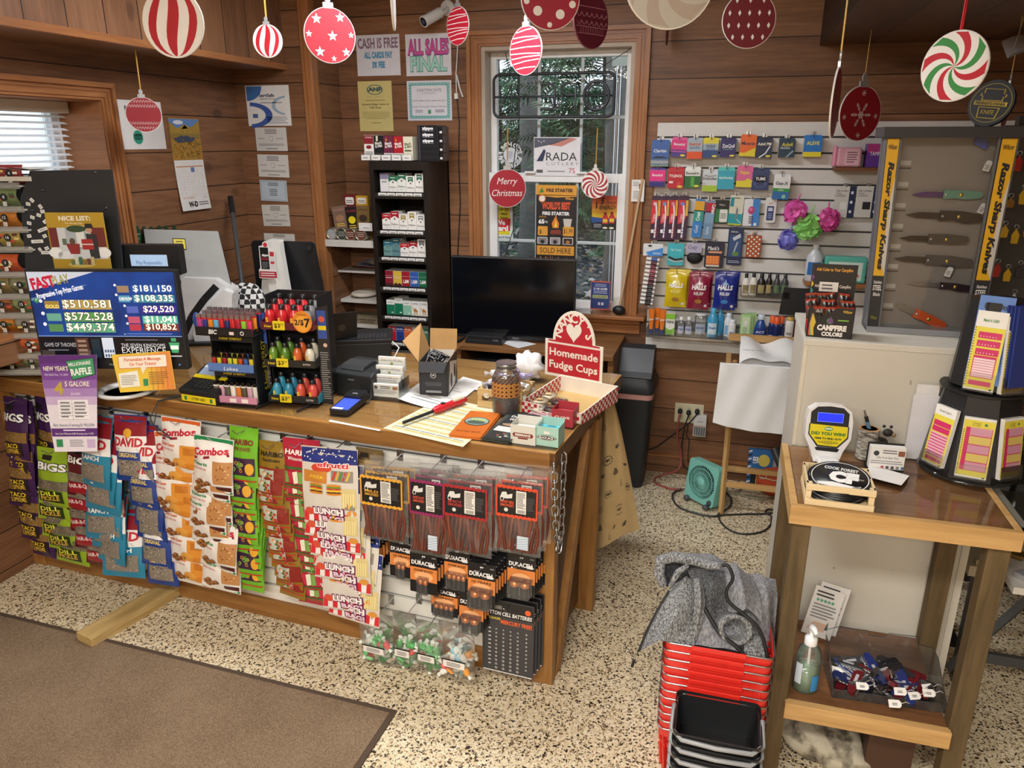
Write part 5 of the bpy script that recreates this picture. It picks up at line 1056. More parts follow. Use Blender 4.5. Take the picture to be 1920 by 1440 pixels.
t=TH('message_card','yellow and orange personalise a message card leaning below the monitor','card',F.w(cx2,-.075,z2),F.rz,None,(R_(-12),R_(-2),F.rz+R_(4)))
M=MB(y=0).Z([(-w2*.42,0),(w2*.5,h2*.03),(w2*.46,h2),(-w2*.5,h2*.97)],0,.0015,'#e9c63c');[M.P([(w2*(.05+.08*k),h2*.015),(w2*(.14+.08*k)if k<4 else w2*.49,h2*.02),(w2*(.13+.08*k)if k<4 else w2*.455,h2*.985),(w2*(.04+.08*k),h2*.98)],C(('#e8bf3a','#e8b03a','#e6a038','#e49338','#e28a38')[k]),1)for k in rg(5)]
M.P(rr(-w2*.4,h2*.6,w2*.4,h2*.93,.006),'#d9793a',2).P(rr(-w2*.39,h2*.615,w2*.39,h2*.915,.005),'#f4ead8',3).P([(-w2*.04,h2*.62),(w2*.06,h2*.62),(-w2*.02,h2*.44)],'#f4ead8',3).X('Personalize A Message',0,h2*.79,h2*.08,'#d9693a',4,w=w2*.6,bd=.02).X('On Your Tickets!',0,h2*.67,h2*.08,'#d9693a',4,w=w2*.44,bd=.02)
M.P([(-w2*.4,h2*.12),(-w2*.08,h2*.14),(-w2*.1,h2*.54),(-w2*.42,h2*.48)],'#f0eee2',2).L(-w2*.38,-w2*.12,h2*.18,h2*.44,6,'#a9a79a',3).L(w2*.08,w2*.4,h2*.16,h2*.5,7,'#9a6a2a',2).R(-w2*.02,h2*.14,w2*.06,h2*.32,'#2f8a57',2).B('printed_sheet',t)
M=MB(y=-.001).R(-w2*.03,h2*.97,w2*.07,h2*1.08,FILM,1);M.B('clear_tape',t)
F=sd(372,757,-5);cx,z0,w,h=F.bb(340,741,405,757,0)
th=TH('lottery_card_reader','black card reader on a low base with a yellow lottery only strip','card reader',F.w(cx,0,ZT+.001),F.rz)
M=MB().K(-w/2,0,0,w/2,.17,h,BK);M.B('base',th,bev=.002);M=MB(y=0).R(-w*.48,h*.1,w*.48,h*.86,YEL,1).X('LOTTERY ONLY',0,h*.35,h*.28,'#2a2a1a',2,w=w*.4,bd=.02);[M.R(s_*w*.36-.006,h*.25,s_*w*.36+.006,h*.7,'#2f7f4f',2)for s_ in(-1,1)];M.B('yellow_strip',th)
M=MB().Zx([(-.005,h),(-.005,h+.018),(.06,h+.035),(.15,h+.075),(.165,h+.075),(.165,h)],-w*.52,w*.52,C('#222427',.35));rb_=M.B('reader_body',th,bev=.004)
M=MB();M.T=MT((0,0.,h+.0185))@MR(15,'X');[M.K(-.03+.02*i,.018+.014*k,.001,-.016+.02*i,.027+.014*k,.004,C('#3c3f42',.4))for i in rg(4)for k in rg(4)];M.T=Matrix();M.B('keypad',rb_)
M=MB();M.T=MT((0,.075,h+.046))@MR(24,'X');M.K(-w*.46,-.006,0.,w*.46,.012,.003,YEL).K(-w*.4,.014,0,w*.4,.055,.002,'#9fb4d6').K(-w*.4,.055,0,w*.44,.07,.004,'#d9dfe4');M.T=Matrix();M.B('card_slot',rb_)
M=MB().U([(-w*.45,.12,.02),(-w*.75,.06,.002),(-w*.95,-.04,.004),(-w*1.05,-.075,-.06),(-w*.85,-.08,-.115),(-w*.5,-.078,-.13),(-w*.62,-.075,-.118),(-w*1.,-.07,-.09),(-w*.9,-.05,.004),(-w*.6,.1,.003),(-w*.4,.2,.02),(-w*1.2,.25,.01)],.0022,BK);M.B('cable',th)
F=Fr(*MF.w(0,.125).to_2d(),16);DF=F
th=TH('ticket_dispenser','tall black lottery ticket dispenser with sticker covered side panel','dispenser',F.w(0,0,ZT+.001),F.rz)
pp=[F.hit(*p,0)for p in((56,320),(208,318),(226,462),(233,560),(60,560),(49,510),(38,372))]
pp=[(x,max(z,ZT+.002)-ZT-.001)for x,z in pp]
M=MB(y=0).Z(pp,0,.012,C('#26282b',.45))
for px,py in((178,324),(80,357),(198,391),(61,395)):x,z=F.hit(px,py,0);M.at((x,-.0005,z-ZT),(90,0,0)).H([(.007,0),(.006,.003),(0,.004)],DSTEEL,n=10).at()
rs=RN(2);M.y=0
for px,py,a_,ln in((60,376,-50,1),(53,383,-10,1),(76,388,-60,1),(80,397,10,1),(73,404,-20,1),(61,408,-20,1),(55,419,-15,1),(55,443,10,1),(84,443,20,1),(58,467,-15,1),(75,468,30,.7),(88,466,20,1),(88,413,35,2.2),(80,431,20,2.4),(70,453,3,2.8),(86,474,0,2.2)):
 x,z=F.hit(px,py,0);z-=ZT;L_,H_=.0085*ln,.0065;c,s_=cos(R_(a_)),sin(R_(a_));M.P([(x+u*c-v*s_,z+u*s_+v*c)for u,v in((-L_,-H_),(L_,-H_),(L_,H_),(-L_,H_))],'#e9e9e6',1).P([(x+u*c-v*s_,z+u*s_+v*c)for u,v in((-L_*.6,-H_*.2),(L_*.6,-H_*.2),(L_*.6,H_*.2),(-L_*.6,H_*.2))],'#8a8a8a',2)
M.B('side_panel',th)
xl=F.hit(0,500,.05)[0]-.12;xr_=pp[-1][0]+.02;ztop=pp[0][1]
M=MB().K(xl,.14,0,xr_+.05,.16,ztop*.98,'#3a3733');M.B('back_board',th)
TK=('#7d7a5a','#8f3a3a','#a0602c','#7a8a5a','#8a3560','#c07a2c','#8a8578','#b09a4a','#4f8a50','#c0562c','#5a4f6a','#8f7a4a');r=RN(12);ti=0
rows=[(330,((25,'4'),)),(374,((15,'8'),)),(412,((16,'12'),)),(449,((22,'16'),)),(496,((18,'3'),)),(537,((5,'7'),(45,'8'))),(573,((10,'11'),(48,'12'))),(610,((15,'15'),(54,'16'))),(648,((22,'19'),(61,'20'))),(678,((28,'23'),(66,'20')))]
for i,(py,tix)in en(rows):
 z=F.hit(20,py+18,0.)[1]-ZT;xe=xr_ if i<4 else xr_+.05;z=max(z,.004)
 M=MB().K(xl,-.02,z-.006,xe,.14,z,C('#c9c2b4',.4)).K(xl,-.024,z-.012,xe,-.02,z+.012,clear('bin_lip',(.95,.95,.93),haze=.15));M.B('shelf',th)
 xs=[(F.hit(px,py,.02)[0],nn)for px,nn in tix];xs=[(xs[0][0]-.105,str(max(1,int(xs[0][1])-1)))]+xs
 for x,nn in xs:
  col=TK[ti%12];ti+=1
  t=TH('ticket_roll',f'lottery ticket strip marked {nn} in the dispenser, {ORD[i]} shelf','lottery ticket',F.w(x,.02,ZT+.001+z),F.rz,'lottery ticket strips in the dispenser')
  M=MB().G(lambda u,v:((u-.5)*.095,.03-.045*sin(v*pi*.8)-.01*v,.002+.075*v),4,8,C(col,.4,var=.35,scale=60)).G(lambda u,v:((.5-u)*.095,.033-.045*sin(v*pi*.8)-.01*v,.002+.075*v),4,8,C(col,.5))
  for q in rg(5):a_,b_=r.uniform(-.04,.03),r.uniform(.25,.8);yv=.0285-.045*sin(b_*pi*.8)-.01*b_;M.at((a_,yv-.001,.075*b_),(0,0,0));M.y=0;M.R(-.006,-.004,.014,.005,C(r.choice(('#d9c27a','#e9e2d0','#5a2a2a','#3a5a3a','#c84a3a'))),1)
  M.at().B('ticket',t)
  M=MB(y=-.024).D(0.,.045,.014,BK,1).X(nn,0,.04,.011,'#e9e9e9',2,bd=.02).R(-.007,.012,.008,.027,'#efede6',1).L(-.005,.006,.014,.025,3,'#777777',2);M.B('number_tag',t)
M=MB().at((0,0,0),(0,0,0)).G(lambda u,v:((u-.5)*.2,(v-.5)*.15,.006*sin(u*5)),6,4,'#e6e2d8').G(lambda u,v:((.5-u)*.2,(v-.5)*.15,.006*sin(u*5)-.001),6,4,'#e6e2d8');one('paper_sheet',M,'cream papers lying on top of the ticket dispenser by the blind','paper',F.w(pp[0][0]-.09,.06,ZT+ztop*.985+.02),F.rz)
M=MB().K(xl,-.01,ztop*.955,pp[0][0]+0.,.14,ztop*.975,C('#cfc9bb',.4));M.B('top_shelf',th)
F=Fr(*MF.w(0,.05).to_2d(),17);cx,z0,w,h=F.bb(93,399,201,506,0);GOLD=C('#b8962c',.45)
M=MB(y=0).Z([(-w/2,0),(w/2,0),(w/2,h),(-w/2,h)],0,.003,GOLD).X('NICE LIST:',0,h*.865,h*.075,'#f2eedc',2,w=w*.55,bd=.04).X('For the guy who',-w*.02,h*.805,h*.03,'#e9dfb4',2,w=w*.3,bd=.02).X('always delivers.',0,h*.755,h*.03,'#e9dfb4',2,w=w*.3,bd=.02)
M.R(-w*.48,h*.19,w*.48,h*.74,'#cfd6dc',1).R(-w*.48,h*.4,-w*.34,h*.74,'#6e2a26',2).R(w*.24,h*.4,w*.48,h*.74,'#6e2a26',2).R(-w*.2,h*.36,w*.16,h*.74,'#aab6bf',2).R(-w*.02,h*.4,w*.12,h*.74,'#dfe4e6',3)
M.D(0,h*.72,w*.17,'#2f4a2c',4,rz=h*.06);[M.D(s_*w*.42,h*.3,w*.12,'#eef1f3',3,rz=h*.09)for s_ in(-1,1)];M.D(-w*.25,h*.26,w*.14,'#e2e8ee',3,rz=h*.07)
M.D(w*.22,h*.7,w*.055,'#c49a80',5,rz=h*.05).P([(w*.15,h*.73),(w*.3,h*.73),(w*.28,h*.81),(w*.17,h*.81)],'#1f2024',6).P([(w*.15,h*.64),(w*.33,h*.62),(w*.34,h*.2),(w*.18,h*.2)],'#2a2c30',5).R(w*.06,h*.36,w*.26,h*.54,'#a92a2c',6).R(w*.06,h*.44,w*.26,h*.46,'#d9d4cc',7)
M.D(-w*.1,h*.5,w*.05,'#5f4a3a',5,rz=h*.06).P([(-w*.22,h*.46),(w*.02,h*.46),(w*0.,h*.28),(-w*.16,h*.28)],'#8f2a2c',5).R(-w*.27,h*.44,-w*.2,h*.55,'#5f6f5a',6)
for k in rg(6):M.R(w*(-.18+.07*k),h*.09,w*(-.12+.07*k),h*(.17+.03*(k%3)),C(('#5f7f4a','#cfd6c2','#3f6f5a','#8f6f3a','#6f4a3a','#c9b98a')[k]),6)
M.D(0,h*.09,w*.24,'#d9c06a',2,rz=h*.05)
one('advert_card',M,'gold framed nice list holiday advert standing on the wide monitor','sign',F.w(cx,0,z0+.001),F.rz)
F=Fr(*MF.w(0,.16).to_2d(),14);cx,z0,w,h=F.bb(222,460,337,516,0);zp=z0-ZT
th=TH('customer_display','black customer display with pale blue readout behind the monitor','display',F.w(cx,0,ZT+.001),F.rz)
M=MB().Z(rr(-w/2,zp,w/2,zp+h,.006),0,.05,BK);hs_=M.B('housing',th,bev=.004);M=MB(y=0).R(-w*.3,zp+h*.3,w*.3,zp+h*.68,C('#a8c4e6',.3,emit=.55),1).X('Play Responsibly',0,zp+h*.36,h*.12,'#5a7fb0',2,w=w*.42);M.B('readout',hs_);M=MB().U([(0,.03,0),(0,.03,zp)],.014,BK);M.B('post',th)
F=sd(372,640,22)
th=TH('lottery_terminal','white lottery terminal with a big tilted silver backed screen','terminal',F.w(0,0,ZT+.001),F.rz)
def P3(px,py,y):x,z=F.hit(px,py,y);return(x,y,z-ZT-.001)
q=[P3(268,429,.03),P3(410,433,.1),P3(436,541,.05),P3(280,520,-.02)]
SIL=C('#a3a4a2',.6)
M=MB();n_=(V3(q[1])-V3(q[0])).cross(V3(q[3])-V3(q[0])).normalized();n_=n_ if n_.y>0 else-n_
bk=[tp(V3(p)+n_*.028)for p in q];M.add(q+bk,[(0,3,2,1),(4,5,6,7),(0,1,5,4),(1,2,6,5),(2,3,7,6),(3,0,4,7)],BK).B('screen_frame',th,bev=.004)
c_=sum((V3(p)for p in q),V3())/4;fr_=[tp(c_+(V3(p)-c_)*.985-n_*.009)for p in q];f2=[tp(c_+(V3(p)-c_)*.985-n_*.0005)for p in q];M=MB();M.add(fr_+f2,[(0,3,2,1),(0,1,5,4),(1,2,6,5),(2,3,7,6),(3,0,4,7)],SIL).B('silver_back',th,bev=.003)
a_,b_=V3(q[1])-V3(q[0]),V3(q[3])-V3(q[0]);o_=V3(q[0])-n_*.0105;M=MB()
def st(u0,v0,u1,v1,m,k=0):M.add([tp(o_+a_*u+b_*v-n_*k)for u,v in((u0,v0),(u0,v1),(u1,v1),(u1,v0))],[(0,1,2,3)],m)
st(.37,.18,.54,.42,BK);st(.38,.2,.53,.4,YEL,.0005);[st(.41,.24+.05*k,.5,.26+.05*k,BK,.001)for k in rg(3)];M.B('yellow_sticker',th)
M=MB();k_=[P3(340,520,-.02),P3(404,524,-.02),P3(438,545,-.02),P3(436,600,-.02),P3(420,650,-.02),P3(338,655,-.02)];WB=C('#e9eaea',.3,coat=.2)
M.Z([(p[0],max(p[2],0))for p in k_],-.02,.09,WB).B('white_body',th,bev=.012)
M=MB(y=-.021);arc=[P3(408,535,0),P3(385,560,0),P3(362,592,0),P3(348,625,0),P3(342,652,0)];M.S([(p[0],p[2])for p in arc],.035,'#1d1e21',2).B('black_trim',th)
M=MB(y=-.021);pf=[P3(424,540,0),P3(440,546,0),P3(438,600,0),P3(430,650,0),P3(398,652,0),P3(372,640,0),P3(367,622,0),P3(376,598,0),P3(396,568,0)];M.Z([(p[0],p[2])for p in pf],-.05,-.02,WB);M.y=-.05
for k in rg(26):
 f_=k/25;px,py=(390+(-22)*sin(f_*2.2)+14*f_*f_,578+58*f_)if f_<.72 else(375+(f_-.72)*110,620+(f_-.72)*40)
 p=P3(px,py,-.05);ang_=-20-70*f_;M.S([(p[0]-.008*cos(R_(ang_)),p[2]-.008*sin(R_(ang_))),(p[0]+.008*cos(R_(ang_)),p[2]+.008*sin(R_(ang_)))],.0022,'#3a3a3c',1)
M.B('vent_panel',th,bev=.006)
M=MB().K(P3(345,600,0)[0]-.03,-.09,0,P3(440,600,0)[0]+.02,.12,.012,BK);M.B('base_plate',th,bev=.003)
M=MB();s0=P3(385,515,-.01);M.U([P3(392,500,.09),P3(390,530,.07)],[.01,.014],WB,10).B('screen_stalk',th)
for i,px in en((257,270,284,299,312,327)):
 y,z=WF.side(px,431+(1 if i else 0)-2*(i>2),XL+.008);big=i==0
 M=MB(y=-.002);hh=.1;ww=.036;M.Z([(0,-hh/2),(ww/2,-hh*.1),(ww/2,hh*.1),(.006,hh/2),(-.006,hh/2),(-ww/2,hh*.1),(-ww/2,-hh*.1)],-.002,.002,C('#1f4a34',.4)).X('ROOM',0,.006,.007,'#d9e6d9',1,w=.022).X(str(i+1),0,-.018,.014,'#d9e6d9',1)
 one('key_tag',M,f'green diamond key tag on the left wall, {NTH[i]} from left','key tag',(XL+.01,y,z-.03),R_(90),'green key tags on the left wall')
P0_,P1_=(432,370),(455,535);yb_,zb_=WF.side(*P0_,XL+.16)
M=MB();a=V3((XL+.05,*WF.side(432,370,XL+.05)));x1_=XL+.3;bb_=V3((x1_,*WF.side(455,540,x1_)));dr=(bb_-a).normalized();bot=a+dr*((a.z-.03)/-dr.z)
th=TH('broom_handle','grey metal broom handle with black grip leaning on the left wall','broom',tp(bot));M.U([(0,0,0),tp(a-bot-(a-bot).normalized()*.1)],.012,C('#6f7276',.35,.7),12).B('pole',th);M=MB().U([tp((a-bot)-(a-bot).normalized()*.11),tp(a-bot)],.016,BK,12);M.B('grip',th);M=MB().K(-.14,-.02,-.03,.14,.02,.03,'#3a3f45');M.B('head',th)
F=sd(465,640,0);x,z=F.hit(462,545,.2);M=MB()
m,n,l,b=nt('gingham');tx=n.new('ShaderNodeTexCoord');ck=n.new('ShaderNodeTexChecker');dv(ck,'Scale',38);dv(ck,1,(.75,.75,.74,1));dv(ck,2,(.02,.02,.022,1));l.new(tx.outputs['Object'],ck.inputs[0]);l.new(ck.outputs[0],b.inputs['Base Color']);dv(b,'Roughness',.9)
hb=z-ZT+.03;M.A((0,0,hb*.55),.1,m,18,12,(1.05,.7,hb*5.2),lambda d_:1+.06*sin(6*d_.x+5*d_.z));one('checked_bag',M,'black and white checked cloth bag behind the lighter rack','bag',F.w(x,.2,ZT+0.),0)
F=sd(535,640,0);YT=.28
def P4(px,py,y=YT):x,z=F.hit(px,py,y);return(x,y,z)
th=TH('tablet_stand','white pedestal stand holding a black tablet with its back to the shop','tablet',F.w(0,0,ZT+.001),0)
q=[P4(470,452,YT-.02),P4(589,455,YT-.02),P4(610,560,YT+.05),P4(484,560,YT+.05)];q=[(p[0],p[1],p[2]-ZT)for p in q];n_=V3((0,.9,.4)).normalized()
M=MB();c4=[V3(p)for p in q];rc_=[]
for i in rg(4):
 p,a_,b_=c4[i],(c4[i-1]-c4[i]).normalized(),(c4[(i+1)%4]-c4[i]).normalized();rc_+=[p+a_*.02,p+a_*.006+b_*.006,p+b_*.02]
M.add([tp(p)for p in rc_]+[tp(p+n_*.008)for p in rc_],[tp(rg(11,-1,-1)),tp(rg(12,24))]+[(i,(i+1)%12,12+(i+1)%12,12+i)for i in rg(12)],C('#2b2c2f',.35,.3));tb_=M.B('tablet_body',th)
M=MB();p=P4(581,466,YT-.03);M.at((p[0],p[1],p[2]-ZT),(70,0,0)).Zz(rr(-.013,-.013,.013,.013,.006),0,.008,BK).at((p[0]-.004,p[1]-.008,p[2]-ZT+.004),(90,0,0)).H([(.004,0),(0,.001)],C('#3a3d45',.1),n=10).at().B('camera_bump',tb_)
M=MB();prof=[P4(519,446),P4(538,448),P4(541,470),P4(553,540),P4(563,570),P4(556,620),P4(500,620),P4(505,540),P4(509,470),P4(508,452)]
prof=[(p[0],p[2]-ZT)for p in prof];M.Z(prof,YT-.075,YT-.035,C('#e6e6e2',.35)).B('white_arm',th,bev=.01)
M=MB();p=P4(533,512);M.at((p[0]-.012,YT-.08,p[2]-ZT),(90,0,0)).H([(.018,0),(.018,.012),(0,.013)],ST,n=14).at((p[0]-.012,YT-.092,p[2]-ZT-.02),(0,0,0)).Z(rr(-.03,-.07,.02,.005,.008),0,.012,C('#e6e6e2',.35)).at().B('hinge',th)
M=MB().K(-.1,YT-.12,0,.08,YT+.06,.015,C('#e6e6e2',.35));M.B('foot_plate',th,bev=.005)
cx,z0,w,h=F.bb(484,452,518,522,YT-.11);M=MB(y=0)
out=[(-w*.5,0),(w*.45,0),(w*.45,h*.2),(w*.4,h*.24),(w*.42,h*.72),(w*.3,h*.8),(w*.16,h*.84),(w*.12,h*.96),(-w*.02,h),(-w*.16,h*.96),(-w*.2,h*.88),(-w*.38,h*.86),(-w*.4,h*.28),(-w*.5,h*.22)]
M.Z(out,0,.0015,'#eceae6').R(-w*.48,h*.02,w*.43,h*.19,'#b02434',1).L(-w*.4,w*.36,h*.05,h*.17,2,'#f0d9dc',2).R(-w*.34,h*.25,w*.1,h*.83,BK,1).D(-w*.03,h*.9,w*.11,'#c8303c',1).X('zippo',-w*.08,h*.6,h*.06,'#f2f2f2',2,w=w*.36,bd=.05).R(-w*.3,h*.49,w*.06,h*.56,'#8f2030',2).L(-w*.28,w*.04,h*.28,h*.45,5,'#7d7d80',2).R(w*.16,h*.25,w*.38,h*.6,'#d9d4d2',1).R(w*.16,h*.6,w*.38,h*.72,'#c0303a',1).R(w*.17,h*.4,w*.37,h*.46,'#c0303a',2)
one('lighter_fluid_card',M,'die cut lighter fluid card hanging on the white tablet stand','sign',F.w(cx,YT-.11,z0),R_(4))
# the back of the room
def sign(fr,box,y,name,label,draw=None,cat='sign',col='#e9e8e6',t=.0012,roll=0.,grp=None,rot=None,rough=.45):
 cx,z0,w,h=fr.bb(*box,y);M=MB(y=-t).K(-w/2,-t,0,w/2,0,h,C(col,rough))
 if draw:draw(M,w,h)
 return one(name,M,label,cat,fr.w(cx,y,z0),0,grp,rot or(0,R_(roll),fr.rz))
BWF=WF
def d_serv(M,w,h):
 M.P([(-w*.48,h*.98)]+[(-w*.48+w*.36*cos(R_(a)),h*.98-h*.36*sin(R_(a)))for a in rg(0,91,10)],'#3f6fae',1).X('ServSafe',-w*.02,h*.72,h*.075,'#2b3a55',1,w=w*.36,bd=.03).X('CERTIFICATION',-w*0.,h*.645,h*.045,'#3a4a66',1,w=w*.36).L(-w*.18,w*.35,h*.55,h*.6,1,'#8a8f99',1)
 M.O(-w*.46,h*.27,w*.38,w*.54,'#3f5fa8',1,24,.46,-86,86).O(w*.46,h*.5,w*.3,w*.38,'#9fb8cc',1,20,.5,100,255).R(-w*.38,h*.2,-w*.26,h*.3,'#4a6a9a',1).L(-w*.05,w*.42,h*.05,h*.24,4,'#9aa0a8',1)
sign(WF,(463,160,544,236),YC-.002,'certificate','white and blue food safety certificate, top of the corner notices',d_serv,'certificate')
def d_cert(M,w,h):
 M.L(-w*.2,w*.2,h*.72,h*.95,4,'#6a6a6a',1,al='c').R(-w*.05,h*.42,w*.05,h*.62,'#a9a9a6',1).R(-w*.03,h*.45,w*.03,h*.6,'#e4e4e0',2).L(-w*.42,w*.42,h*.22,h*.32,2,'#8a8a8a',1).L(-w*.45,-w*.2,h*.5,h*.56,1,'#8a8a8a',1).L(w*.15,w*.4,h*.5,h*.56,1,'#8a8a8a',1).L(-w*.2,w*.2,h*.06,h*.14,1,'#8a8a8a',1,al='c')
for i,(bx,cc,dd)in en((((480,239,538,283),'#d6d4d0','second from the top of the corner notices'),((484,290,541,332),'#d9d7d3','third from the top of the corner notices, in a clear sleeve'),((488,338,538,377),'#b9c4cf','pale blue one, fourth down the corner notices'),((493,384,543,424),'#d2cfc8','fifth down the corner notices'),((496,438,553,462),'#d6d4ce','lowest of the corner notices, above the tablet'))):
 sign(WF,bx,YC-.002,'certificate','small printed certificate, '+dd,d_cert if i!=2 else(lambda M,w,h:(M.O(0,h/2,0,0,C('#fff'),1,4)if False else None,M.R(-w*.46,h*.05,w*.46,h*.95,'#8fa3b5',1),M.R(-w*.44,h*.07,w*.44,h*.93,'#bcc8d2',2),M.L(-w*.2,w*.2,h*.72,h*.9,3,'#5a6670',3,al='c'),M.L(-w*.15,w*.15,h*.25,h*.6,4,'#6a7680',3,al='c'))),'certificate',cc,roll=(0,1,1,-1,0)[i])
def d_rev(M,w,h):
 M.X('Review',-w*.3,h*.8,h*.085,'#1d1d20',1,'l',bd=.03).X('us on',-w*.3,h*.7,h*.085,'#1d1d20',1,'l',bd=.03).X('Tripadvisor',-w*.3,h*.6,h*.085,'#1d1d20',1,'l',bd=.03,maxw=w*.72)
 cx,cz,r=-w*.1,h*.25,h*.145;M.D(cx,cz,r,'#2f9a82',1,n=28);k='#14302b'
 for s_ in(-1,1):M.O(cx+s_*r*.38,cz-r*.02,r*.22,r*.36,C(k),2);M.O(cx+s_*r*.38,cz-r*.02,r*.05,r*.14,C(k),2)
 M.P([(cx-r*.8,cz+r*.38),(cx-r*.45,cz+r*.42),(cx,cz+r*.5),(cx+r*.45,cz+r*.42),(cx+r*.8,cz+r*.38),(cx+r*.6,cz+r*.22),(cx,cz+r*.3),(cx-r*.6,cz+r*.22)],C(k),2).P([(cx-r*.12,cz-r*.2),(cx+r*.12,cz-r*.2),(cx,cz-r*.42)],C(k),2)
LW=-XL
sign(LF,(219,189,306,280),LW-.002,'review_sign','white review us sign with green owl badge on the left wall',d_rev,'sign','#e6e5e4')
cx,z0,w,h=LF.bb(310,222,385,300,LW-.004);cz1,cz2=LF.hit(350,222,LW)[1],LF.hit(358,300,LW)[1];zc=LF.hit(372,392,LW)[1]
th=TH('wall_calendar','wall calendar with golden lake photo above a white month page on the left wall','calendar',LF.w(cx,LW-.002,zc),LF.rz);hb=cz2-zc;w=.235
M=MB(y=-.0015).K(-w/2,-.0015,hb,w/2,0,cz1-zc,'#a8803a');hp=cz1-cz2;zz=lambda v:hb+hp*v
M.R(-w*.49,zz(.72),w*.49,zz(.98),'#5f86c0',1).D(-w*.2,zz(.9),w*.16,'#d9dee8',2,rz=hp*.05).P([(-w*.49,zz(.7)),(-w*.49,zz(.9)),(-w*.25,zz(.76)),(0,zz(.86)),(w*.2,zz(.78)),(w*.49,zz(.95)),(w*.49,zz(.6)),(-w*.49,zz(.6))],'#a8893a',3)
M.P([(-w*.12,zz(.74)),(0,zz(.84)),(w*.1,zz(.76))],'#8a94a8',3).R(-w*.49,zz(.52),w*.49,zz(.64),'#8f7a3a',4).P([(-w*.4,zz(.52)),(-w*.1,zz(.6)),(w*.3,zz(.54)),(w*.2,zz(.44)),(-w*.3,zz(.42))],'#3f4a5f',5);rk=RN(1)
for k in rg(220):x,v=rk.uniform(-.46,.46)*w,rk.uniform(.02,.42 if rk.random()<.8 else .7);M.P([(x,zz(v)),(x+w*.03*rk.uniform(.4,1),zz(v+.03)),(x+w*.005,zz(v+.05))],C(rk.choice(('#e0b04a','#b5822c','#7a5a22','#d49a38','#5a4420'))),6)
M.B('picture_page',th)
M=MB(y=-.002,surf=lambda x,z:-.003-.016*(1-z/hb)**2);w2=w*.98;M.G(lambda u,v:((u-.5)*w2,M.surf(0,v*hb),v*hb),4,8,'#e6e4e2').G(lambda u,v:((.5-u)*w2,M.surf(0,v*hb)+.001,v*hb),4,8,'#e6e4e2')
Zc=lambda v:hb*v;M.R(-w2*.46,Zc(.865),w2*.46,Zc(.885),'#c98a52',1)
for k in rg(5):
 M.R(-w2*.47,Zc(.3+.11*k),w2*.47,Zc(.303+.11*k),'#c9c6c2',1)
 for i in rg(7):M.X(str(1+i+7*(4-k))if 1+i+7*(4-k)<=30 else '',-w2*.4+w2*.13*i,Zc(.34+.11*k),hb*.022,'#6a6a6a',1)
M.R(w2*.02,Zc(.76),w2*.14,Zc(.855),'#6a7fb0',2).X('NOVEMBER',-w2*.22,Zc(.235),hb*.035,'#c98a52',1,w=w2*.36).X('2024',w2*.36,Zc(.235),hb*.03,'#c98a52',1).X('W-D',-w2*.1,Zc(.07),hb*.1,'#1a1a1c',1,w=w2*.32,bd=.06).L(w2*.1,w2*.44,Zc(.08),Zc(.17),2,'#6a6a6a',1).B('month_page',th)
def outl(M,s_,x,z,h,w,c1,c2,L=1,bd=.03):M.X(s_,x,z,h,c2,L,w=w,bd=bd+.03);M.X(s_,x,z+h*.02,h*.97,c1,L+1,w=w*.985,bd=bd)
def d_cash(M,w,h):M.X('CASH IS FREE',0,h*.68,h*.24,'#8a6f86',1,w=w*.93,bd=.03);outl(M,'ALL CARDS PAY',0,h*.44,h*.14,w*.66,'#57a8d0','#3a6fa0');outl(M,'3% FEE',0,h*.2,h*.14,w*.3,'#57a8d0','#3a6fa0')
sign(WF,(669,65,750,142),D-.002,'payment_sign','white cash is free sign on the back wall',d_cash,'sign','#dfdfe8')
def d_sales(M,w,h):outl(M,'ALL SALES',0,h*.52,h*.34,w*.92,'#d0559a','#6a2a8a',1,.04);outl(M,'FINAL',0,h*.12,h*.34,w*.82,'#a8ddd0','#3f8f86',1,.03)
sign(WF,(761,63,846,142),D-.002,'sales_sign','white all sales final sign beside the window',d_sales,'sign','#dfdfe8')
def d_anf(M,w,h):
 M.O(0,h*.83,w*.2,w*.235,'#4a6f66',1,28,.55).X('ANF',0,h*.8,h*.075,'#3f635c',2,w=w*.4,bd=.06).X('TRAIL SENECAS',0,h*.68,h*.02,'#a89c6a',1,w=w*.5).L(-w*.3,w*.3,h*.6,h*.64,1,'#a0945a',1,al='c').X('Hominy Ridge Cabins &',0,h*.525,h*.035,'#5f5530',1,w=w*.8,bd=.02).X('Gift Shop',0,h*.46,h*.035,'#5f5530',1,w=w*.34,bd=.02).L(-w*.42,w*.42,h*.24,h*.4,5,'#a0945a',1,fill=.3,al='c').L(-w*.15,w*.15,h*.15,h*.19,1,'#a0945a',1,al='c')
sign(WF,(673,152,736,246),D-.002,'membership_certificate','pale yellow membership certificate above the cigar boxes',d_anf,'certificate','#d6c884')
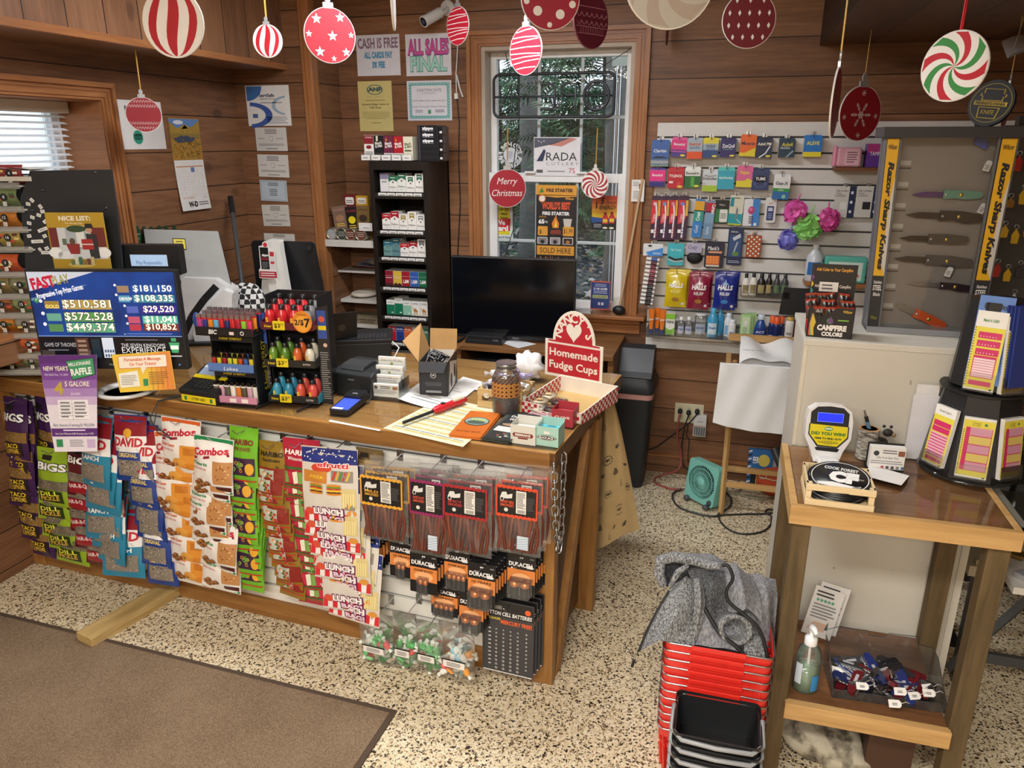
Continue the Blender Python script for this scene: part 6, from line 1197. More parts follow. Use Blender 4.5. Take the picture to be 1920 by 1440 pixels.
def d_coa(M,w,h):
 M.R(-w*.46,h*.05,w*.46,h*.95,'#6fb3b0',1);[M.P([(x-w*.015,z-h*.012),(x+w*.015,z),(x-w*.015,z+h*.012)],'#dfe9e8',2)for x,z in[(-w*.44,h*(.08+.07*k))for k in rg(13)]+[(w*.44,h*(.08+.07*k))for k in rg(13)]+[(w*(-.4+.067*k),h*.075)for k in rg(13)]+[(w*(-.4+.067*k),h*.925)for k in rg(13)]]
 M.P(rr(-w*.4,h*.12,w*.4,h*.88,h*.04),'#e2e2ea',3).X('CERTIFICATE',0,h*.73,h*.07,'#6f6f86',4,w=w*.56).X('OF ACHIEVEMENT',0,h*.675,h*.025,'#7d7d90',4,w=w*.34).X('ABOVE HOMINY RIDGE CABINS AND GIFT S',0,h*.485,h*.03,'#55556a',4,w=w*.76,bd=.01).X('Retailer Modernization Training Certification',0,h*.335,h*.035,'#4a4a5a',4,w=w*.76).R(-w*.035,h*.17,w*.035,h*.27,'#4f9a72',4).L(-w*.32,-w*.15,h*.2,h*.28,2,'#8a8a9a',4).L(w*.13,w*.34,h*.2,h*.28,2,'#6a6a7a',4)
sign(WF,(764,151,847,226),D-.002,'certificate','teal bordered certificate of achievement beside the window',d_coa,'certificate','#dcdce4')
cx,z0,w,h=WF.bb(1184,337,1208,378,D-.03)
sign(WF,(1184,337,1208,378),D-.03,'notice_slip','small white notice with a tiny photo on the window casing',lambda M,w,h:(M.L(-w*.4,w*.1,h*.7,h*.92,3,'#9a9a9a',1),M.R(w*.08,h*.58,w*.36,h*.82,'#7a3a34',1),M.D(w*.22,h*.68,w*.08,'#c9a08a',2),M.L(-w*.35,w*.35,h*.1,h*.5,6,'#9a9a9a',1)),'notice')
x,z=WF.hit(812,30,D-.1);th=TH('security_camera','white bullet security camera high on the back wall','camera',(x,D-.1,z));a_=V3((-.035,-.055,-.035));b_=V3((.03,.03,.02))
M=MB().U([tp(b_),tp(a_*.9)],.028,C('#dfe2e4',.3),18).U([tp(a_*.85),tp(a_)],.03,C('#e6e8ea',.3),18);M.B('body',th);M=MB().U([tp(a_*1.),tp(a_*1.01)],.024,C('#23262c',.1),18).U([tp(a_*1.),tp(a_*1.03)],.012,C('#4a5870',.05),12);M.B('lens',th);M=MB().U([(.05,.1,.05),(.055,.05,.03),(.02,.02,0.)],.014,C('#dfe2e4',.3)).at((.05,.1,.05),(90,0,0)).H([(.04,0),(.04,.012)],C('#dfe2e4',.3),n=18).at();M.B('mount',th)
pts=[WF.hit(px,py,D-.012)for px,py in((858,82),(857,110),(855,140),(856,175))];M=MB().U([(x,D-.012,z)for x,z in pts],.0035,'#e4e4e2');x,z=pts[-1];M.K(x-.01,D-.022,z-.03,x+.01,D-.002,z,'#e4e4e2');p2=[WF.hit(px,py,D-.012)for px,py in((856,140),(862,165),(868,182))];M.U([(x,D-.012,z)for x,z in p2],.005,'#e4e4e2');one('extension_lead',M,'white power cord hanging beside the window casing','cord')
pts=[WF.hit(px,py,D-.01)for px,py in((857,186),(861,230),(860,300),(863,380),(858,480),(856,560))];M=MB().U([(x,D-.01,z)for x,z in pts],.003,BK);one('extension_lead',M,'black cord running down the wall from the white one','cord')
# black cigarette cabinet
cx1=WF.hit(842,330,D-.01)[0];yF=WF.side(800,330,cx1)[0];cx0=WF.hit(692,320,yF)[0];czt=WF.hit(748,303,yF)[1]
CW=cx1-cx0;BKW=grain('black_brown_laminate',2,'#17130f','#221c18','#2c2521',.4)
th=TH('cigarette_cabinet','tall narrow black cabinet of cigarette shelves against the back wall','cabinet',(cx0,yF,0));CD=D-.012-yF;INX0,INX1=.028,CW-.024
M=MB().K(0,0,0,.026,CD,czt,BKW);M.B('side_panel',th);M=MB().K(CW-.022,0,0,CW,CD,czt,BKW);M.B('side_panel',th);M=MB().K(0,CD-.02,0,CW,CD,czt,BKW);M.B('back_panel',th);M=MB().K(.026,0,czt-.045,CW-.022,CD-.02,czt,BKW);M.B('top_panel',th)
pr=[('row',py)for py in(366,437,487,543,597,646,693)];ROWZ=[WF.hit(752,py,yF+.01)[1]for py in(366,437,487,543,597,646,693)]
S_,K_=.086,.1
def chev(col,body,roof='#f1efeb'):
 def f(M,w,h):
  M.R(-w/2,0,w/2,h,C(body,.35),1).P([(-w/2,h),(-w/2,h*.62),(0,h*.76),(w/2,h*.62),(w/2,h)],C(col,.35),2).R(-w*.3,h*.86,w*.3,h*.9,'#f0eeea',3).D(0,h*.6,w*.11,'#6d6d6d',3,n=10).X('Marlboro',0,h*.24,h*.12,'#2a2a2c',3,w=w*.82).R(-w*.16,h*.12,w*.16,h*.14,'#a9a9a9',3)
 return f
def flagp(col):
 def f(M,w,h):
  M.R(-w/2,0,w/2,h,C('#f0eee9',.35),1).P([(-w*.3,h*.93),(-w*.3,h*.6),(0,h*.72),(w*.3,h*.6),(w*.3,h*.93)],C(col,.35),2).R(-w*.22,h*.8,w*.22,h*.84,'#f0eeea',3).D(0,h*.54,w*.1,'#6d6d6d',3,n=10).X('Marlboro',0,h*.22,h*.12,'#2a2a2c',3,w=w*.8)
 return f
def plp(c1_,txt=None,tc='#f2f2f2',th_=.2,tz=.25,c2_=None,xt=None,wf=.6):
 def f(M,w,h):
  M.R(-w/2,0,w/2,h,C(c1_,.3),1)
  if c2_:M.R(-w/2,h*.68,w/2,h,C(c2_,.3),2)
  if txt:M.X(txt,0,h*tz,h*th_,tc,3,w=w*wf,bd=.02)
  M.R(-w/2,h*.66,w/2,h*.67,'#e3e1de',3)
  if xt:xt(M,w,h)
 return f
def x_nat(M,w,h):M.R(-w*.4,h*.52,w*.4,h*.56,'#e9d9d9',4);M.P([(-w/2,0),(w/2,0),(w/2,h*.12),(w*.2,h*.2),(0,h*.12),(-w*.2,h*.22),(-w/2,h*.1)],'#4a1a1f',4)
def x_camel(M,w,h):
 c_='#b07a34';M.P([(-w*.28,h*.36),(-w*.16,h*.42),(-w*.05,h*.55),(w*.05,h*.45),(w*.15,h*.42),(w*.26,h*.36),(w*.24,h*.28),(-w*.2,h*.28)],c_,4).S([(-w*.24,h*.4),(-w*.3,h*.52),(-w*.4,h*.54)],w*.07,c_,4);[M.R(w*k,h*.1,w*(k+.06),h*.3,c_,4)for k in(-.2,-.08,.08,.19)];M.R(-w*.44,h*.06,w*.44,h*.11,'#d9cfae',3).X('CAMEL',0,h*.76,h*.13,'#2b4a8a',4,w=w*.76)
def x_bot(M,w,h):M.D(w*.22,h*.14,w*.14,'#e9e9e6',4,rz=h*.04)
def x_spade(M,w,h):M.P([(0,h*.42),(w*.12,h*.3),(0,h*.22),(-w*.12,h*.3)],'#2a2a2a',4)
PKS=[[(K_,plp('#e6e5e6','yours','#3a3a3e',.11,.5,'#8b86a0'),'white pack with lilac top'),(S_,chev('#1f6b4a','#efeee9'),'white pack with green roof shaped top'),(K_,chev('#2f6f55','#e9ebe6'),'tall white pack with green roof shaped top'),(S_,flagp('#1f6b4a'),'white pack with green pennant'),(K_,flagp('#2b6a52'),'tall white pack with dark green pennant')],[(S_,chev('#b8202e','#f1efeb'),'white pack with red roof shaped top'),(K_,chev('#a81d2a','#f1efeb'),'tall white pack with red roof shaped top'),(S_,flagp('#9a8a3f'),'white pack with gold pennant'),(K_,flagp('#a3924a'),'tall white pack with gold pennant'),(S_,flagp('#8d9092'),'white pack with silver pennant')],[(S_,chev('#2a6f86','#6f9a9a'),'grey green pack with teal top'),(K_,chev('#2f6a7a','#5f8a90'),'tall grey green pack with teal top'),(S_*.86,chev('#c0202e','#f3f1ee'),'short white pack with thin red edge'),(S_,chev('#a81d2a','#f3f1ee'),'white pack with dark red edge'),(K_,flagp('#77797b'),'tall white pack with grey pennant')],[(S_,plp('#8d1f33',None,xt=x_nat),'dark red pack with mountain foot'),(S_,plp('#d9b844',None,xt=x_nat),'yellow pack with mountain foot'),(S_,plp('#a01f30','L&M','#f4f2ee',.24,.22,wf=.66),'red pack with white letters'),(S_,plp('#2a5fae','L&M','#f4f2ee',.24,.22,wf=.66),'blue pack with white letters'),(S_,plp('#1f6a4a','L&M','#f4f2ee',.24,.22,wf=.66),'green pack with white letters')],[(S_,plp('#1f7a5a','Newport','#2a3a34',.07,.8,'#eef0ec',x_bot),'green pack with white top'),(K_,plp('#1a7556','Newport','#2a3a34',.06,.82,'#eef0ec',x_bot),'tall green pack with white top'),(S_,plp('#8fc4ac','Newport','#2a3a34',.07,.8,'#e6ebe6',x_bot),'pale mint pack with white top'),(S_,plp('#efede6',None,xt=x_camel),'left of two white packs with a camel'),(S_,plp('#efede6',None,xt=x_camel),'right of two white packs with a camel')],[(S_,plp('#b01f36','PALL MALL','#f2e9e6',.12,.78,wf=.8,xt=x_spade),'crimson pack'),(S_,plp('#2a3f8a','PALL MALL','#e9ecf4',.12,.78,wf=.8,xt=x_spade),'navy pack'),(S_,plp('#e0622a','PALL MALL','#f6ece2',.12,.78,wf=.8,xt=x_spade),'orange pack'),(S_,plp('#dfe3dd','PALL MALL','#5f6f66',.1,.62,wf=.8,xt=x_spade),'white pack with dark crest'),(S_,plp('#4f7a5f','PALL MALL','#dfe8e0',.1,.7,wf=.8),'sage green pack')],[(S_,plp('#6d1a2a',None,xt=x_bot),'maroon pack'),(S_,plp('#741c2c',None,xt=x_bot),'second maroon pack'),(S_,plp('#a09a4a','LUCKY','#3a3a22',.1,.7),'olive pack'),(S_,plp('#8a8644','LUCKY','#3a3a22',.1,.7),'darker olive pack')]]
PW=.0505
for k,(z,row)in en(zip(ROWZ,PKS)):
 M=MB().K(.026,0.,z-.02,CW-.022,CD-.02,z-.004,BKW);M.B('shelf',th)
 xs0=INX0+.006+max(0,(INX1-INX0-5*(PW+.0022))*.5)
 M=MB().K(INX0,.002,z-.004,INX1,.006,z+.012,AC);M.B('clear_lip',th)
 for i,(hh,dr,desc)in en(row):
  x=xs0+i*(PW+.0022)+PW/2-0.
  if x+PW/2>CW-.023:x=CW-.024-PW/2
  pk=MB(y=-.001);pk.K(-PW/2,-.001,0,PW/2,.021,hh,C('#e3e1dc',.35));dr(pk,PW,hh)
  o=one('cigarette_pack',pk,f'{desc}, {ORD[k]} shelf of the black cabinet','cigarettes',(cx0+x,yF+.035,z+.016),0,f'cigarette packs on the {ORD[k]} cabinet shelf')
  for q in rg(3):
   cpy(o,(cx0+x,yF+.035+.024*(q+1),z+.016),None,f'{("second", "third", "fourth")[q]} in line behind the {desc.replace(" shaped", "").replace("roof ", "")}, {ORD[k]} cabinet shelf',f'cigarette packs on the {ORD[k]} cabinet shelf')
  M=MB(y=.001).K(x-PW/2+.001,.0005,z-.014,x+PW/2-.001,.0025,z+.012,'#e4e2df');M.y=.0005;M.L(x-PW*.3,x+PW*.35,z-.006,z+.006,1,'#8a8a8a',1).B('price_tag',th)
 M=MB().K(cx0+xs0-.002,yF+.03,z+0.,cx0+xs0+5*(PW+.0022),yF+.14,z+.0155,C('#202124',.5));one('pack_pusher',M,f'black spring tray under the packs on the {ORD[k]} cabinet shelf','tray')
cb=(('#efeeea','#8d1f2c','SWISHER','white and maroon cigar box'),('#1d1d20','#1d1d20','Black & Mild','black cigar box'),('#6f2a44','#6f2a44','Black & Mild','plum cigar box'),('#b01f2c','#b01f2c','Black & Mild','red cigar box'),('#e2dfc8','#e2dfc8','Black & Mild','cream cigar box'))
yT=yF+.03
M=MB();a0,a1=WF.hit(680,294,yT)[0],WF.hit(776,294,yT)[0];M.K(a0,yT-.02,czt+.001,a1,yT+.16,czt+.006,AC).K(a0,yT-.022,czt+.001,a1,yT-.02,czt+.045,AC)
for i in rg(5):xx=a0+(a1-a0)*(i+.5)/5;M.K(xx-.026,yT-.026,czt+.006,xx+.026,yT-.0225,czt+.034,'#e9e8e6');M.y=yT-.026;M.L(xx-.015,xx+.015,czt+.014,czt+.024,1,'#8a8a8a',1)
one('cigar_tray',M,'clear tray with five white price tags on top of the black cabinet','tray')
for i,(c1_,c2_,tx_,desc)in en(cb):
 bx=(682+18.4*i,239+.6*i,700+18.4*i,288);cx,z0,w,h=WF.bb(*bx,yT);z0=czt+.0065;M=MB(y=0).K(-w*.49,0,0,w*.49,.14,h*.96,C(c1_,.35))
 if i==0:M.R(-w*.49,h*.62,w*.49,h*.95,C(c2_),1);M.D(0,h*.5,w*.28,C(c2_),2,rz=h*.07).X(tx_,0,h*.84,h*.06,'#f0e6e4',2,w=w*.7).L(-w*.4,w*.4,h*.06,h*.34,6,'#5a5a5a',1)
 else:
  for k,s_ in en(('Black','& Mild')):M.X(s_,w*.02,h*(.62-.12*k),h*.1,'#f4f2ee' if i<4 else '#77735a',2,w=w*.72,bd=.03,rot=8)
  if i in(2,3):M.R(-w*.49,0,w*.49,h*.28,'#e6e2de',1);M.L(-w*.4,w*.4,h*.05,h*.25,4,'#6a6a6a',2).P([(-w*.3,h*.76),(-w*.2,h*.9),(-w*.12,h*.76)],'#d9a23a',2)
  elif i==1:M.R(-w*.25,h*.74,-w*.05,h*.94,'#e3dcc6',2);M.R(-w*.4,h*.05,w*.4,h*.2,'#dcdad6',1)
  else:M.R(-w*.35,h*.36,w*.35,h*.42,'#55523a',2)
 one('cigar_box',M,f'{desc} in the clear tray on the black cabinet','cigars',(cx,yT,z0),0,'cigar boxes on the black cabinet')
cx,z0,w,h=WF.bb(783,233,822,301,yT);th=TH('lighter_display_case','black lighter display case stacked with black lighter boxes on the cabinet','display case',(cx,yT,czt+.001))
M=MB(y=0).K(-w/2,0,0,w/2,.13,h,C('#1c1f26',.3)).R(-w*.45,h*.02,-w*.38,h*.98,'#3a3d45',1);[M.X('zippo',-w*0.,h*(.88-.17*k),h*.08,'#eef0f4',1,w=w*.54,bd=.05)for k in rg(3)];[M.L(-w*.25,w*.3,h*(.83-.17*k),h*(.86-.17*k),1,'#8a8d94',1)for k in rg(3)];[M.R(-w*.4,h*(.12+.15*k),w*.4,h*(.126+.15*k),'#3a3d45',1)for k in rg(3)];M.B('case',th,bev=.002)
for k in rg(4):M=MB(y=0.);M.K(w/2+.001,.01,h*(.02+.24*k),w/2+.022,.1,h*(.24+.24*k),C('#17191d',.3));M.y=.01;M.R(w/2+.004,h*(.06+.24*k),w/2+.018,h*(.12+.24*k),'#d9d9d9',1).B('lighter_box',th)
# niche shelves
shp=((608,456,.03),(634,512,.012),(639,566,.02),(641,612,.02));SH=[]
for k,(px,py,t_)in en(shp):
 yk,zk=WF.side(px,py,XC+.002);yk=min(max(yk,YC-.03),D-.15);zk=WF.hit((px+695)/2,py-4,yk)[1];SH.append((yk,zk))
 M=MB().K(XC+.002,yk,zk-t_,cx0-.004,D-.002,zk,C('#d9d6cf',.5))
 if k==0:M.K(XC+.002,yk-.004,zk-.035,cx0-.004,yk,zk+.006,'#cfccc6');[M.R(XC+.03+.07*i,zk-.02,XC+.034+.07*i,zk-.005,'#6a4a34',1)for i in rg(4)]
 one('wall_shelf',M,f'white shelf in the corner niche, {("top", "second", "third", "bottom")[k]} one','shelf',bev=.001)
yk,zk=SH[0]
for i,(px,c_)in en(((623,'#9ea4a8'),(641,'#3a4440'),(658,'#6a3a34'),(677,'#6b4136'))):
 cx,z0,w,h=WF.bb(px-9,431,px+9,454,yk+.02);r_=h/2;t=TH('tobacco_tin',('silver foil topped round tin','dark green round tin','left of two brown round tins','right of two brown round tins')[i]+' on its edge on the top niche shelf','tin',(cx,yk+.012,zk+r_+.001),0,'round tins on the top niche shelf',(R_(90),0,0))
 M=MB().H([(r_,-.06),(r_,0),(r_*.86,.001),(r_*.84,-.003),(0,-.003)],C('#a89f8c',.3,.8),n=20);M.B('tin_can',t);M=MB().H([(r_*.84,-.0025),(0,-.0024)],C(c_,.3),n=20).at((0,0,-.002),(0,0,0));[M.K(-r_*.6,r_*(.3-.3*q),0,r_*.6,r_*(.38-.3*q),.0006,'#c9beb0')for q in rg(3)];M.at().B('lid_label',t)
for i,(bx,c1_,rl,desc,dy)in en((((627,386,652,428),'#7d6656',-8,'brown tobacco pouch leaning at the left on the top niche shelf',.06),((651,388,672,432),'#262020',-5,'black tobacco pouch with yellow star on the top niche shelf',.055),((668,386,692,428),'#7a5f38',2,'tan tobacco pouch at the right on the top niche shelf',.05),((645,365,666,388),'#6e1f26',0,'maroon tobacco box at the back of the top niche shelf',.1),((667,367,689,386),'#c99a2c',0,'mustard tobacco box at the back of the top niche shelf',.1))):
 cx,z0,w,h=WF.bb(*bx,yk+dy)
 if i<3:z0=max(z0,zk+.03)
 M=MB(y=0).K(-w/2,0,(zk+.001-z0)if i>=3 else 0,w/2,.03,h,C(c1_,.35))
 if i<3:M.X(('SWISHER','AL CAPONE','GARCIA')[i],0,h*.78,h*.1,('#c98a8a','#b03a4a','#3a2418')[i],1,w=w*.8);M.D(0,h*.45,w*.32,C(('#a0785a','#e6d21f','#3a2a20')[i]),1,rz=h*.16).L(-w*.3,w*.3,h*.08,h*.25,2,'#d9b84a',1)
 else:M.P(rr(-w*.38,h*.2,w*.38,h*.8,.01),'#e6e3de',1);M.L(-w*.3,w*.3,h*.3,h*.6,2,'#77706a',2)
 one('tobacco_pouch',M,desc,'tobacco',(cx,yk+dy,z0),0,'tobacco pouches on the top niche shelf',(0,R_(rl),0))
sign(WF,(673,418,698,433),yk+.008,'price_tag','white price tag card before the tobacco on the top niche shelf',lambda M,w,h:(M.R(-w*.4,h*.2,w*.4,h*.75,'#9a9a9a',1),M.R(-w*.38,h*.23,w*.38,h*.72,'#efefec',2),M.L(-w*.2,w*.3,h*.3,h*.5,1,'#777777',3)),'tag')
yk,zk=SH[1];r=RN(3)
for i,c_ in en(('#d9d4c8','#c9c2b4','#a8503a','#d9d6d0','#8f8aa8','#b9b4a4')):
 ph=r.random()*6;amp=.004+.006*(i>3);M=MB();W_=.24-.02*i;M.G(lambda u,v:((u-.5)*W_,(v-.5)*.2,amp*sin(u*7+ph)*(.5+v)),10,6,C(c_,.7)).G(lambda u,v:((.5-u)*W_,(v-.5)*.2,amp*sin((1-u)*7+ph)*(.5+v)-.003),10,6,C(c_,.7))
 one('newspaper',M,f'folded newspaper in the pile on the second niche shelf, {("lowest", "second lowest", "third lowest", "third highest", "second highest", "topmost")[i]}','newspaper',(XC+.16+.012*i,yk+.12,zk+.006+.008*i),r.uniform(-.15,.15),'newspapers on the second niche shelf')
yk,zk=SH[2];cx,z0,w,h=WF.bb(652,542,699,560,yk+.05);M=MB(surf=lambda x,z:0);M=MB().A((0,0,.02),.5,C('#d9cfc0',.5),16,8,(w,.22,.04)).at((0,-.05,.028),(70,0,0));M.y=0;M.D(0,0,w*.3,'#8a5a34',1,rz=.03).at();one('paper_packet',M,'white packet with brown picture on the third niche shelf','packet',(cx,yk+.12,zk+.001))
yk,zk=SH[3];cx,z0,w,h=WF.bb(655,597,708,611,yk+.02);th=TH('book','brown hardback book lying spine out on the bottom niche shelf','book',(cx,yk+.02,zk+.001));M=MB(y=0).K(-w/2,0,0,w/2,.15,.004,'#8d7f68').K(-w/2,0,.038,w/2,.15,.042,'#8d7f68').K(-w/2,0,.004,w/2,.004,.038,'#8d7f68').X('A FRIEND AMONG',w*.12,.022,.01,'#2a211a',1,w=w*.62,bd=.03).X('THE SHADOWS',w*.12,.007,.009,'#2a211a',1,w=w*.5,bd=.03);M.B('cover',th);M=MB().K(-w/2+.003,.004,.004,w/2-.003,.147,.038,'#d9d2bf');M.B('pages',th)
# on and before the window
yG=D+.05
def d_rada(M,w,h):
 M.P([(-w*.49,h*.72),(-w*.49,h*.98),(w*.3,h*.98),(-w*.1,h*.82)],'#55586a',1).P([(-w*.2,h*.8),(w*.3,h*.98),(w*.42,h*.95),(w*.1,h*.76)],'#c9867a',1);[M.X('*',-w*.4+.016*k,h*(.84-.03*(k%2)),h*.08,'#eeeef2',2)for k in rg(3)]
 M.P([(-w*.44,h*.38),(-w*.28,h*.7),(-w*.24,h*.64),(-w*.3,h*.38)],'#2a3358',2).X('RADA',w*.1,h*.4,h*.21,'#23252d',2,w=w*.66).X('C U T L E R Y',w*.12,h*.28,h*.08,'#8a8d95',2,w=w*.7).R(-w*.44,h*.08,-w*.3,h*.16,'#55565c',1).L(-w*.2,w*.2,h*.09,h*.15,1,'#8a8d95',1).X('75',w*.33,h*.08,h*.13,'#c03a4a',2)
sign(WF,(1001,257,1088,330),D+.05,'cutlery_sign','white cutlery sign with flag corner standing on the window rail',d_rada,'sign','#e6e6ec')
cx,z0,w,h=WF.bb(935,265,979,316,D+.125);M=MB(y=0);cz=h/2;M.Z(circ(0,cz,w*.3,w*.3,24),0,.0008,C('#d9dee4',.5)).L(-w*.1,w*.1,cz-w*.15,cz+w*.15,6,'#9a9ac0',1)
for i,ch_ in en('SOLD HERE FIRE STARTER '):
 a_=15+i*360/23
 if ch_!=' ':M.T=MT((w*.42*cos(R_(a_)),-.0006,cz+w*.42*sin(R_(a_))))@MR(-(a_-90),'Y')@Matrix.Diagonal((-1,1,1,1));M.y=0;M.X(ch_,0,-.012,.024,'#dfe3e6',1,bd=.05)
M.T=Matrix();one('window_decal',M,'round white window decal reading backwards on the left upper pane','decal',(cx,D+.128,z0))
def d_fire(M,w,h):
 OR='#e2a03a';M.R(-w*.5,h*.87,w*.5,h,OR,1).P([(-w*.43,h*.9),(-w*.36,h*.97),(-w*.3,h*.91)],'#3f8a3a',2).X('FIRE STARTER',w*.08,h*.915,h*.04,'#1d1c1e',2,w=w*.66,bd=.04).P([(-w*.5,h*.87),(w*0.,h*.845),(w*.5,h*.86),(w*.5,h*.875),(-w*.5,h*.88)],OR,1)
 M.D(-w*.35,h*.83,w*.09,'#d9865a',2).D(-w*.35,h*.83,w*.07,'#f0e6dc',3).X('Wilcor',w*.33,h*.82,h*.03,'#e8a83a',2,w=w*.22,bd=.03).X("WORLD'S BEST",0,h*.7,h*.085,'#e0552c',2,w=w*.7,bd=.05).X('FIRE STARTER',0,h*.625,h*.04,'#f2f0ee',2,w=w*.68,bd=.05)
 M.P([(-w*.08,h*.46),(-w*.1,h*.52),(-w*.02,h*.6),(0,h*.63),(w*.03,h*.57),(w*.08,h*.52),(w*.07,h*.46)],'#e8862a',2).P([(-w*.04,h*.47),(0,h*.57),(w*.04,h*.47)],'#f4d25a',3).P([(-w*.14,h*.38),(w*.14,h*.38),(w*.12,h*.44),(-w*.12,h*.43)],'#8f3a2a',2)
 M.P([(w*.18,h*.58),(w*.4,h*.58),(w*.37,h*.48),(w*.21,h*.48)],'#cfc8c0',2).X('65',-w*.36,h*.515,h*.05,'#f4f2f0',2,w=w*.15,bd=.05).X('MIN',-w*.24,h*.52,h*.03,'#f4f2f0',2,w=w*.07).X('SPECIAL',-w*.33,h*.59,h*.02,'#e8a83a',2).P(rr(-w*.45,h*.36,-w*.2,h*.48,.006),OR,2).X('$',-w*.38,h*.385,h*.05,'#1d1c1e',3).P(rr(w*.18,h*.36,w*.45,h*.48,.006),OR,2).X('$1.99',w*.31,h*.395,h*.06,'#1d1c1e',3,w=w*.22)
 for k in rg(3):x=w*(-.33+.32*k);M.P(rr(x-w*.13,h*.25,x+w*.13,h*.34,.005),'#d6d2d0',2).R(x-w*.11,h*.258,x+w*.11,h*.33,C(('#8a8288','#9a9096','#3a2a28')[k]),3).D(x,h*.28,w*.05,C(('#2a2a2e','#2a2a2e','#b07a4a')[k]),4)
 M.R(-w*.47,h*.11,w*.47,h*.23,OR,2).X('SOLD HERE',0,h*.135,h*.07,'#1d1c1e',3,w=w*.78);r=RN(4)
 for k in rg(22):x=w*r.uniform(-.48,.42);M.P([(x,0),(x+w*.07,0),(x+w*.05,h*r.uniform(.04,.1)),(x+w*.02,h*.05)],C(r.choice(('#d9652a','#8f2f1c','#e89a3a'))),2)
sign(WF,(1005,347,1080,494),D+.05,'fire_starter_poster','tall black and orange fire starter poster on the lower window',d_fire,'poster','#1f1e20')
def d_5h(M,w,h):
 for k,c_ in en(('#d9492c','#dd6a2c','#e08a2a','#e6a82a','#e8c22a')):M.R(-w/2,h*(.88-.13*k),w/2,h*(1-.13*k)if k==0 else h*(1.01-.13*k),C(c_),1)
 M.P([(-w/2,0),(w/2,0),(w/2,h*.34),(0,h*.33),(-w/2,h*.38)],'#2a4f96',2).P([(-w/2,0),(w/2,0),(w/2,h*.28),(-w*.1,h*.24),(-w/2,h*.2)],'#1d1d22',3).X('5',-w*.12,h*.76,h*.18,'#1a1a1c',2,w=w*.14,sr=.2,bd=.04).X('-hour',w*.2,h*.76,h*.12,'#1a1a1c',2,w=w*.42,sr=.2).X('ENERGY',w*.08,h*.6,h*.12,'#1a1a1c',2,w=w*.62,sr=.2,bd=.02).S([(-w*.34,h*.62),(-w*.34,h*.82)],w*.05,BK,2)
 for x,z in((0.,.18),(.24,.2)):M.P([(w*(x-.1),h*z),(w*(x+.1),h*z),(w*(x+.1),h*(z+.2)),(w*(x+.04),h*(z+.28)),(w*(x-.04),h*(z+.28)),(w*(x-.1),h*(z+.2))],'#c8303a',4);M.R(w*(x-.05),h*(z+.27),w*(x+.05),h*(z+.34),'#a8202c',4).R(w*(x-.08),h*(z+.04),w*(x+.08),h*(z+.14),'#e6c22a',5).D(w*x,h*.06,w*.09,'#e9e6d2',4,rz=h*.03)
 M.L(-w*.42,-w*.12,h*.06,h*.18,3,'#a9a9b0',4)
sign(WF,(1110,367,1161,431),D+.085,'energy_poster','small orange and yellow energy drink poster on the right lower pane',d_5h,'poster','#d9492c')
def d_wc(M,w,h):
 M.R(-w*.34,h*.58,w*.36,h*.95,'#e6d62a',1);[M.X(s_,w*.02,h*(.83-.12*k),h*.09,'#1d1d1d',2,w=w*.5,bd=.03)for k,s_ in en(('Under 21','No Tobacco','No Vapes'))];M.R(-w*.34,h*.17,w*.36,h*.3,'#e6d62a',1).P([(-w*.38,h*.24),(w*.38,h*.28),(w*.4,h*.62),(-w*.4,h*.58)],'#d02a3a',3).X('We',-w*.02,h*.44,h*.13,'#f4f0f0',4,w=w*.4,bd=.05).X('Card',0,h*.28,h*.14,'#f4f0f0',4,w=w*.6,bd=.05).X('Please Have ID Ready',0,h*.07,h*.055,'#2a2a2c',2,w=w*.84,bd=.02)
sign(WF,(917,383,962,451),D+.085,'age_check_sticker','white red and yellow we card sticker on the left lower pane',d_wc,'sticker','#dfe6ea')
sign(WF,(1108,527,1144,580),D-.05,'age_notice','navy age notice card with orange edge standing on the window sill',lambda M,w,h:(M.R(-w*.48,h*.04,w*.48,h*.96,'#31427e',1),M.L(-w*.3,w*.3,h*.8,h*.92,2,'#aab2d4',2,al='c'),M.X('21 OR OLDER',0,h*.7,h*.07,'#eef0f8',2,w=w*.72,bd=.03),M.L(-w*.36,w*.36,h*.56,h*.68,2,'#aab2d4',2,al='c'),M.P(rr(-w*.4,h*.4,w*.4,h*.52,.004),'#a9b27a',2),M.X('12 10 2003',0,h*.43,h*.06,'#3a4030',3,w=w*.66),M.R(-w*.1,h*.16,w*0.,h*.26,'#d9dcec',2),M.R(w*.06,h*.16,w*.18,h*.26,'#d9dcec',2)),'notice','#d0604a',t=.008)
cx,z0,w,h=WF.bb(926,138,1152,219,D+.015);th=TH('open_sign','unlit neon open sign hanging in the window, seen from behind','neon sign',(cx,D+.015,z0));fk=C('#2c3036',.45)
M=MB().U([(x,0,z)for x,z in rr(-w/2,0,w/2,h,.035,5)],.008,fk,8,True).U([(-w/2,.006,h*.48),(w/2,.006,h*.48)],.006,fk).U([(-w*.29,.006,0),(-w*.29,.006,h)],.007,fk);M.B('frame',th)
gl=C('#3c4148',.25);M=MB().U([(w*.36+w*.1*cos(R_(a_)),-.012,h*.48+h*.33*sin(R_(a_)))for a_ in rg(0,360,20)],.009,gl,8,True).U([(w*.36+w*.075*cos(R_(a_)),-.012,h*.48+h*.26*sin(R_(a_)))for a_ in rg(0,360,20)],.005,gl,8,True)
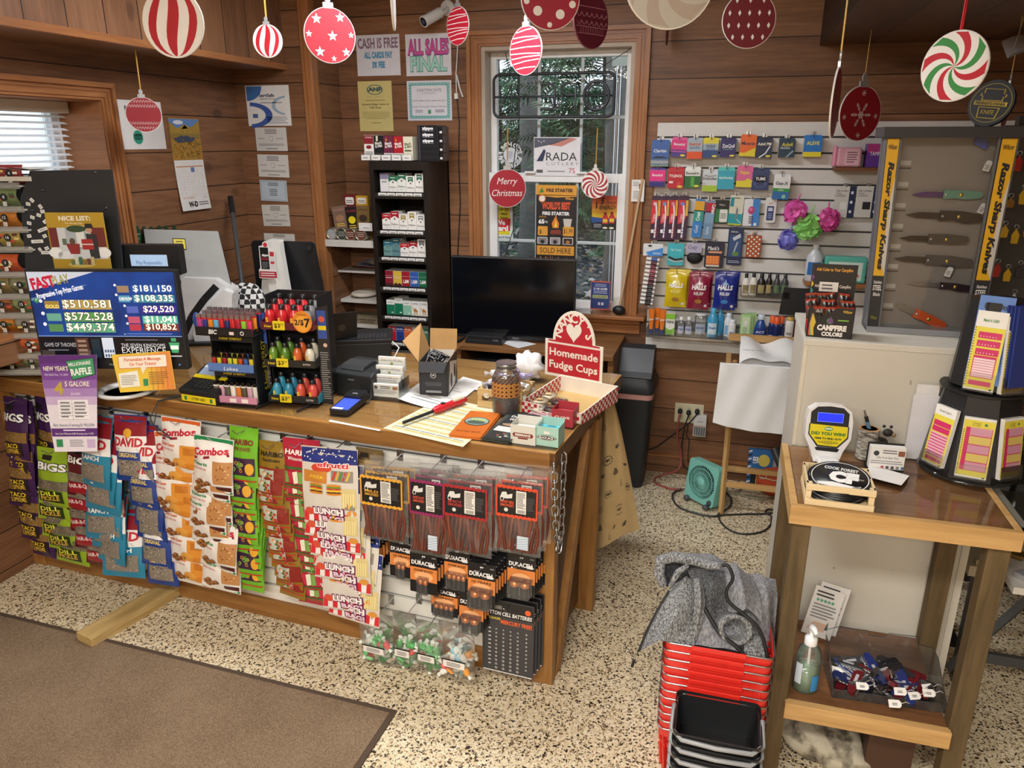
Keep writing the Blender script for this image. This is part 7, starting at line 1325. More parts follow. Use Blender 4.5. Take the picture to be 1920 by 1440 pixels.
M.U([(w*.19,-.012,h*.16),(w*.19,-.012,h*.76),(w*.12,-.012,h*.78),(w*.08,-.012,h*.72),(w*.08,-.012,h*.56),(w*.12,-.012,h*.5),(w*.18,-.012,h*.5)],.007,gl,8).U([(-w*.1,-.012,h*.76),(w*0.,-.012,h*.76),(w*.02,-.012,h*.7),(w*.02,-.012,h*.24),(0,-.012,h*.18),(-w*.1,-.012,h*.18)],.007,gl,8).U([(w*.02,-.012,h*.47),(-w*.09,-.012,h*.47)],.007,gl,8).U([(-w*.34,-.012,h*.18),(-w*.34,-.012,h*.76),(-w*.44,-.012,h*.18),(-w*.44,-.012,h*.76)],.007,gl,8).B('glass_tubes',th)
M=MB();hh_=WZ1-z0-.03
for xa,xb in((w*.42,w*.62),(-w*.36,-w*.4)):M.U([(w*.32 if xa>0 else xa,0,h),(min(xb,WX1-cx-.02),0.,hh_)],.0022,fk)
M.U([(w*.3,-.01,h),(w*.29,-.03,-.02),(w*.3,-.03,-.12)],.002,fk).U([(-w*.28,0,0),(-w*.33,-.02,-.3),(-w*.32,-.03,-.62),(-w*.4,-.05,-.8)],.0025,BK).B('chain_and_cord',th)
a=WF.hit(1160,572,D-.05);b=WF.hit(1206,335,D-.015);M=MB().U([(a[0],D-.045,WZ0+.004),(b[0],D-.03,b[1])],.008,C('#c9a882',.5),8);one('wooden_dowel',M,'long pale wooden dowel leaning in the window corner','stick')
cx,z0,w,h=WF.bb(1148,566,1173,584,D-.06);M=MB().A((0,0,h*.5),.5,BK,16,8,(w,.05,h));one('tape_dispenser',M,'small black gadget at the right end of the window sill','gadget',(cx,D-.055,WZ0+.003))
cx,z0,w,h=WF.bb(1158,547,1172,568,D+.05);M=MB(y=0).K(-w/2,0,0,w/2,.03,h,'#e4e4e2').R(-w*.2,h*.3,w*.2,h*.5,'#8a6a6a',1);one('plug_adapter',M,'white plug adapter on the lower window corner','adapter',(cx,D+.01,WZ0+.022))
M=MB().K(-.07,-.04,0,.07,.04,.014,C('#e4e6e8',.4));[M.K(-.066+.017*i,-.034+.018*k,.014,-.053+.017*i,-.02+.018*k,.018,'#d2d5d8')for i in rg(8)for k in rg(4)];x=WF.hit(1088,572,D-.03)[0];one('white_keyboard',M,'white keyboard corner lying on the sill behind the flat screen','keyboard',(x,D-.035,WZ0+.003))
# desk and flat screen
yD=3.78;zD=WF.hit(950,653,yD)[1];dx0,dx1=WF.hit(852,650,yD)[0],WF.hit(1150,665,yD)[0]
th=TH('back_desk','brown wooden shelf desk under the window','desk',(0,0,0));DK=grain('desk_wood',0,'#5c3c22','#825a35','#9b6f45',.4)
M=MB().K(dx0,yD,zD-.03,dx1,D-.022,zD,DK);M.B('desk_top',th,bev=.003);M=MB().K(dx0,yD+.04,zD-.22,dx1,D-.022,zD-.2,DK);M.B('lower_shelf',th)
for xx in(dx0,dx1-.03):M=MB();M.K(xx,yD+.02,0,xx+.03,D-.022,zD-.03,DK).B('end_panel',th)
yS=3.92;cx,z0,w,h=WF.bb(849,484,1077,637,yS);rzS=R_(3)
th=TH('flat_screen','large black flat screen switched off on the desk below the window','television',(cx,yS,zD+.001),rzS);zb=z0-zD
M=MB().K(-w/2,0,zb,w/2,.04,zb+h,BK);hs_=M.B('housing',th,bev=.004);M=MB(y=-.0005).R(-w/2+.008,zb+.018,w/2-.008,zb+h-.008,C('#0b0d12',.12,spec=.6),1);M.B('screen',hs_);M=MB(y=-.0008).X('Hisense',.02,zb+.006,.008,'#b9bcc0',1);M.B('logo',hs_)
for s_ in(-1,1):M=MB();M.U([(s_*w*.36,.02,zb+.01),(s_*w*.4,-.06,.012),(s_*w*.42,-.1,.008)],.008,BK).U([(s_*w*.36,.02,zb+.01),(s_*w*.4,.09,.012)],.008,BK).B('stand_foot',th)
cx,z0,w,h=WF.bb(874,628,942,643,yD+.06);M=MB(y=0).K(-w/2,0,0,w/2,.12,h,C('#1f2124',.4)).R(-w*.46,h*.4,w*.46,h*.46,'#3a3d40',1).X('DVR',w*.34,h*.4,h*.25,'#9a9da0',1);one('recorder_box',M,'small black recorder box on the desk under the flat screen','recorder',(cx,yD+.045,zD+.001),bev=.003)
cx,z0,w,h=WF.bb(895,662,1012,696,yD+.08);M=MB(y=0).K(-w/2,0,0,w/2,.2,min(h,.13),C('#191b1e',.35)).R(-w*.48,.05,w*.48,.055,'#34373b',1).X('Verizon',0,.085,.012,'#77797c',1);[M.D(w*(.3+.05*k),.03,.006,'#5a7fc0',1)for k in rg(3)];one('recorder_box',M,'wide black recorder box on the shelf below the desk top','recorder',(cx,yD+.075,zD-.199),bev=.003)
sheet(((935,641),(972,653),(1006,645),(965,636)),'white paper lying on the back desk under the flat screen',zD+.002,'#e3e5e8')
# waste bin
xb,yb_=-.47,4.1;th=TH('waste_bin','tall black swing lid waste bin with pink liner by the back wall','bin',(xb,yb_,0));bz=C('#26282b',.5)
def rq(hx,hy,r,z):return[(x,y,z)for x,y in rr(-hx,-hy,hx,hy,r,4)]
def loft(M,rings,m,cap0=True,cap1=True,sm=True):
 n=len(rings[0]);vs=[p for q in rings for p in q];fs=[]
 for j in rg(len(rings)-1):
  for i in rg(n):a,b=j*n+i,j*n+(i+1)%n;fs.append((a,b,b+n,a+n))
 M.add(vs,fs,m,sm)
 if cap0:M.add(rings[0],[tp(rg(n-1,-1,-1))],m)
 if cap1:M.add(rings[-1],[tp(rg(n))],m)
zl=WF.hit(1165,735,3.98)[1];zt=WF.hit(1160,645,4.12)[1]
M=MB();loft(M,[rq(.105,.1,.03,0),rq(.138,.13,.035,zl)],bz);M.B('body',th);M=MB();loft(M,[rq(.139,.131,.035,zl-.035),rq(.141,.133,.035,zl-.004)],C('#cf9a92',.4),False,False);M.B('pink_liner',th)
M=MB();loft(M,[rq(.146,.138,.04,zl),rq(.148,.14,.04,zl+.045),rq(.138,.13,.04,zl+.06),rq(.13,.122,.04,zl+.085)],bz);M.B('lid_rim',th,bev=.002);M=MB();M.T=MT((0,0,zl+.085))@MR(90,'Z')
hz=zt-zl-.085;M.Z([(-.12,0),(.118,0),(.118,hz*.55),(.09,hz*.95),(.06,hz),(0.,hz*.92),(-.09,.03)],-.125,.125,C('#2b2e33',.4));M.T=Matrix();M.B('swing_lid',th,bev=.012);M=MB().at((.138,-.07,zl*.62),(0,0,90));M.y=0;M.O(0,0,.026,.034,'#d9d9d9',1,4,1.8).at().B('label',th)
# outlet, plugs, charger, cords
cx,z0,w,h=WF.bb(1265,757,1319,793,D-.004);th=TH('wall_outlet','ivory triple wall outlet with plugs on the back wall','outlet',(cx,D-.001,z0));M=MB().K(-w/2,-.006,0,w/2,0,h,C('#cfc8a8',.4));M.B('plate',th,bev=.002)
for k in rg(6):M=MB(y=-.006);M.D(w*(-.31+.31*(k//2)),h*(.7,.28)[k%2],.014,'#bdb594',1).B('socket',th)
X_,Y_=lambda px,py:WF.hit(px,py,D-.03),None
for i,(px,py,lab)in en(((1275,772,'left black plug with the red cord in the ivory outlet'),(1291,775,'middle black plug in the ivory outlet'),(1307,773,'right black plug above the battery charger'))):
 x,z=WF.hit(px,py,D-.03);M=MB().at((x,D-.007,z),(90,0,0)).H([(.014,0),(.014,.022),(.008,.035),(0,.036)],BK,n=12).at();one('power_plug',M,lab,'plug')
cx,z0,w,h=WF.bb(1300,779,1324,819,D-.03);th=TH('battery_charger','white battery charger holding four cells below the outlet','charger',(cx,D-.001,z0));M=MB(y=-.03).K(-w/2,-.03,0,w/2,0,h,C('#cfcfcd',.4)).L(-w*.2,w*.3,h*.68,h*.74,1,'#7a7a7c',1).R(-w*.5,h*.48,w*.5,h*.52,'#b98a70',1).R(-w*.44,h*.05,w*.44,h*.46,'#5a5c60',1);M.B('case',th,bev=.003)
for k in rg(4):M=MB();M.cyl(w*(-.3+.2*k),-.031,h*.07,h*.44,w*.085,C('#c2c5c8',.3,.7),10).B('cell',th)
def cord(pts,r_,c_,label):
 M=MB();P=[]
 for q in pts:
  if len(q)==2:x,y=WF.top(*q,r_+.001);P.append((x,y,r_+.001))
  else:x,z=WF.hit(q[0],q[1],q[2]);P.append((x,q[2],max(z,r_+.001)))
 Q=smooth(P)
 M.U([(x,y,max(z,r_*.9))for x,y,z in Q],r_,C(c_,.5),6);return one('extension_lead',M,label,'cord')
cord([(1275,776,D-.04),(1272,790,D-.07),(1270,820,D-.06),(1277,850,D-.06),(1272,880,D-.1),(1235,893),(1228,904),(1255,916),(1278,918),(1300,921)],.006,'#9a4a44','red brown extension cord curling from the outlet to the floor')
cord([(1291,780,D-.035),(1284,800,D-.03),(1278,840,D-.04),(1282,872,D-.1),(1290,880,D-.2)],.004,'#1d1d1f','black cord dropping from the middle plug behind the fan')
cord([(1307,776,D-.035),(1290,795,D-.03),(1262,815,D-.03),(1230,838,D-.03),(1200,846,D-.03)],.004,'#1d1d1f','black cord sweeping left along the wall from the right plug')
cord([(1290,798,D-.03),(1287,815,D-.03),(1292,826,D-.03),(1290,850,D-.03),(1290,868,D-.03)],.003,'#1d1d1f','thin black loop of cord on the wall below the outlet')
cord([(1284,917),(1264,923),(1262,936),(1275,952),(1310,964),(1340,968),(1350,962),(1368,950),(1371,935),(1362,925)],.006,'#3a3c3a','dark green flex looped on the floor round the fan')
cord([(1467,958),(1440,955),(1436,962),(1446,968),(1444,985),(1425,998),(1390,1001),(1362,990),(1348,972),(1355,966),(1400,964),(1440,963),(1467,958)],.005,'#2a2b2c','black cord loop lying on the floor in front of the fan')
cord([(1380,923),(1400,912),(1430,914),(1450,922),(1452,931),(1430,936),(1400,931),(1384,923),(1405,909),(1435,911),(1455,925),(1440,934),(1410,929),(1370,925),(1362,915),(1372,906),(1395,907),(1412,915),(1440,926)],.005,'#8f8a72','tan bundled cord coil under the bag stand')
# teal box fan
a=WF.top(1281,934,0);b=WF.top(1334,962,0);F=Fr(a[0],a[1],math.degrees(atan2(b[1]-a[1],b[0]-a[0])));w=hypot(b[0]-a[0],b[1]-a[1]);w=max(w,.2);h=.245
th=TH('box_fan','small teal box fan tilted back on the speckled floor','fan',F.w(0,0,.006),0,None,(R_(-8),0,F.rz));TE=C('#7fc4b8',.4)
M=MB();oc=rr(0,.015,w,h,.022,4);cxr,czr,rr_=w/2,h*.54,w*.44
ro=circ(cxr,czr,rr_,rr_,len(oc),45-0,45+360);vs=[(x,0,z)for x,z in oc]+[(x,0,z)for x,z in ro];n_=len(oc)
M.add(vs,[(i,(i+1)%n_,n_+(i+1)%n_,n_+i)for i in rg(n_)],TE);M.add([(x,.05,z)for x,z in oc]+[(x,.05,z)for x,z in ro],[((i+1)%n_,i,n_+i,n_+(i+1)%n_)for i in rg(n_)],TE)
M.add([(x,0,z)for x,z in oc]+[(x,.05,z)for x,z in oc],[((i+1)%n_,i,n_+i,n_+(i+1)%n_)for i in rg(n_)],TE,True);M.add([(x,0,z)for x,z in ro]+[(x,.05,z)for x,z in ro],[(i,(i+1)%n_,n_+(i+1)%n_,n_+i)for i in rg(n_)],TE,True);ff_=M.B('frame',th)
M=MB()
for k in rg(44):
 a_=2*pi*k/44;pts=[(cxr+rr_*q*cos(a_+.5*(q-.3)),.004-.01*(1-q*q),czr+rr_*q*sin(a_+.5*(q-.3)))for q in(.22,.4,.6,.8,1.)];M.U(pts,.0016,TE,4)
for q in(.55,.8):M.U([(cxr+rr_*q*cos(R_(a_)),.0045-.01*(1-q*q),czr+rr_*q*sin(R_(a_)))for a_ in rg(0,360,12)],.002,TE,5,True)
M.at((cxr,-.006,czr),(90,0,0)).H([(rr_*.26,-.004),(rr_*.26,.002),(rr_*.18,.006),(0,.007)],TE,n=24).at().B('grille',ff_)
M=MB()
for k in rg(5):
 a_=72*k;M.T=MT((cxr,.03,czr))@MR(a_,'Y');M.G(lambda u,v:(rr_*(.2+.72*v),.012*(u-.5)*2,rr_*.3*(u-.5)*(.6+.8*v)),4,4,C('#2f4f4c',.5))  # teal blades coloured darker to stand in for the shade behind the grille
M.T=Matrix();M.B('blades',th);M=MB().at((cxr,.09,czr),(90,0,0)).H([(rr_*.4,-.04),(rr_*.9,0),(rr_*.98,.035)],C('#23262a',.5),n=24).at();M.B('rear_cage',th)
for xx in(.02,w-.05):M=MB();M.A((xx+.012,-.005,.012),.019,C('#4a4f54',.5),12,8,(1,1.3,.8)).A((xx+.012,.055,.012),.017,C('#4a4f54',.5),12,8,(1,1.3,.8)).B('foot',th)
M=MB().at((w-.026,-.001,.04),(90,0,0)).H([(.012,0),(.011,.01),(0,.011)],C('#3c4347',.4),n=14,sy=1.4).at();M.B('speed_knob',ff_)
# folding bag stand
sx0,sx1,sy0,sy1=.085,.46,3.8,4.06;SWD=grain('stand_wood',2,'#9c7440','#c39a62','#d7b37d',.5);SWX=grain('stand_wood_rail',0,'#9c7440','#c39a62','#d7b37d',.5);zr=WF.hit(1400,692,sy0)[1]
th=TH('bag_stand','folding pale wood stand with bars for paper bags by the back wall','stand',(0,0,0))
for xx in(sx0,sx1):
 for ya,yb2 in((sy0-0.,sy0+.1),(sy1,sy1-.12)):M=MB();M.U([(xx,ya,0.),(xx,yb2,zr)],.014,SWD,4,sm=False).B('leg',th)
for yy,zz in((sy0+.02,.17),(sy1-.03,.17)):M=MB();M.K(sx0,yy,zz-.015,sx1,yy+.016,zz+.015,SWX).B('crossbar',th)
for yy,zz in((sy0-.02,zr),(sy1-.02,zr+.1)):M=MB();M.K(sx0-.04,yy,zz-.018,sx1+.03,yy+.02,zz+.018,SWX).B('top_bar',th)
M=MB().K(sx0-.05,sy0-.02,zr-.17,sx0-.02,sy0+0.,zr+.02,SWD).K(sx0-.045,sy0-.02,zr-.02,sx0-.02,sy1,zr+.01,SWD);M.B('side_bar',th)
WB2=C('#f0f0f0',.6,var=.03)
zlo=lambda px,py:WF.hit(px,py,sy0-.045)
pl,pr2,tl,tr=zlo(1336,793),zlo(1482,818),zlo(1350,684),zlo(1496,694)
M=MB()
def drape(k):
 def f(u,v):
  x=(tl[0]*(1-v)+pl[0]*v)*(1-u)+(tr[0]*(1-v)+pr2[0]*v)*u;z=(tl[1]*(1-v)+pl[1]*v)*(1-u)+(tr[1]*(1-v)+pr2[1]*v)*u
  return(x,sy0-.03-.012*sin(u*3+1)*v-.004*sin(u*17+v*5)-k,z-.012*sin(u*pi)*v)
 return f
M.G(drape(0.),16,12,WB2).G(lambda u,v:drape(-.012)(1-u,v),16,4,WB2).G(lambda u,v:(drape(0)(u,0)[0],drape(0)(u,0)[1]+.03*v,drape(0)(u,0)[2]+.004*sin(pi*v)),8,4,WB2);one('paper_bag_pile',M,'thick pile of white paper bags draped over the front bar of the bag stand','bags')
M=MB().G(lambda u,v:(sx0+.02+(sx1-sx0)*u,sy0+.03+.2*v,zr+.02+.06*v+.035*abs(sin(u*4.5+v*2))*(1-.4*u)+.012*sin(u*13)),18,8,WB2).G(lambda u,v:(sx0+.02+(sx1-sx0)*(1-u),sy0+.03+.2*v,zr+.008+.06*v),6,4,WB2).at((sx0+.08,sy0+.06,zr+.085),(55,0,0));M.y=0;M.X('THANK YOU',0,0,.012,'#5a5a60',6,bd=.02).at();one('paper_bag_pile',M,'white bags heaped on top of the bag stand behind the front bar','bags')
cx,z0,w,h=WF.bb(1402,836,1448,905,D-.06);M=MB(y=0).K(-w/2,0,0,w/2,.025,h,C('#2f6aa6',.4));[M.P([(-w*.5,h*(.1*k)),(-w*.36,h*(.1*k+.03)),(-w*.36,h*(.1*k+.07)),(-w*.5,h*(.1*k+.04))],'#e9e9e9' if k%2 else '#17171a',1)for k in rg(10)];M.X('UES',-w*.1,h*.72,h*.12,'#f2f2f2',1,w=w*.3,rot=90,bd=.04).D(w*.15,h*.72,w*.24,'#d6c65a',1,rz=h*.16).R(-w*.25,h*.1,w*.2,h*.5,'#d6c65a',1).R(-w*.34,h*.02,-w*.12,h*.5,BK,2)
one('magazine',M,'blue and yellow magazine leaning on the wall under the bag stand','magazine',(cx,D-.08,.001),0,None,(R_(-6),0,0))
cx,z0,w,h=WF.bb(1434,838,1480,905,D-.04);M=MB().K(-w/2,0,0,w/2,.01,h*.96,'#c6c8cc');one('paper_folder',M,'white folder leaning on the wall behind the orange pouch','folder',(cx,D-.05,.001),0,None,(R_(-5),0,0))
cx,z0,w,h=WF.bb(1416,858,1482,918,D-.14);t=TH('drawstring_pouch','orange drawstring pouch on the floor under the bag stand','pouch',(cx,D-.15,0));M=MB().A((0,0,h*.42),.5,C('#c8502c',.8),18,12,(w*.95,.11,h*.86),lambda d_:1+.05*sin(8*d_.x+6*d_.z)+.04*sin(13*d_.z));M.B('cloth',t);M=MB().U([(-w*.4,-.05,h*.62),(0,-.058,h*.58),(w*.4,-.05,h*.6)],.003,'#d6cdb4',6).U([(-w*.3+.02*cos(R_(a_)),-.06,h*.72+.025*sin(R_(a_)))for a_ in rg(0,360,30)],.0025,'#d6cdb4',6,True);M.B('drawstring',t)
a=WF.hit(1452,845,D-.13);b=WF.hit(1482,902,D-.2);M=MB().U([(a[0],D-.1,a[1]),(b[0],D-.22,max(.03,b[1]-.03))],.024,C('#4a4c4e',.4,.3),12);one('grey_tube',M,'grey folded umbrella like tube leaning over the orange pouch','tube')
# slatwall and its goods
sxl=WF.hit(1222,440,D-.02)[0];szt,szb=2.012,.778;SP=.0776;YS=D-.024
th=TH('slatwall','white slatted display panel on the back wall right of the window','slatwall',(0,0,0))
M=MB();wh=C('#dcdad6',.45);gv=C('#4f4f50',.5);z=szt;xr=2.6
M.K(sxl,D-.01,szb,xr,D-.001,szt,gv).K(sxl,YS,szt-.068,xr,D-.01,szt,wh);z=szt-.068
while z>szb+.02:z1=max(z-SP,szb);M.K(sxl,YS,z1,xr,D-.01,z-.01,wh);z=z1
M.B('slats',th)
def hookw(px,py,label,ln=.09,up=.022):
 x,z=WF.hit(px,py,YS-.03);return hook(WF,x,YS,z,ln,label,up)
def goods(name,bx,label,zones,texts=(),y=.09,t=.028,tab=True,cat='medicine box',hk=None,grp=None,xt=None,base='#e6e4e0',n=2,roll=0):
 cx,z0,w,h=WF.bb(*bx,D-y);M=MB(y=0);hb=h*(.86 if tab else 1)
 M.K(-w/2,0,0,w/2,t,hb,C(base,.35))
 if tab:M.Z(rr(-w/2,hb-.012,w/2,h,.01),t*.6,t*.6+.001,C(zones[-1][2],.4))
 for v0,v1,c_ in zones:M.R(-w/2,hb*v0,w/2,hb*v1,C(c_,.35),1)
 for s_,v,hh,c_,ww in texts:M.X(s_,0,hb*v,hb*hh,c_,3,w=w*ww,bd=.02)
 if xt:xt(M,w,hb)
 o=one(name,M,label,cat,(cx,D-y,z0),0,grp,(0,R_(roll),0))
 for q in rg(1,n):
  if D-y+(t+.001)*q+t<YS:cpy(o,(cx,D-y+(t+.001)*q,z0),None,'rear twin of the '+' '.join(label.split()[:12]),grp)
 if hk is not False:hook(WF,cx,YS,z0+h*.955,max(.04,y-.02),'wire peg for the '+' '.join(label.replace(' peg row',' row').split()[:11]))
 return o
YT_=lambda M,w,h:M.D(w*.28,h*.1,w*.17,'#e6d84a',3,rz=h*.06)
def ex(*fs):return lambda M,w,h:[f(M,w,h)for f in fs]
M1='medicine boxes on the slatwall'
goods('medicine_box',(1221,262,1254,312),'blue allergy box with grey lower half, top left of the slatwall',[(0,.08,'#7f9a8a'),(.08,.35,'#4f6f9a'),(.12,.26,'#a9adac'),(.35,1,'#3a63a8')],[('Claritin',.62,.13,'#e9eef6',.72)],grp=M1,xt=lambda M,w,h:M.P([(-w*.5,h*.35),(-w*.2,h*.44),(w*.2,h*.44),(w*.5,h*.35)],'#23304a',2))
goods('medicine_box',(1258,257,1287,294),'pink and purple medicine box with hot pink front on the top peg row',[(0,.42,'#4a3a8a'),(.42,1,'#d9307f'),(.28,.34,'#e05a9a')],[('Benadryl',.68,.14,'#f6eef4',.72)],grp=M1,xt=YT_,roll=3)
goods('medicine_box',(1288,258,1317,298),'grey and orange medicine box on the top peg row',[(0,.4,'#e2562c'),(.4,1,'#a9b4bd')],[('DayQuil',.74,.14,'#d0502c',.72),('VapoCOOL',.56,.11,'#3a6fae',.7)],grp=M1)
goods('medicine_box',(1318,258,1347,296),'yellow topped navy medicine box on the top peg row',[(0,.45,'#2a4a86'),(.45,.82,'#9fb0bd'),(.82,1,'#e0d23a')],[('NyQuil',.62,.13,'#22305a',.56),('VapoCOOL',.47,.1,'#2f6fae',.56)],grp=M1,xt=YT_)
goods('medicine_box',(1351,258,1380,295),'deep violet medicine box on the top peg row',[(0,1,'#2a2468')],[('ZzzQuil',.58,.2,'#f4f2fa',.8),('SLEEP',.46,.05,'#8fc4a0',.7)],grp=M1,xt=YT_)
goods('medicine_box',(1387,252,1417,293),'orange and yellow medicine box on the top peg row',[(0,.18,'#e6d234'),(.18,1,'#e86a24')],[('Motrin',.6,.17,'#1f2a4a',.84)],grp=M1,xt=lambda M,w,h:M.P([(-w/2,0),(w/2,0),(w/2,h*.48),(0,h*.26)],'#e6d234',2),roll=2)
goods('medicine_box',(1418,257,1448,296),'navy medicine box with white swoosh on the top peg row',[(0,1,'#16284a')],[('Advil PM',.7,.16,'#f4efe0',.84)],grp=M1,xt=ex(YT_,lambda M,w,h:M.S([(-w*.3,0),(w*.1,h*.25),(w*.36,h*.66)],w*.08,'#dfe6ee',2)))
goods('medicine_box',(1460,259,1491,295),'dark teal medicine box with yellow letters on the top peg row',[(0,1,'#173a52')],[('Advil',.68,.2,'#e6d23a',.66)],grp=M1,xt=lambda M,w,h:(M.S([(w*0.,0),(w*.4,h*.4)],w*.1,'#8fa9b0',2),M.L(-w*.4,w*.2,h*.5,h*.64,2,'#cfd9dc',3)))
goods('medicine_box',(1507,253,1541,294),'bright blue medicine box with yellow foot, right end of the top peg row',[(0,.26,'#e8d82e'),(.26,1,'#1f78c8')],[('ALEVE',.64,.19,'#f2ee5a',.7)],grp=M1)
goods('medicine_box',(1218,314,1247,350),'hot pink and navy medicine box at the left of the second peg row',[(0,.34,'#2a2a7a'),(.34,1,'#e22f84'),(.26,.34,'#5a3a9a')],[('Benadryl',.64,.14,'#f8eef4',.66)],grp=M1)
goods('medicine_box',(1252,314,1282,353),'red medicine box on the second peg row',[(0,1,'#c01f30')],[('TYLENOL',.62,.15,'#f6eeee',.84)],grp=M1,xt=ex(YT_,lambda M,w,h:(M.R(-w*.4,h*.28,-w*.15,h*.4,'#eedfe0',3),M.P([(w*.05,h*.05),(w*.25,h*.1),(w*.36,h*.36),(w*.15,h*.36)],'#d8404c',2))))
goods('medicine_box',(1284,313,1313,352),'green and white medicine box on the second peg row',[(0,.66,'#1f6a3a'),(.66,1,'#e6e9e4')],[('Excedrin',.74,.15,'#1d2a22',.84)],grp=M1,xt=ex(YT_,lambda M,w,h:M.R(-w*.1,h*.05,w*.12,h*.6,'#5aa84a',2)))
goods('medicine_box',(1317,320,1345,359),'silver and lime medicine box hanging low on the second peg row',[(0,.34,'#a9c83a'),(.34,1,'#cfd4d6')],[('Dulcolax',.66,.15,'#1f3a2a',.94)],grp=M1,xt=lambda M,w,h:(M.S([(-w*.4,h*.9),(0,h*.84),(w*.4,h*.9)],h*.03,'#2a2f33',2),M.O(-w*.36,h*.4,w*.07,w*.09,'#55585a',2)))
goods('medicine_box',(1345,314,1377,355),'turquoise medicine box on the second peg row',[(0,1,'#2fa8c0'),(.62,.78,'#4fc0b8')],[('Anti-Diarrheal',.56,.11,'#f0f8f8',.8)],grp=M1)
goods('medicine_box',(1381,311,1411,351),'pink and yellow medicine box on the second peg row',[(0,.34,'#e8d63a'),(.34,1,'#e0699a')],[('Pepto',.72,.18,'#f4e64a',.56)],grp=M1,xt=lambda M,w,h:M.P([(-w/2,h*.34),(0,h*.36),(w*.2,h*.5),(w/2,h*.36),(w/2,h*.3),(-w/2,h*.3)],'#e8d63a',2),roll=1)
goods('medicine_box',(1410,316,1442,357),'navy antacid pack with dark oval on the second peg row',[(0,1,'#2f3f6e')],[('TUMS',.54,.16,'#f4f4f4',.58)],grp=M1,xt=lambda M,w,h:(M.D(0,h*.6,w*.42,'#1a2238',2,rz=h*.2),M.O(0,h*.34,w*.3,w*.34,'#6a7fb8',2,20,.6)))
goods('medicine_box',(1449,327,1480,374),'white green and blue medicine box at the right of the second peg row',[(0,.36,'#2a6fb0'),(.36,.52,'#2f9a4a'),(.52,1,'#e9ebea')],[('Gas-X',.68,.15,'#22304a',.76),('EXTRA',.4,.07,'#f2f6f2',.3)],grp=M1,xt=lambda M,w,h:M.D(w*.2,h*.14,w*.12,'#8fd0a0',3),roll=2)
TBG='toothbrush packs on the slatwall'
for i,(x0,x1)in en(((1220,1238),(1238,1254),(1254,1270),(1270,1290))):
 cx,z0,w,h=WF.bb(x0,367,x1,450,D-.07);M=MB(y=0).Z(rr(-w*.48,0,w*.48,h,.008),0,.012,C('#3f2140',.35)).R(-w*.46,h*.72,w*.46,h*.9,'#c9303a',1).P([(-w*.46,h*.36),(w*.1,h*.4),(w*.46,h*.62),(w*.46,h*.72),(-w*.46,h*.72)],'#d8303c',1).R(w*.22,h*.55,w*.46,h*.9,'#e0a83a',2)
 M.S([(0,h*.05),(w*.05,h*.3),(w*.1,h*.6),(0,h*.8)],w*.16,'#e9e6ea',3);[M.S([(-w*.05,h*(.14+.07*k)),(w*.25,h*(.11+.07*k))],w*.07,C(('#d8404c','#33407a')[i%2]),4)for k in rg(3)];M.D(-w*.1,h*.82,w*.2,C(('#d9c0c8','#5f9ac0','#d98a9a','#6a86c0')[i]),4,rz=h*.04).R(-w*.4,h*.16,-w*.1,h*.24,'#efefef',4).X('Colgate',-w*.06,h*.5,h*.06,'#f6eef0',4,w=h*.18,rot=84)
 one('toothbrush_pack',M,f'red and purple toothbrush pack with {("pale", "blue", "pink", "dark blue")[i]} brush head, {NTH[i]} from left','toothbrush',(cx,D-.07,z0),0,TBG);hook(WF,cx,YS,z0+h*.97,.05,f'wire peg behind the toothbrush pack {NTH[i]} from left')
TPG='toothpaste boxes on the slatwall'
for i,(bx,cs,tx,tc,lab,rl)in en((((1297,374,1317,445),('#2f7fc8','#2f9a8a','#e0a82e'),'Crest','#e9f2f6','blue green and yellow upright toothpaste box',3),((1318,377,1337,448),('#6f93b4','#7fa3c0','#b8203a'),'Colgate','#f6eef0','pale blue upright toothpaste box with red top',3))):
 cx,z0,w,h=WF.bb(*bx,D-.07);M=MB(y=0).K(-w*.45,0,0,w*.45,.03,h,C(cs[0],.35)).R(-w*.45,h*.42,w*.45,h*.72,C(cs[1]),1).R(-w*.45,h*.7,w*.45,h*.96,C(cs[2]),1).X(tx,w*.14,h*.8 if i else h*.56,w*.34,tc,2,w=h*.24,rot=-90 if i else 90,bd=.03).X(('Gel','MaxFresh')[i],w*.1,h*.22,w*.3,'#f0f4f8',2,w=h*.2,rot=90);one('toothpaste_box',M,lab,'toothpaste',(cx,D-.07,z0),0,TPG,(0,R_(rl),0));hook(WF,cx,YS,z0+h*1.,.04,'wire peg above the '+lab)
MG='small care items on the slatwall'
def card(name,bx,label,draw,cat='care item',y=.06,t=.004,col='#e6e4df',hk=True,roll=0,grp=MG,round_=.006):
 cx,z0,w,h=WF.bb(*bx,D-y);M=MB(y=0).Z(rr(-w/2,0,w/2,h,min(round_,w*.3)),0,t,C(col,.4));draw(M,w,h);o=one(name,M,label,cat,(cx,D-y,z0),0,grp,(0,R_(roll),0))
 if hk:hook(WF,cx,YS,z0+h*.94,max(.03,y-.02),'wire peg for the '+' '.join(label.replace(' peg row',' row').split()[:11]))
 return o
card('ear_plug_card',(1339,375,1367,419),'black and green pouch with white square label',lambda M,w,h:(M.R(-w*.48,h*.04,w*.48,h*.62,'#2f7a44',1),M.P(rr(-w*.12,h*.06,w*.4,h*.6,.006),'#dfe2dc',2),M.L(-w*.06,w*.34,h*.2,h*.45,3,'#6f7a6f',3),M.X('Wipes',w*0.,h*.76,h*.08,'#d9d9d9',2,w=w*.4)),col='#1a1c1b')
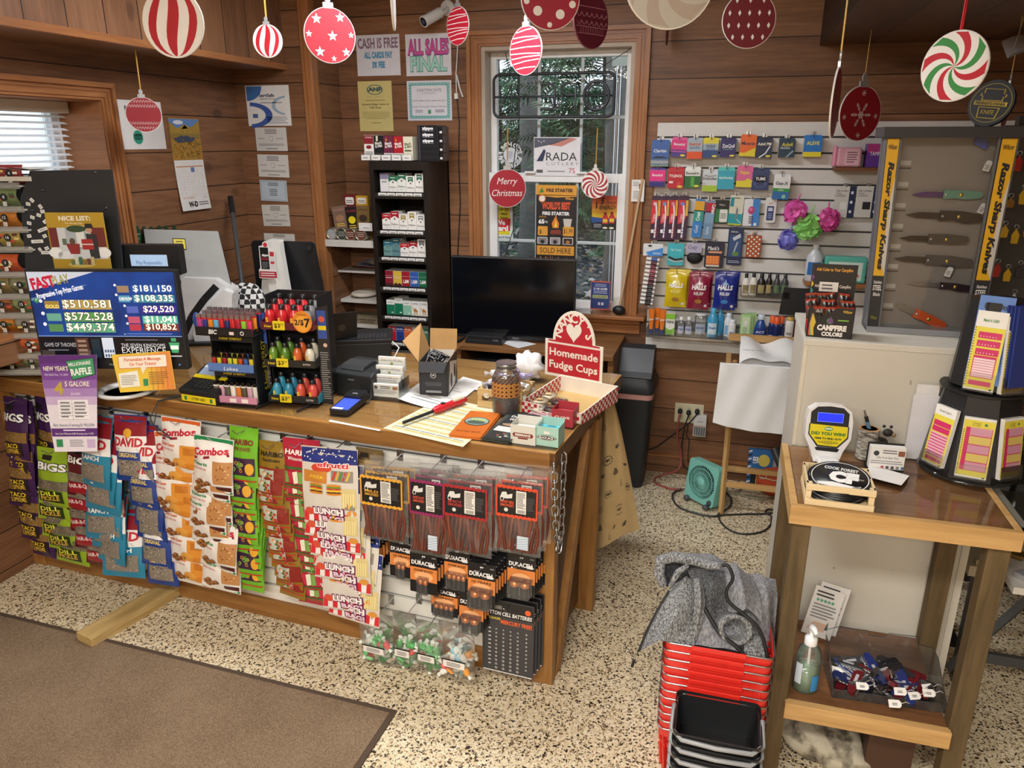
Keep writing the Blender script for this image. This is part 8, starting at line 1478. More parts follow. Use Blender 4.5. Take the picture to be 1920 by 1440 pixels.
card('nail_clipper_card',(1366,366,1392,422),'cream and teal nail clipper card',lambda M,w,h:(M.R(-w*.5,h*.04,w*.5,h*.38,'#1f9aa8',1),M.R(-w*.48,0,w*.48,h*.05,'#b8c83a',2),M.R(-w*.46,h*.62,-w*.2,h*.92,'#1f8a9a',2),M.P([(-w*.04,h*.2),(w*.14,h*.22),(w*.16,h*.52),(w*.04,h*.62)],'#7d8488',3),M.R(-w*.2,h*.9,w*.2,h*.92,BK,3),M.S([(w*.1,h*.2),(w*.46,h*.08)],h*.02,'#dfe8e8',3)),col='#d9d6c2',roll=2)
card('hair_brush_card',(1394,373,1424,424),'white and blue card with a pink oval brush',lambda M,w,h:(M.R(w*.05,0,w*.5,h,'#3f86d0',1),M.D(-w*.02,h*.58,w*.2,'#c03a78',2,rz=h*.15),M.D(-w*.06,h*.62,w*.1,'#e07aa8',3,rz=h*.07),[M.R(-w*.14,h*(.1+.06*k),w*.14,h*(.13+.06*k),'#22242c',2)for k in rg(5)],M.R(w*.2,h*.02,w*.36,h*.12,'#efefef',3)),col='#dfe2e6')
card('mini_bottle_pack',(1434,370,1455,418),'white tag shaped pack with navy label',lambda M,w,h:(M.R(-w*.3,h*.1,w*.3,h*.66,'#25386e',1),M.R(-w*.2,h*.46,w*.2,h*.6,'#c9d2e4',2),M.X('DESITIN',0,h*.74,h*.05,'#c0404a',2,w=w*.4),M.L(-w*.2,w*.2,h*.16,h*.4,3,'#8fa0c8',2)),col='#dcdcd8',round_=.012)
card('razor_card',(1364,426,1392,497),'navy razor pack with a green shape on the middle rows',lambda M,w,h:(M.R(-w*.4,h*.22,w*.4,h*.8,'#34507e',1),M.S([(-w*.1,h*.28),(w*.16,h*.62)],w*.1,'#a9b8c4',2),M.P([(-w*.2,h*.72),(w*.3,h*.84),(w*.34,h*.74),(-w*.1,h*.64)],'#c9d2d8',2),M.D(w*.05,h*.3,w*.22,'#5f8a4a',3,rz=h*.06),M.X('Gillette',-w*.1,h*.86,h*.05,'#e4e8f0',2,w=w*.5),M.R(-w*.46,h*.02,w*.46,h*.16,'#16244a',2),M.L(-w*.4,w*.4,h*.05,h*.13,2,'#aab4c8',3)),col='#1b2a52')
card('pill_card',(1399,441,1427,483),'card of orange and white capsules',lambda M,w,h:[M.D(w*(-.36+.18*i),h*(.08+.105*k),w*.075,C('#e8e2d2' if(i+k)%2 else '#c8501f'),2,rz=h*.045,n=10)for i in rg(5)for k in rg(9)],col='#9a4a24')
card('floss_card',(1206,457,1243,480),'white and sky blue blister card at the left edge of the slatwall',lambda M,w,h:(M.P([(-w*.2,0),(w*.5,0),(w*.5,h*.7),(-w*.35,h*.3)],'#3f8ad8',1),M.D(-w*.16,h*.82,w*.1,BK,2,rz=h*.08),M.L(-w*0.,w*.4,h*.14,h*.3,2,'#dfe8f4',2)),col='#dfe3e8',y=.1)
card('shower_cap_pouch',(1251,456,1282,498),'turquoise pouch with a dark elastic band',lambda M,w,h:(M.P(rr(-w*.42,h*.4,w*.46,h*.96,.012),'#3fb8c4',2),M.X('Tek Towel',0,h*.66,h*.1,'#e6f6f6',3,w=w*.66),M.S([(-w*.4,h*.38),(0,h*.26),(w*.46,h*.32)],h*.09,BK,3),M.S([(-w*.42,h*.28),(0,h*.18),(w*.46,h*.24)],h*.04,'#d9d4c8',3)),col='#48b4c0')
card('sleep_mask_pack',(1287,456,1316,474),'lilac header card above a black sleep mask',lambda M,w,h:(M.X('Cozy',-w*.08,h*.4,h*.38,'#4a4468',1,w=w*.6,sr=.3),),col='#b4b0cc')
cx,z0,w,h=WF.bb(1287,473,1317,495,D-.06);M=MB().A((0,0,h*.5),.5,C('#17171a',.6),16,9,(w,.03,h),lambda d_:1+.03*sin(14*d_.x));one('sleep_mask',M,'black gathered sleep mask below the lilac header card','mask',(cx,D-.05,z0),0,MG)
card('ear_plug_pack',(1321,453,1357,502),'navy pack of orange ear plugs',lambda M,w,h:(M.X("Mack's",-w*.06,h*.68,h*.14,'#f2f2f4',2,w=w*.6,sr=.2,bd=.02),M.R(-w*.3,h*.56,w*.4,h*.64,'#d99a7a',2),M.R(-w*.4,h*.12,w*.3,h*.46,'#d8602a',2),[M.D(w*(-.32+.16*i),h*(.2+.1*(k)),w*.09,'#f0924a',3,rz=h*.05,n=10)for i in rg(4)for k in rg(3)],M.R(-w*.4,h*.04,w*.3,h*.11,'#d9cfc0',2)),col='#1d2136',t=.02)
cx,z0,w,h=WF.bb(1199,478,1232,578,D-.1);th=TH('lip_balm_strip','clear hanging strip of lip balm tubes at the left edge of the slatwall','lip balm',(cx,D-.1,z0));fm=MB();fm.Z([(-w*.5,0),(w*.42,0),(w*.5,h),(-w*.2,h)],0,.001,FILM);fm.B('clear_strip',th)
for k in rg(12):
 z=h*(.94-.075*k);x0=-w*(.16+.022*k);M=MB();c_=('#3f5fae','#5a2a3a','#7a2a3a','#a9485a','#7a2f3f','#6a2a3a','#5a2a3a','#2a2a30','#3a3a40','#2a2a30','#2a2a2e','#1f1f24')[k]
 M.U([(x0,-.008,z),(x0+w*.28,-.008,z-.003)],.009,C('#e3e3e0',.3),8).U([(x0+w*.28,-.008,z-.003),(x0+w*.62,-.008,z-.006)],.0092,C(c_,.3),8).U([(x0+w*.62,-.008,z-.006),(x0+w*.72,-.008,z-.007)],.0085,C('#e3e3e0',.3),8).B('balm_tube',th)
for bx,c_,lab,sub in(((1246,508,1289,575),'#d8bc1f','yellow cough drop bag','#efe37a'),((1289,512,1332,579),'#8d2440','maroon cough drop bag','#e9dfe4'),((1337,512,1382,580),'#1f2f8a','royal blue cough drop bag','#e6eaf6')):
 cx,z0,w,h=WF.bb(*bx,D-.09)
 def dh(M,w,h):M.X('HALLS',0,h*.55,h*.12,'#f4f2f2',2,w=w*.66,bd=.05,sr=.15);M.X('RELIEF',0,h*.4,h*.08,sub,2,w=w*.44,bd=.03).P([(-w*.02,h*.68),(-w*.16,h*.7),(-w*.05,h*.74),(0,h*.84),(w*.05,h*.74),(w*.16,h*.7),(w*.02,h*.68)],G('#9fc4e6' if c_=='#1f2f8a' else sub),2).D(0,h*.22,w*.16,G('#3f8ad0' if c_=='#1f2f8a' else '#b0803a'),2,rz=h*.06).D(w*.34,h*.1,w*.07,G('#e9e6e4'),2)
 o=one('cough_drop_bag',pouch(w*.95,h,.022,c_,dh),lab+' hanging on the slatwall','cough drops',(cx,D-.095,z0),0,'cough drop bags on the slatwall',(R_(-4),0,0));cpy(o,(cx+.012,D-.052,z0+.004),None,'rear '+lab+' hanging behind its twin');hook(WF,cx,YS,z0+h*.96,.085,'wire peg holding the '+lab)
def btl(name,bx,label,body,cap,y,shape='round',lab=None,txt=None,z=None,cat='bottle',grp=None,capf=.18,tc='#333333',clearb=None,neck=.45,sy=.62,labz=(.12,.6)):
 cx,z0,w,h=WF.bb(*bx,D-y);z0=z if z is not None else z0;r=w*.46;t=TH(name,label,cat,(cx,D-y+r*sy,z0),0,grp);m=clearb or C(body,.3,coat=.2)
 M=MB();hb=h*(1-capf)
 if shape=='tube':M.H([(r*.55,0),(r*.55,h*.2),(r*.95,h*.96),(r*1.,h)],m,n=16,sy=.45)
 elif shape=='pear':M.H([(r*.9,0),(r*1.,h*.15),(r*.86,hb*.6),(r*.5,hb*.92),(r*neck*.7,hb)],m,n=18,sy=sy)
 else:M.H([(r*.92,0),(r,.005),(r,hb*.78),(r*neck*1.3,hb*.95),(r*neck,hb)],m,n=18,sy=sy)
 M.B('bottle_body',t)
 M=MB()
 if shape=='tube':M.H([(r*.56,-.001),(r*.56,h*.16)],C(cap,.35),n=14,sy=.5)
 else:M.H([(r*neck*1.05,hb),(r*neck*1.1,h*.99),(r*neck*.9,h),(0,h)],C(cap,.35),n=14,sy=max(sy,.7))
 M.B('cap',t)
 if lab or txt:
  M=MB(surf=lambda x,z:-(r*sy+.0008)*sqrt(max(.05,1-(x/(r*1.02))**2)),eps=.0006)
  if lab:M.R(-r*.78,hb*labz[0],r*.78,hb*labz[1],C(lab,.4),1)
  if txt:M.X(txt,0,hb*(labz[0]+labz[1])/2,hb*.1,tc,2,w=r*1.3,bd=.03)
  M.B('label',t)
 return t
DK_=C('#2a2622',.25,coat=.3);BG='hair care bottles in the clear shelf pockets'
for i,(x0,x1,y0,c_,cp,lb,lab)in en(((1391,1406,513,'#e6e4de','#17171a','#8a7d5a','white lotion bottle with black cap, left one'),(1405,1420,512,'#e6e4de','#17171a','#8a7d5a','white lotion bottle with black cap, right one'),(1419,1436,513,'#241f1c','#17171a','#a89a6a','black brown bottle with tan label, left one'),(1435,1449,512,'#241f1c','#17171a','#a89a6a','black brown bottle with tan label, right one'),(1449,1464,514,'#3f4446','#2b2e31','#5f7a54','smoky grey bottle with green label, left one'),(1464,1479,514,'#3f4446','#2b2e31','#5f7a54','smoky grey bottle with green label, right one'))):btl('lotion_bottle',(x0,y0,x1,554),lab,c_,cp,.085,lab=lb,grp=BG,capf=.2)
cx,z0,w,h=WF.bb(1389,548,1480,557,D-.1);M=MB().K(cx-w/2,D-.1,z0-.004,cx+w/2,YS,z0,AC).K(cx-w/2,D-.1,z0-.004,cx+w/2,D-.098,z0+.03,AC);[M.K(cx-w/2+w*k/3-.001,D-.1,z0,cx-w/2+w*k/3+.001,YS,z0+.03,AC)for k in rg(4)];one('clear_shelf',M,'short clear pocket shelf of hair care bottles on the slatwall','shelf')
YB=.125;zsh=WF.hit(1330,633,D-YB-.01)[1];ax0,ax1=WF.hit(1212,622,D-YB)[0],WF.hit(1497,640,D-YB)[0]
M=MB().K(ax0,D-YB-.03,zsh-.006,ax1,YS,zsh-.001,AC).K(ax0,D-YB-.032,zsh-.006,ax1,D-YB-.03,zsh+.035,AC).K(ax0,YS-.004,zsh,ax1,YS,zsh+.06,AC);[M.K(ax0+(ax1-ax0)*k/8-.001,D-YB-.03,zsh,ax0+(ax1-ax0)*k/8+.001,YS,zsh+.03,AC)for k in rg(9)];M.K(ax0,D-YB-.034,zsh-.014,ax1,D-YB-.03,zsh-.004,ST);one('clear_shelf',M,'long clear divided shelf of toiletries along the bottom of the slatwall','shelf')
SG='toiletries on the long clear shelf'
for i,(x0,x1)in en(((1214,1228),(1225,1239),(1234,1249))):btl('sunscreen_tube',(x0,581,x1,626),f'orange sunscreen tube with navy cap, {NTH[i]} of three','#e87f2a','#2a3a7a',YB+(0. if i!=1 else-.03),'tube',txt='SPF',tc='#f6e6d2',z=zsh,grp=SG,labz=(.4,.9))
M=MB(y=0);cx,z0,w,h=WF.bb(1248,588,1265,627,D-YB);M.K(-w/2,0,0,w/2,.04,h,C('#e9ece4',.4)).R(-w/2,h*.74,w/2,h,'#8ac83a',1).X('VISINE',0,h*.55,h*.12,'#1f3a2a',2,w=w*.84,bd=.03).P([(-w/2,h*.05),(0,h*0.),(w/2,h*.05),(w/2,h*.34),(0,h*.22),(-w/2,h*.34)],'#7fc23a',2);one('eye_drop_box',M,'white and lime eye drop box on the long clear shelf','medicine box',(cx,D-YB,zsh),0,SG)
GELB=clear('gel_bottle',(.93,.95,.97),refl=.2,haze=.1)
btl('sanitizer_bottle',(1269,594,1284,628),'small clear sanitizer bottle on the long shelf, left one','#fff','#e9ecee',YB,lab='#b9c0da',txt='PURELL',tc='#2f3f8a',z=zsh,grp=SG,clearb=GELB);btl('sanitizer_bottle',(1283,594,1299,629),'small clear sanitizer bottle on the long shelf, right one','#fff','#e9ecee',YB,lab='#b9c0da',txt='PURELL',tc='#2f3f8a',z=zsh,grp=SG,clearb=GELB)
btl('clear_gel_bottle',(1301,587,1326,629),'wide clear gel bottle with blue splash label','#fff','#d9dcde',YB,lab='#aab4c4',txt='SPORT',tc='#1f4f9a',z=zsh,grp=SG,clearb=GELB,capf=.08,neck=.8)
btl('mouthwash_bottle',(1325,578,1347,632),'sky blue mouthwash bottle at the front of its pair','#3fa0d0','#4fb0dc',YB,lab='#cfe4f0',txt='Scope',tc='#2a5fa0',z=zsh,grp=SG);btl('mouthwash_bottle',(1341,574,1358,628),'sky blue mouthwash bottle behind its pair','#3796c8','#4fb0dc',YB-.04,z=zsh,grp=SG)
btl('powder_bottle',(1364,600,1380,635),'short white powder bottle with blue drop','#e6e9ee','#dfe6ee',YB,txt='o',tc='#3f7fc0',z=zsh,grp=SG,neck=.7);btl('powder_bottle',(1357,586,1374,630),'tall white powder bottle behind the short one','#e1e6ee','#cfe0ee',YB-.035,lab='#7fb0da',z=zsh,grp=SG,neck=.6)
for i in rg(3):
 cx,z0,w,h=WF.bb(1388+5*i,587-2*i,1407+5*i,634-2*i,D-YB+.02*i);M=MB(y=0).K(-w/2,0,0,w/2,.016,h,C('#a9d68f',.4)).R(-w*.36,h*.1,w*.36,h*.9,'#cfe2bf',1).D(0,h*.66,w*.2,'#e6ece0',2,rz=h*.1).L(-w*.25,w*.25,h*.2,h*.5,4,'#7fa070',2);one('soap_box',M,f'pale green soap box, {("front", "middle", "rear")[i]} of three','box',(cx,D-YB+.018*i,zsh),0,SG)
btl('mouthwash_bottle',(1412,590,1440,638),'deep blue pear shaped mouthwash bottle','#1f4f9a','#c9d6e4',YB,'pear',lab='#2a3f8a',txt='ACT',tc='#f0f2f6',z=zsh,grp=SG,capf=.2)
for i,(x0,x1)in en(((1441,1454),(1449,1463),(1458,1471))):btl('shaving_cream_can',(x0,592,x1,639),f'navy shaving cream can with orange cap, {NTH[i]} of three','#22306a','#e2602a',YB if i!=1 else YB+.02,lab='#d9d4d6',txt='Barbasol',tc='#b03040',z=zsh,grp=SG,capf=.28,neck=.9,sy=1,labz=(.05,.35))
btl('body_wash_bottle',(1471,594,1489,641),'white body wash bottle with gold cap','#ebe9e4','#c9a24a',YB,txt='OLAY',tc='#6a5a3a',z=zsh,grp=SG,capf=.14,neck=.75);btl('body_wash_bottle',(1485,593,1497,640),'maroon bottle behind the gold capped one','#7a1f34','#7a1f34',YB-.03,z=zsh,grp=SG)
def pouf(px,py,rpx,col,label,seed):
 y=D-.14;x,z=WF.hit(px,py,y);r=(WF.hit(px+rpx,py,y)[0]-x);rn=RN(seed);t=TH('mesh_sponge',label,'sponge',(x,y,z),0,'mesh bath sponges on the slatwall');M=MB();m=C(col,.4,var=.25);m2=C(col,.3,alpha=.6)
 M.A((0,0,0),r*.86,m,16,10,(1,.8,1),lambda d_:1+.12*sin(9*d_.x+4*d_.z)*sin(8*d_.y+6*d_.z))
 for i in rg(46):
  d_=V3((rn.gauss(0,1),rn.gauss(0,1)*.8-.2,rn.gauss(0,1))).normalized();c_=d_*r*.72;u_=d_.orthogonal().normalized();v_=d_.cross(u_);a0=rn.uniform(0,6);q=r*rn.uniform(.3,.5)
  b=lambda u,v:tp(c_+(u_*cos(a0+(u-.5)*2.6)+v_*sin(a0+(u-.5)*2.6))*q*(.5+.6*v)+d_*r*(.1+.12*v+.05*sin(u*16)*v));M.G(b,7,2,m if i%2 else m2)
 M.B('gathered_mesh',t);M=MB().U([(0,0,r*.5),(r*.3*(1 if px<1520 else-.2),0,r*1.5)],.004,m,6);M.B('rope',t)
pouf(1478,462-12,20,'#8080dc','violet blue mesh sponge at the bottom of the bunch',4);pouf(1490,398,24,'#e860b8','hot pink mesh sponge at the left of the bunch',1);pouf(1552,412,23,'#e058a8','hot pink mesh sponge at the right of the bunch',2);pouf(1515,423,28,'#9be27c','lime green mesh sponge at the front of the bunch',3)
for i,(x0,x1)in en(((1564,1603),(1604,1650))):
 card('charger_card',(x0,349,x1,408),('white and navy charger card with a white plug','white and navy charger card with a black plug')[i],lambda M,w,h:(M.R(w*.18,0,w*.5,h,'#1c2a4e',1),M.X('USB-C & USB-A',-w*.16,h*.82,h*.06,'#55585c',2,w=w*.56),M.X('WALL',-w*.3,h*.74,h*.05,'#55585c',2),M.X('CHARGER',-w*.24,h*.67,h*.05,'#55585c',2),[M.P(rr(w*.26,h*(.15+.3*k),w*.38,h*(.24+.3*k),.003),'#dfe4ea',2)for k in rg(3)],M.R(-w*.2,h*.26,w*.12,h*.5,C('#e9e9e6' if i==0 else '#1f2023'),3)),col='#d6d4ce',cat='charger')
cx,z0,w,h=WF.bb(1565,311,1668,321,D-.13);M=MB().K(cx-w/2,D-.14,z0,cx+w/2+.3,YS,z0+.018,grain('shelf_board',0,'#4f2f1c','#6f452a','#85583a'));one('wood_shelf',M,'brown wooden shelf high on the slatwall','shelf');zz=z0+.019
cx,z0,w,h=WF.bb(1562,275,1615,312,D-.11);th=TH('wipes_pack','pink wipes pack on the high brown shelf','wipes',(cx,D-.13,zz));M=MB(y=0).K(-w*.36,0,0,w*.5,.09,h,C('#d9a0b0',.35)).R(-w*.1,h*.1,w*.4,h*.9,'#e0b4be',1).L(-w*.02,w*.34,h*.2,h*.8,5,'#8a5a68',2);M.B('pack',th,bev=.01);M=MB().K(-w*.5,.02,0,-w*.36,.07,h*1.1,C('#e29ab4',.3));M.B('crimped_end',th,bev=.01)
cx,z0,w,h=WF.bb(1624,268,1668,312,D-.11);M=MB(y=0).K(-w/2,0,0,w/2,.08,h,C('#5a2a86',.35)).R(-w/2,h*.62,w/2,h,'#a8307a',1).X('TAMPAX',-w*.04,h*.5,h*.16,'#f2eef6',2,w=w*.66).S([(w*.1,h*.06),(w*.4,h*.4)],h*.06,'#e6e4ee',2).S([(w*.26,h*.04),(w*.46,h*.26)],h*.06,'#7fc24a',2);one('tampon_box',M,'purple box on the high brown shelf','box',(cx,D-.13,zz))
cx,z0,w,h=WF.bb(1508,524,1634,537,D-.13);M=MB().K(cx-w/2,D-.15,z0,cx+w/2,YS,z0+.018,M_TRIMX);one('wood_shelf',M,'pale wooden shelf behind the campfire box','shelf');zz=z0+.019
btl('rubbing_alcohol_bottle',(1511,457,1545,526),'tall frosted rubbing alcohol bottle with blue label','#ccd2d8','#e6e9ec',.13,lab='#2f6ab0',z=zz,capf=.12,neck=.35,sy=.7,labz=(.2,.6))
cx,z0,w,h=WF.bb(1545,478,1625,527,D-.12);M=MB(y=0).K(-w/2,0,0,w/2,.06,h,C('#5fb8a8',.35)).R(-w*.4,h*.1,w*.4,h*.8,'#d3e6dc',1).R(-w*.25,h*.3,w*.1,h*.7,'#b9d2c4',2).P([(w*.15,h*.25),(w*.35,h*.25),(w*.25,h*.5)],'#c05a4a',2).X('wipes',-w*.05,h*.42,h*.14,'#2f6a5a',3,w=w*.3);one('wipes_pack',M,'teal and white wipes pack on the pale shelf behind the campfire box','wipes',(cx,D-.13,zz),0,None,None,bev=.008)
cx,z0,w,h=WF.bb(1463,541,1518,592,D-.11);M=MB(y=0).Z([(-w*.5,0),(w*.5,0),(w*.5,h),(-w*.42,h)],0,.012,C('#1b1c1f',.5));one('black_sheet',M,'plain black panel hung on the slatwall above the clear shelf','panel',(cx,D-.1,z0))
# right: white half wall, table, knife case, baskets
PX0,PX1,PY0,PY1,PZ=.262,.83,2.46,2.86,1.325
th=TH('half_height_cabinet','painted white plywood half height cabinet behind the wooden table','cabinet',(0,0,0));PW_=C('#cfcabd',.5,var=.04,scale=4)
M=MB().K(PX0,PY0,.02,PX1,PY0+.018,PZ-.02,PW_);M.y=PY0;r=RN(3)
for i in rg(14):x,z=r.uniform(PX0+.03,PX1-.05),r.uniform(.5,PZ-.05);M.R(x,z,x+.006*r.random()+.001,z+.002+.014*r.random()*(i%3==0),'#a39c8e',1)
M.B('front_panel',th);M=MB().K(PX0,PY0+.018,.02,PX0+.018,PY1,PZ-.02,PW_);M.B('side_panel',th);M=MB().K(PX1-.018,PY0-.004,.02,PX1+.004,PY1,PZ-.02,PW_);M.B('side_panel',th)
M=MB().K(PX0-.006,PY0-.004,PZ-.02,PX1+.004,PY1,PZ,C('#d3cfc4',.45));M.B('top_board',th,bev=.002)
M=MB().K(PX0-.004,PY0-.003,.02,PX0+.008,PY0+.001,PZ-.02,C('#d8d2c0',.4));M.B('edge_trim',th)
TX0,TX1,TY0,TY1,TZ=.226,.79,1.985,2.452,.97
TWX=grain('table_wood',0,'#a07a48','#c29a62','#d3ae76',.4);TWL=grain('worn_leg',2,'#3d3220','#5f4e33','#766244',.7);TTOP=grain('table_top_wood',0,'#8f6438','#b5875a','#cfa272',.3)
th=TH('display_table','wooden display table with glass top and lower shelf before the white half wall','table',(0,0,0))
M=MB().K(TX0+.02,TY0+.02,TZ-.03,TX1-.02,TY1-.005,TZ-.006,TTOP);M.B('table_top',th)
M=MB().K(TX0,TY0,TZ-.055,TX1,TY0+.02,TZ,TWX);M.B('front_rail',th,bev=.002);M=MB().K(TX0,TY0+.02,TZ-.055,TX0+.02,TY1,TZ,TWX);M.B('side_rail',th,bev=.002);M=MB().K(TX1-.02,TY0+.02,TZ-.055,TX1,TY1,TZ,TWX);M.B('side_rail',th,bev=.002)
M=MB().K(TX0+.02,TY0+.02,TZ-.006,TX1-.02,TY1-.005,TZ,clear('table_glass',(.99,.99,.99),refl=.1,haze=0.,rough=.02));M.B('glass_sheet',th)
for x0,x1 in((TX0+.012,TX0+.062),(TX1-.066,TX1-.012)):
 M=MB().K(x0,TY0+.022,0,x1,TY0+.075,TZ-.055,TWL);M.B('leg',th,bev=.003);M=MB().K(x0,TY1-.06,0,x1,TY1-.01,TZ-.055,TWL);M.B('leg',th,bev=.003)
zs=WF.hit(1600,1346,TY0)[1]
M=MB().K(TX0+.062,TY0+.03,zs-.02,TX1-.066,TY1-.01,zs,grain('shelf_brown',0,'#4f3320','#6e4a2e','#80583a',.35));M.B('lower_shelf',th);M=MB().K(TX0+.055,TY0+.004,zs-.052,TX1-.06,TY0+.03,zs+.004,TWX);M.B('shelf_rail',th,bev=.002)
F=sd(1548,872,3,TZ);cx,z0,w,h=F.bb(1511,769,1603,872,0.)
th=TH('ticket_checker','white ticket checker with blue display and yellow did you win panel','scanner',F.w(cx,.02,TZ+.001),0,None,(R_(-9),0,F.rz));WH_=C('#e8e9ea',.3,coat=.2)
h*=1.02;M=MB(y=0);out=[(-w*.26,0),(w*.26,0),(w*.34,h*.2),(w*.48,h*.42),(w*.49,h*.72),(w*.44,h*.9),(w*.28,h*.985),(0,h),(-w*.28,h*.985),(-w*.44,h*.9),(-w*.49,h*.72),(-w*.48,h*.42),(-w*.34,h*.2)]
M.Z(out,0,.045,WH_);hs_=M.B('housing',th,bev=.008)
M=MB(y=0);bk_=C('#24282f',.35);M.P([(-w*.4,h*.66),(w*.4,h*.64),(w*.4,h*.86),(w*.27,h*.955),(0,h*.975),(-w*.27,h*.955),(-w*.4,h*.86)],bk_,1).P([(-w*.42,h*.66),(w*.42,h*.64),(w*.42,h*.44),(w*.22,h*.26),(-w*.22,h*.27),(-w*.42,h*.47)],bk_,1).P([(-w*.395,h*.655),(w*.395,h*.635),(w*.395,h*.455),(w*.2,h*.285),(-w*.2,h*.295),(-w*.395,h*.48)],C('#e8d81f',.4),2)
M.R(-w*.26,h*.7,w*.28,h*.86,C('#6f8ae8',.3,emit=.5),2).R(-w*.25,h*.71,w*.27,h*.85,C('#1f2fe0',.3,emit=1.),3).D(0,h*.585,w*.09,'#3f9a6a',3,rz=h*.035).R(-w*.07,h*.575,w*.07,h*.6,'#e9efdc',4).X('DID YOU WIN?',0,h*.475,h*.05,'#2f7a2f',3,w=w*.72,bd=.05).X('HERE TO FIND OUT!',0,h*.4,h*.03,'#1f1f1a',3,w=w*.56,bd=.05)
for k in rg(14):x=w*(-.2+.031*k);M.R(x,h*(.31+.004*abs(k-7)),x+w*.012,h*(.385-.003*abs(k-7)),'#3a3a22',3)
M.P([(-w*.22,h*.2),(w*.22,h*.19),(w*.26,h*.24),(w*.2,h*.26),(-w*.2,h*.265),(-w*.26,h*.245)],BK,2).B('face_panel',hs_);M=MB().K(-w*.22,-.05,0.,w*.24,.03,.018,WH_);M.B('scan_foot',th,bev=.006)
A_=WF.top(1508,946,TZ);B_=WF.top(1638,962,TZ);F=Fr(A_[0],A_[1],math.degrees(atan2(B_[1]-A_[1],B_[0]-A_[0])));wc=hypot(B_[0]-A_[0],B_[1]-A_[1]);dc=.155
pw=grain('crate_pale_pine',0,'#c2a878','#dcc59a','#e8d6b0',.6);crate(F,wc/2,wc,dc,TZ+.001,.062,'sticker_crate','small pale slatted crate of black round stickers on the wooden table',2,.006,.014,.018)
rs=RN(4)
for i in rg(12):
 M=MB();R2=wc*.46;M.H([(R2,0),(R2,.0016),(0,.0016)],C('#17181a',.35),n=36);M.T=MT((0,0,.0018))@MR(-90,'X');M.y=0;M.O(0,0,R2*.9,R2*.93,'#e9e9e6',1,40)
 if i>=9:M.X('COOK FOREST',0,R2*.42,R2*.17,'#efefec',1,w=R2*1.1,bd=.03);M.X('CF',R2*.12,-R2*.26,R2*.56,'#f2f2f0',1,w=R2*.95,bd=.09).P([(-R2*.62,-R2*.62),(R2*.3,-R2*.68),(R2*.5,-R2*.45),(-R2*.2,-R2*.36),(-R2*.7,-R2*.5)],'#efefec',1).X('EST 1927',R2*.55,-R2*.02,R2*.08,'#d9d9d6',1).X('PENNSYLVANIA',R2*.36,-R2*.62,R2*.11,'#efefec',2,w=R2*.8,rot=20)
 M.T=Matrix();one('round_sticker',M,f'black round forest sticker in the pale crate, {ORD[11-i]} of the stack','sticker',F.w(wc/2+rs.uniform(-.006,.006),dc*.5+(11-i)*.0016+rs.uniform(-.002,.002),TZ+.012+.0042*i),0,'round stickers in the pale crate',(R_(10),0,F.rz+rs.uniform(-.3,.1)))
F=sd(1636,866,0,TZ);cx,z0,w,h=F.bb(1608,806,1656,868,0);th=TH('birch_pen_cup','birch bark pen cup with a little black bear climbing its side','pen cup',F.w(cx-.004,.03,TZ+.001),0)
m=noisy('birch_bark',(40,40,144),[(.35,'#4a463f'),(.5,'#9a958a'),(.7,'#c9c5ba')],.8,0,4)
M=MB().H([(w*.42,0),(w*.43,h*.9)],m,n=20);M.B('bark_cup',th);M=MB().H([(w*.43,h*.9),(w*.33,h*.91),(w*.31,h*.6),(0,h*.6)],C('#b98a5a',.7),n=20);M.B('cut_rim',th)
M=MB();bb_=C('#26221f',.7);q=w*.62;M.A((q,-.005,h*.42),w*.26,bb_,12,9,(.8,.8,1.4)).A((q+.006,-.012,h*.86),w*.19,bb_,12,8,(1.1,.9,.9)).A((q+.022,-.022,h*.83),w*.09,C('#8a6a4a',.7),8,6);[M.A((q+s_*w*.14+.004,-.006,h*1.02),w*.07,bb_,8,6)for s_ in(-1,1)];[M.U([(q,-.01,h*zz_),(q-w*.3,-.016,h*(zz_+.08))],[w*.09,w*.06],bb_,8)for zz_ in(.62,.3)];M.A((q+.01,0.,h*.05),w*.3,bb_,10,6,(1.2,1,.35)).B('bear_figure',th)
a=F.hit(1634,822,.03);b_=F.hit(1621,769,.03);th=TH('pen','blue grey click pen standing in the birch cup','pen',F.w(a[0],.03,0));M=MB();P_=lambda t_:((b_[0]-a[0])*t_,0,a[1]+(b_[1]-a[1])*t_);M.U([P_(-.35),P_(.6)],.0062,C('#5f7f9f',.35),10).B('barrel',th);M=MB().U([P_(.6),P_(.78)],.0058,BK,10).U([P_(.78),P_(1)],.0032,ST,8);M.B('clicker',th)
F=sd(1664,886,4,TZ);cx,z0,w,h=F.bb(1630,842,1699,886,0);th=TH('card_holder','black card holder with white business cards beside the birch cup','card holder',F.w(cx,0.,TZ+.001),F.rz);M=MB().K(-w/2,.004,0,w/2,.05,.006,BK).K(-w/2,.035,0,w/2,.04,h*1.05,BK);M.B('holder',th)
M=MB(y=.006).K(-w*.48,.006,.006,w*.48,.03,h,'#e9e8e4');zt_=h;M.D(-w*.32,zt_*.74,w*.08,'#3a3d42',1).L(-w*.15,w*.25,zt_*.72,zt_*.92,2,'#77777c',1).X('Gifts From Bear Path',w*0.,zt_*.52,zt_*.1,'#55555a',1,w=w*.6).R(w*.28,zt_*.66,w*.46,zt_*.88,'#8f5a44',1);[M.R(w*(-.15+.14*k),zt_*.1,w*(-.07+.14*k),zt_*.22,C(('#c05a6a','#5a5a60','#4a4a50','#8a8a90','#4a6a9a')[k]),1)for k in rg(5)];M.L(-w*.45,w*.45,zt_*.28,zt_*.46,2,'#9a9a9e',1)
one('business_card_stack',M,'stack of white business cards in the black holder on the wooden table','cards',F.w(cx,0,TZ+.002),F.rz)
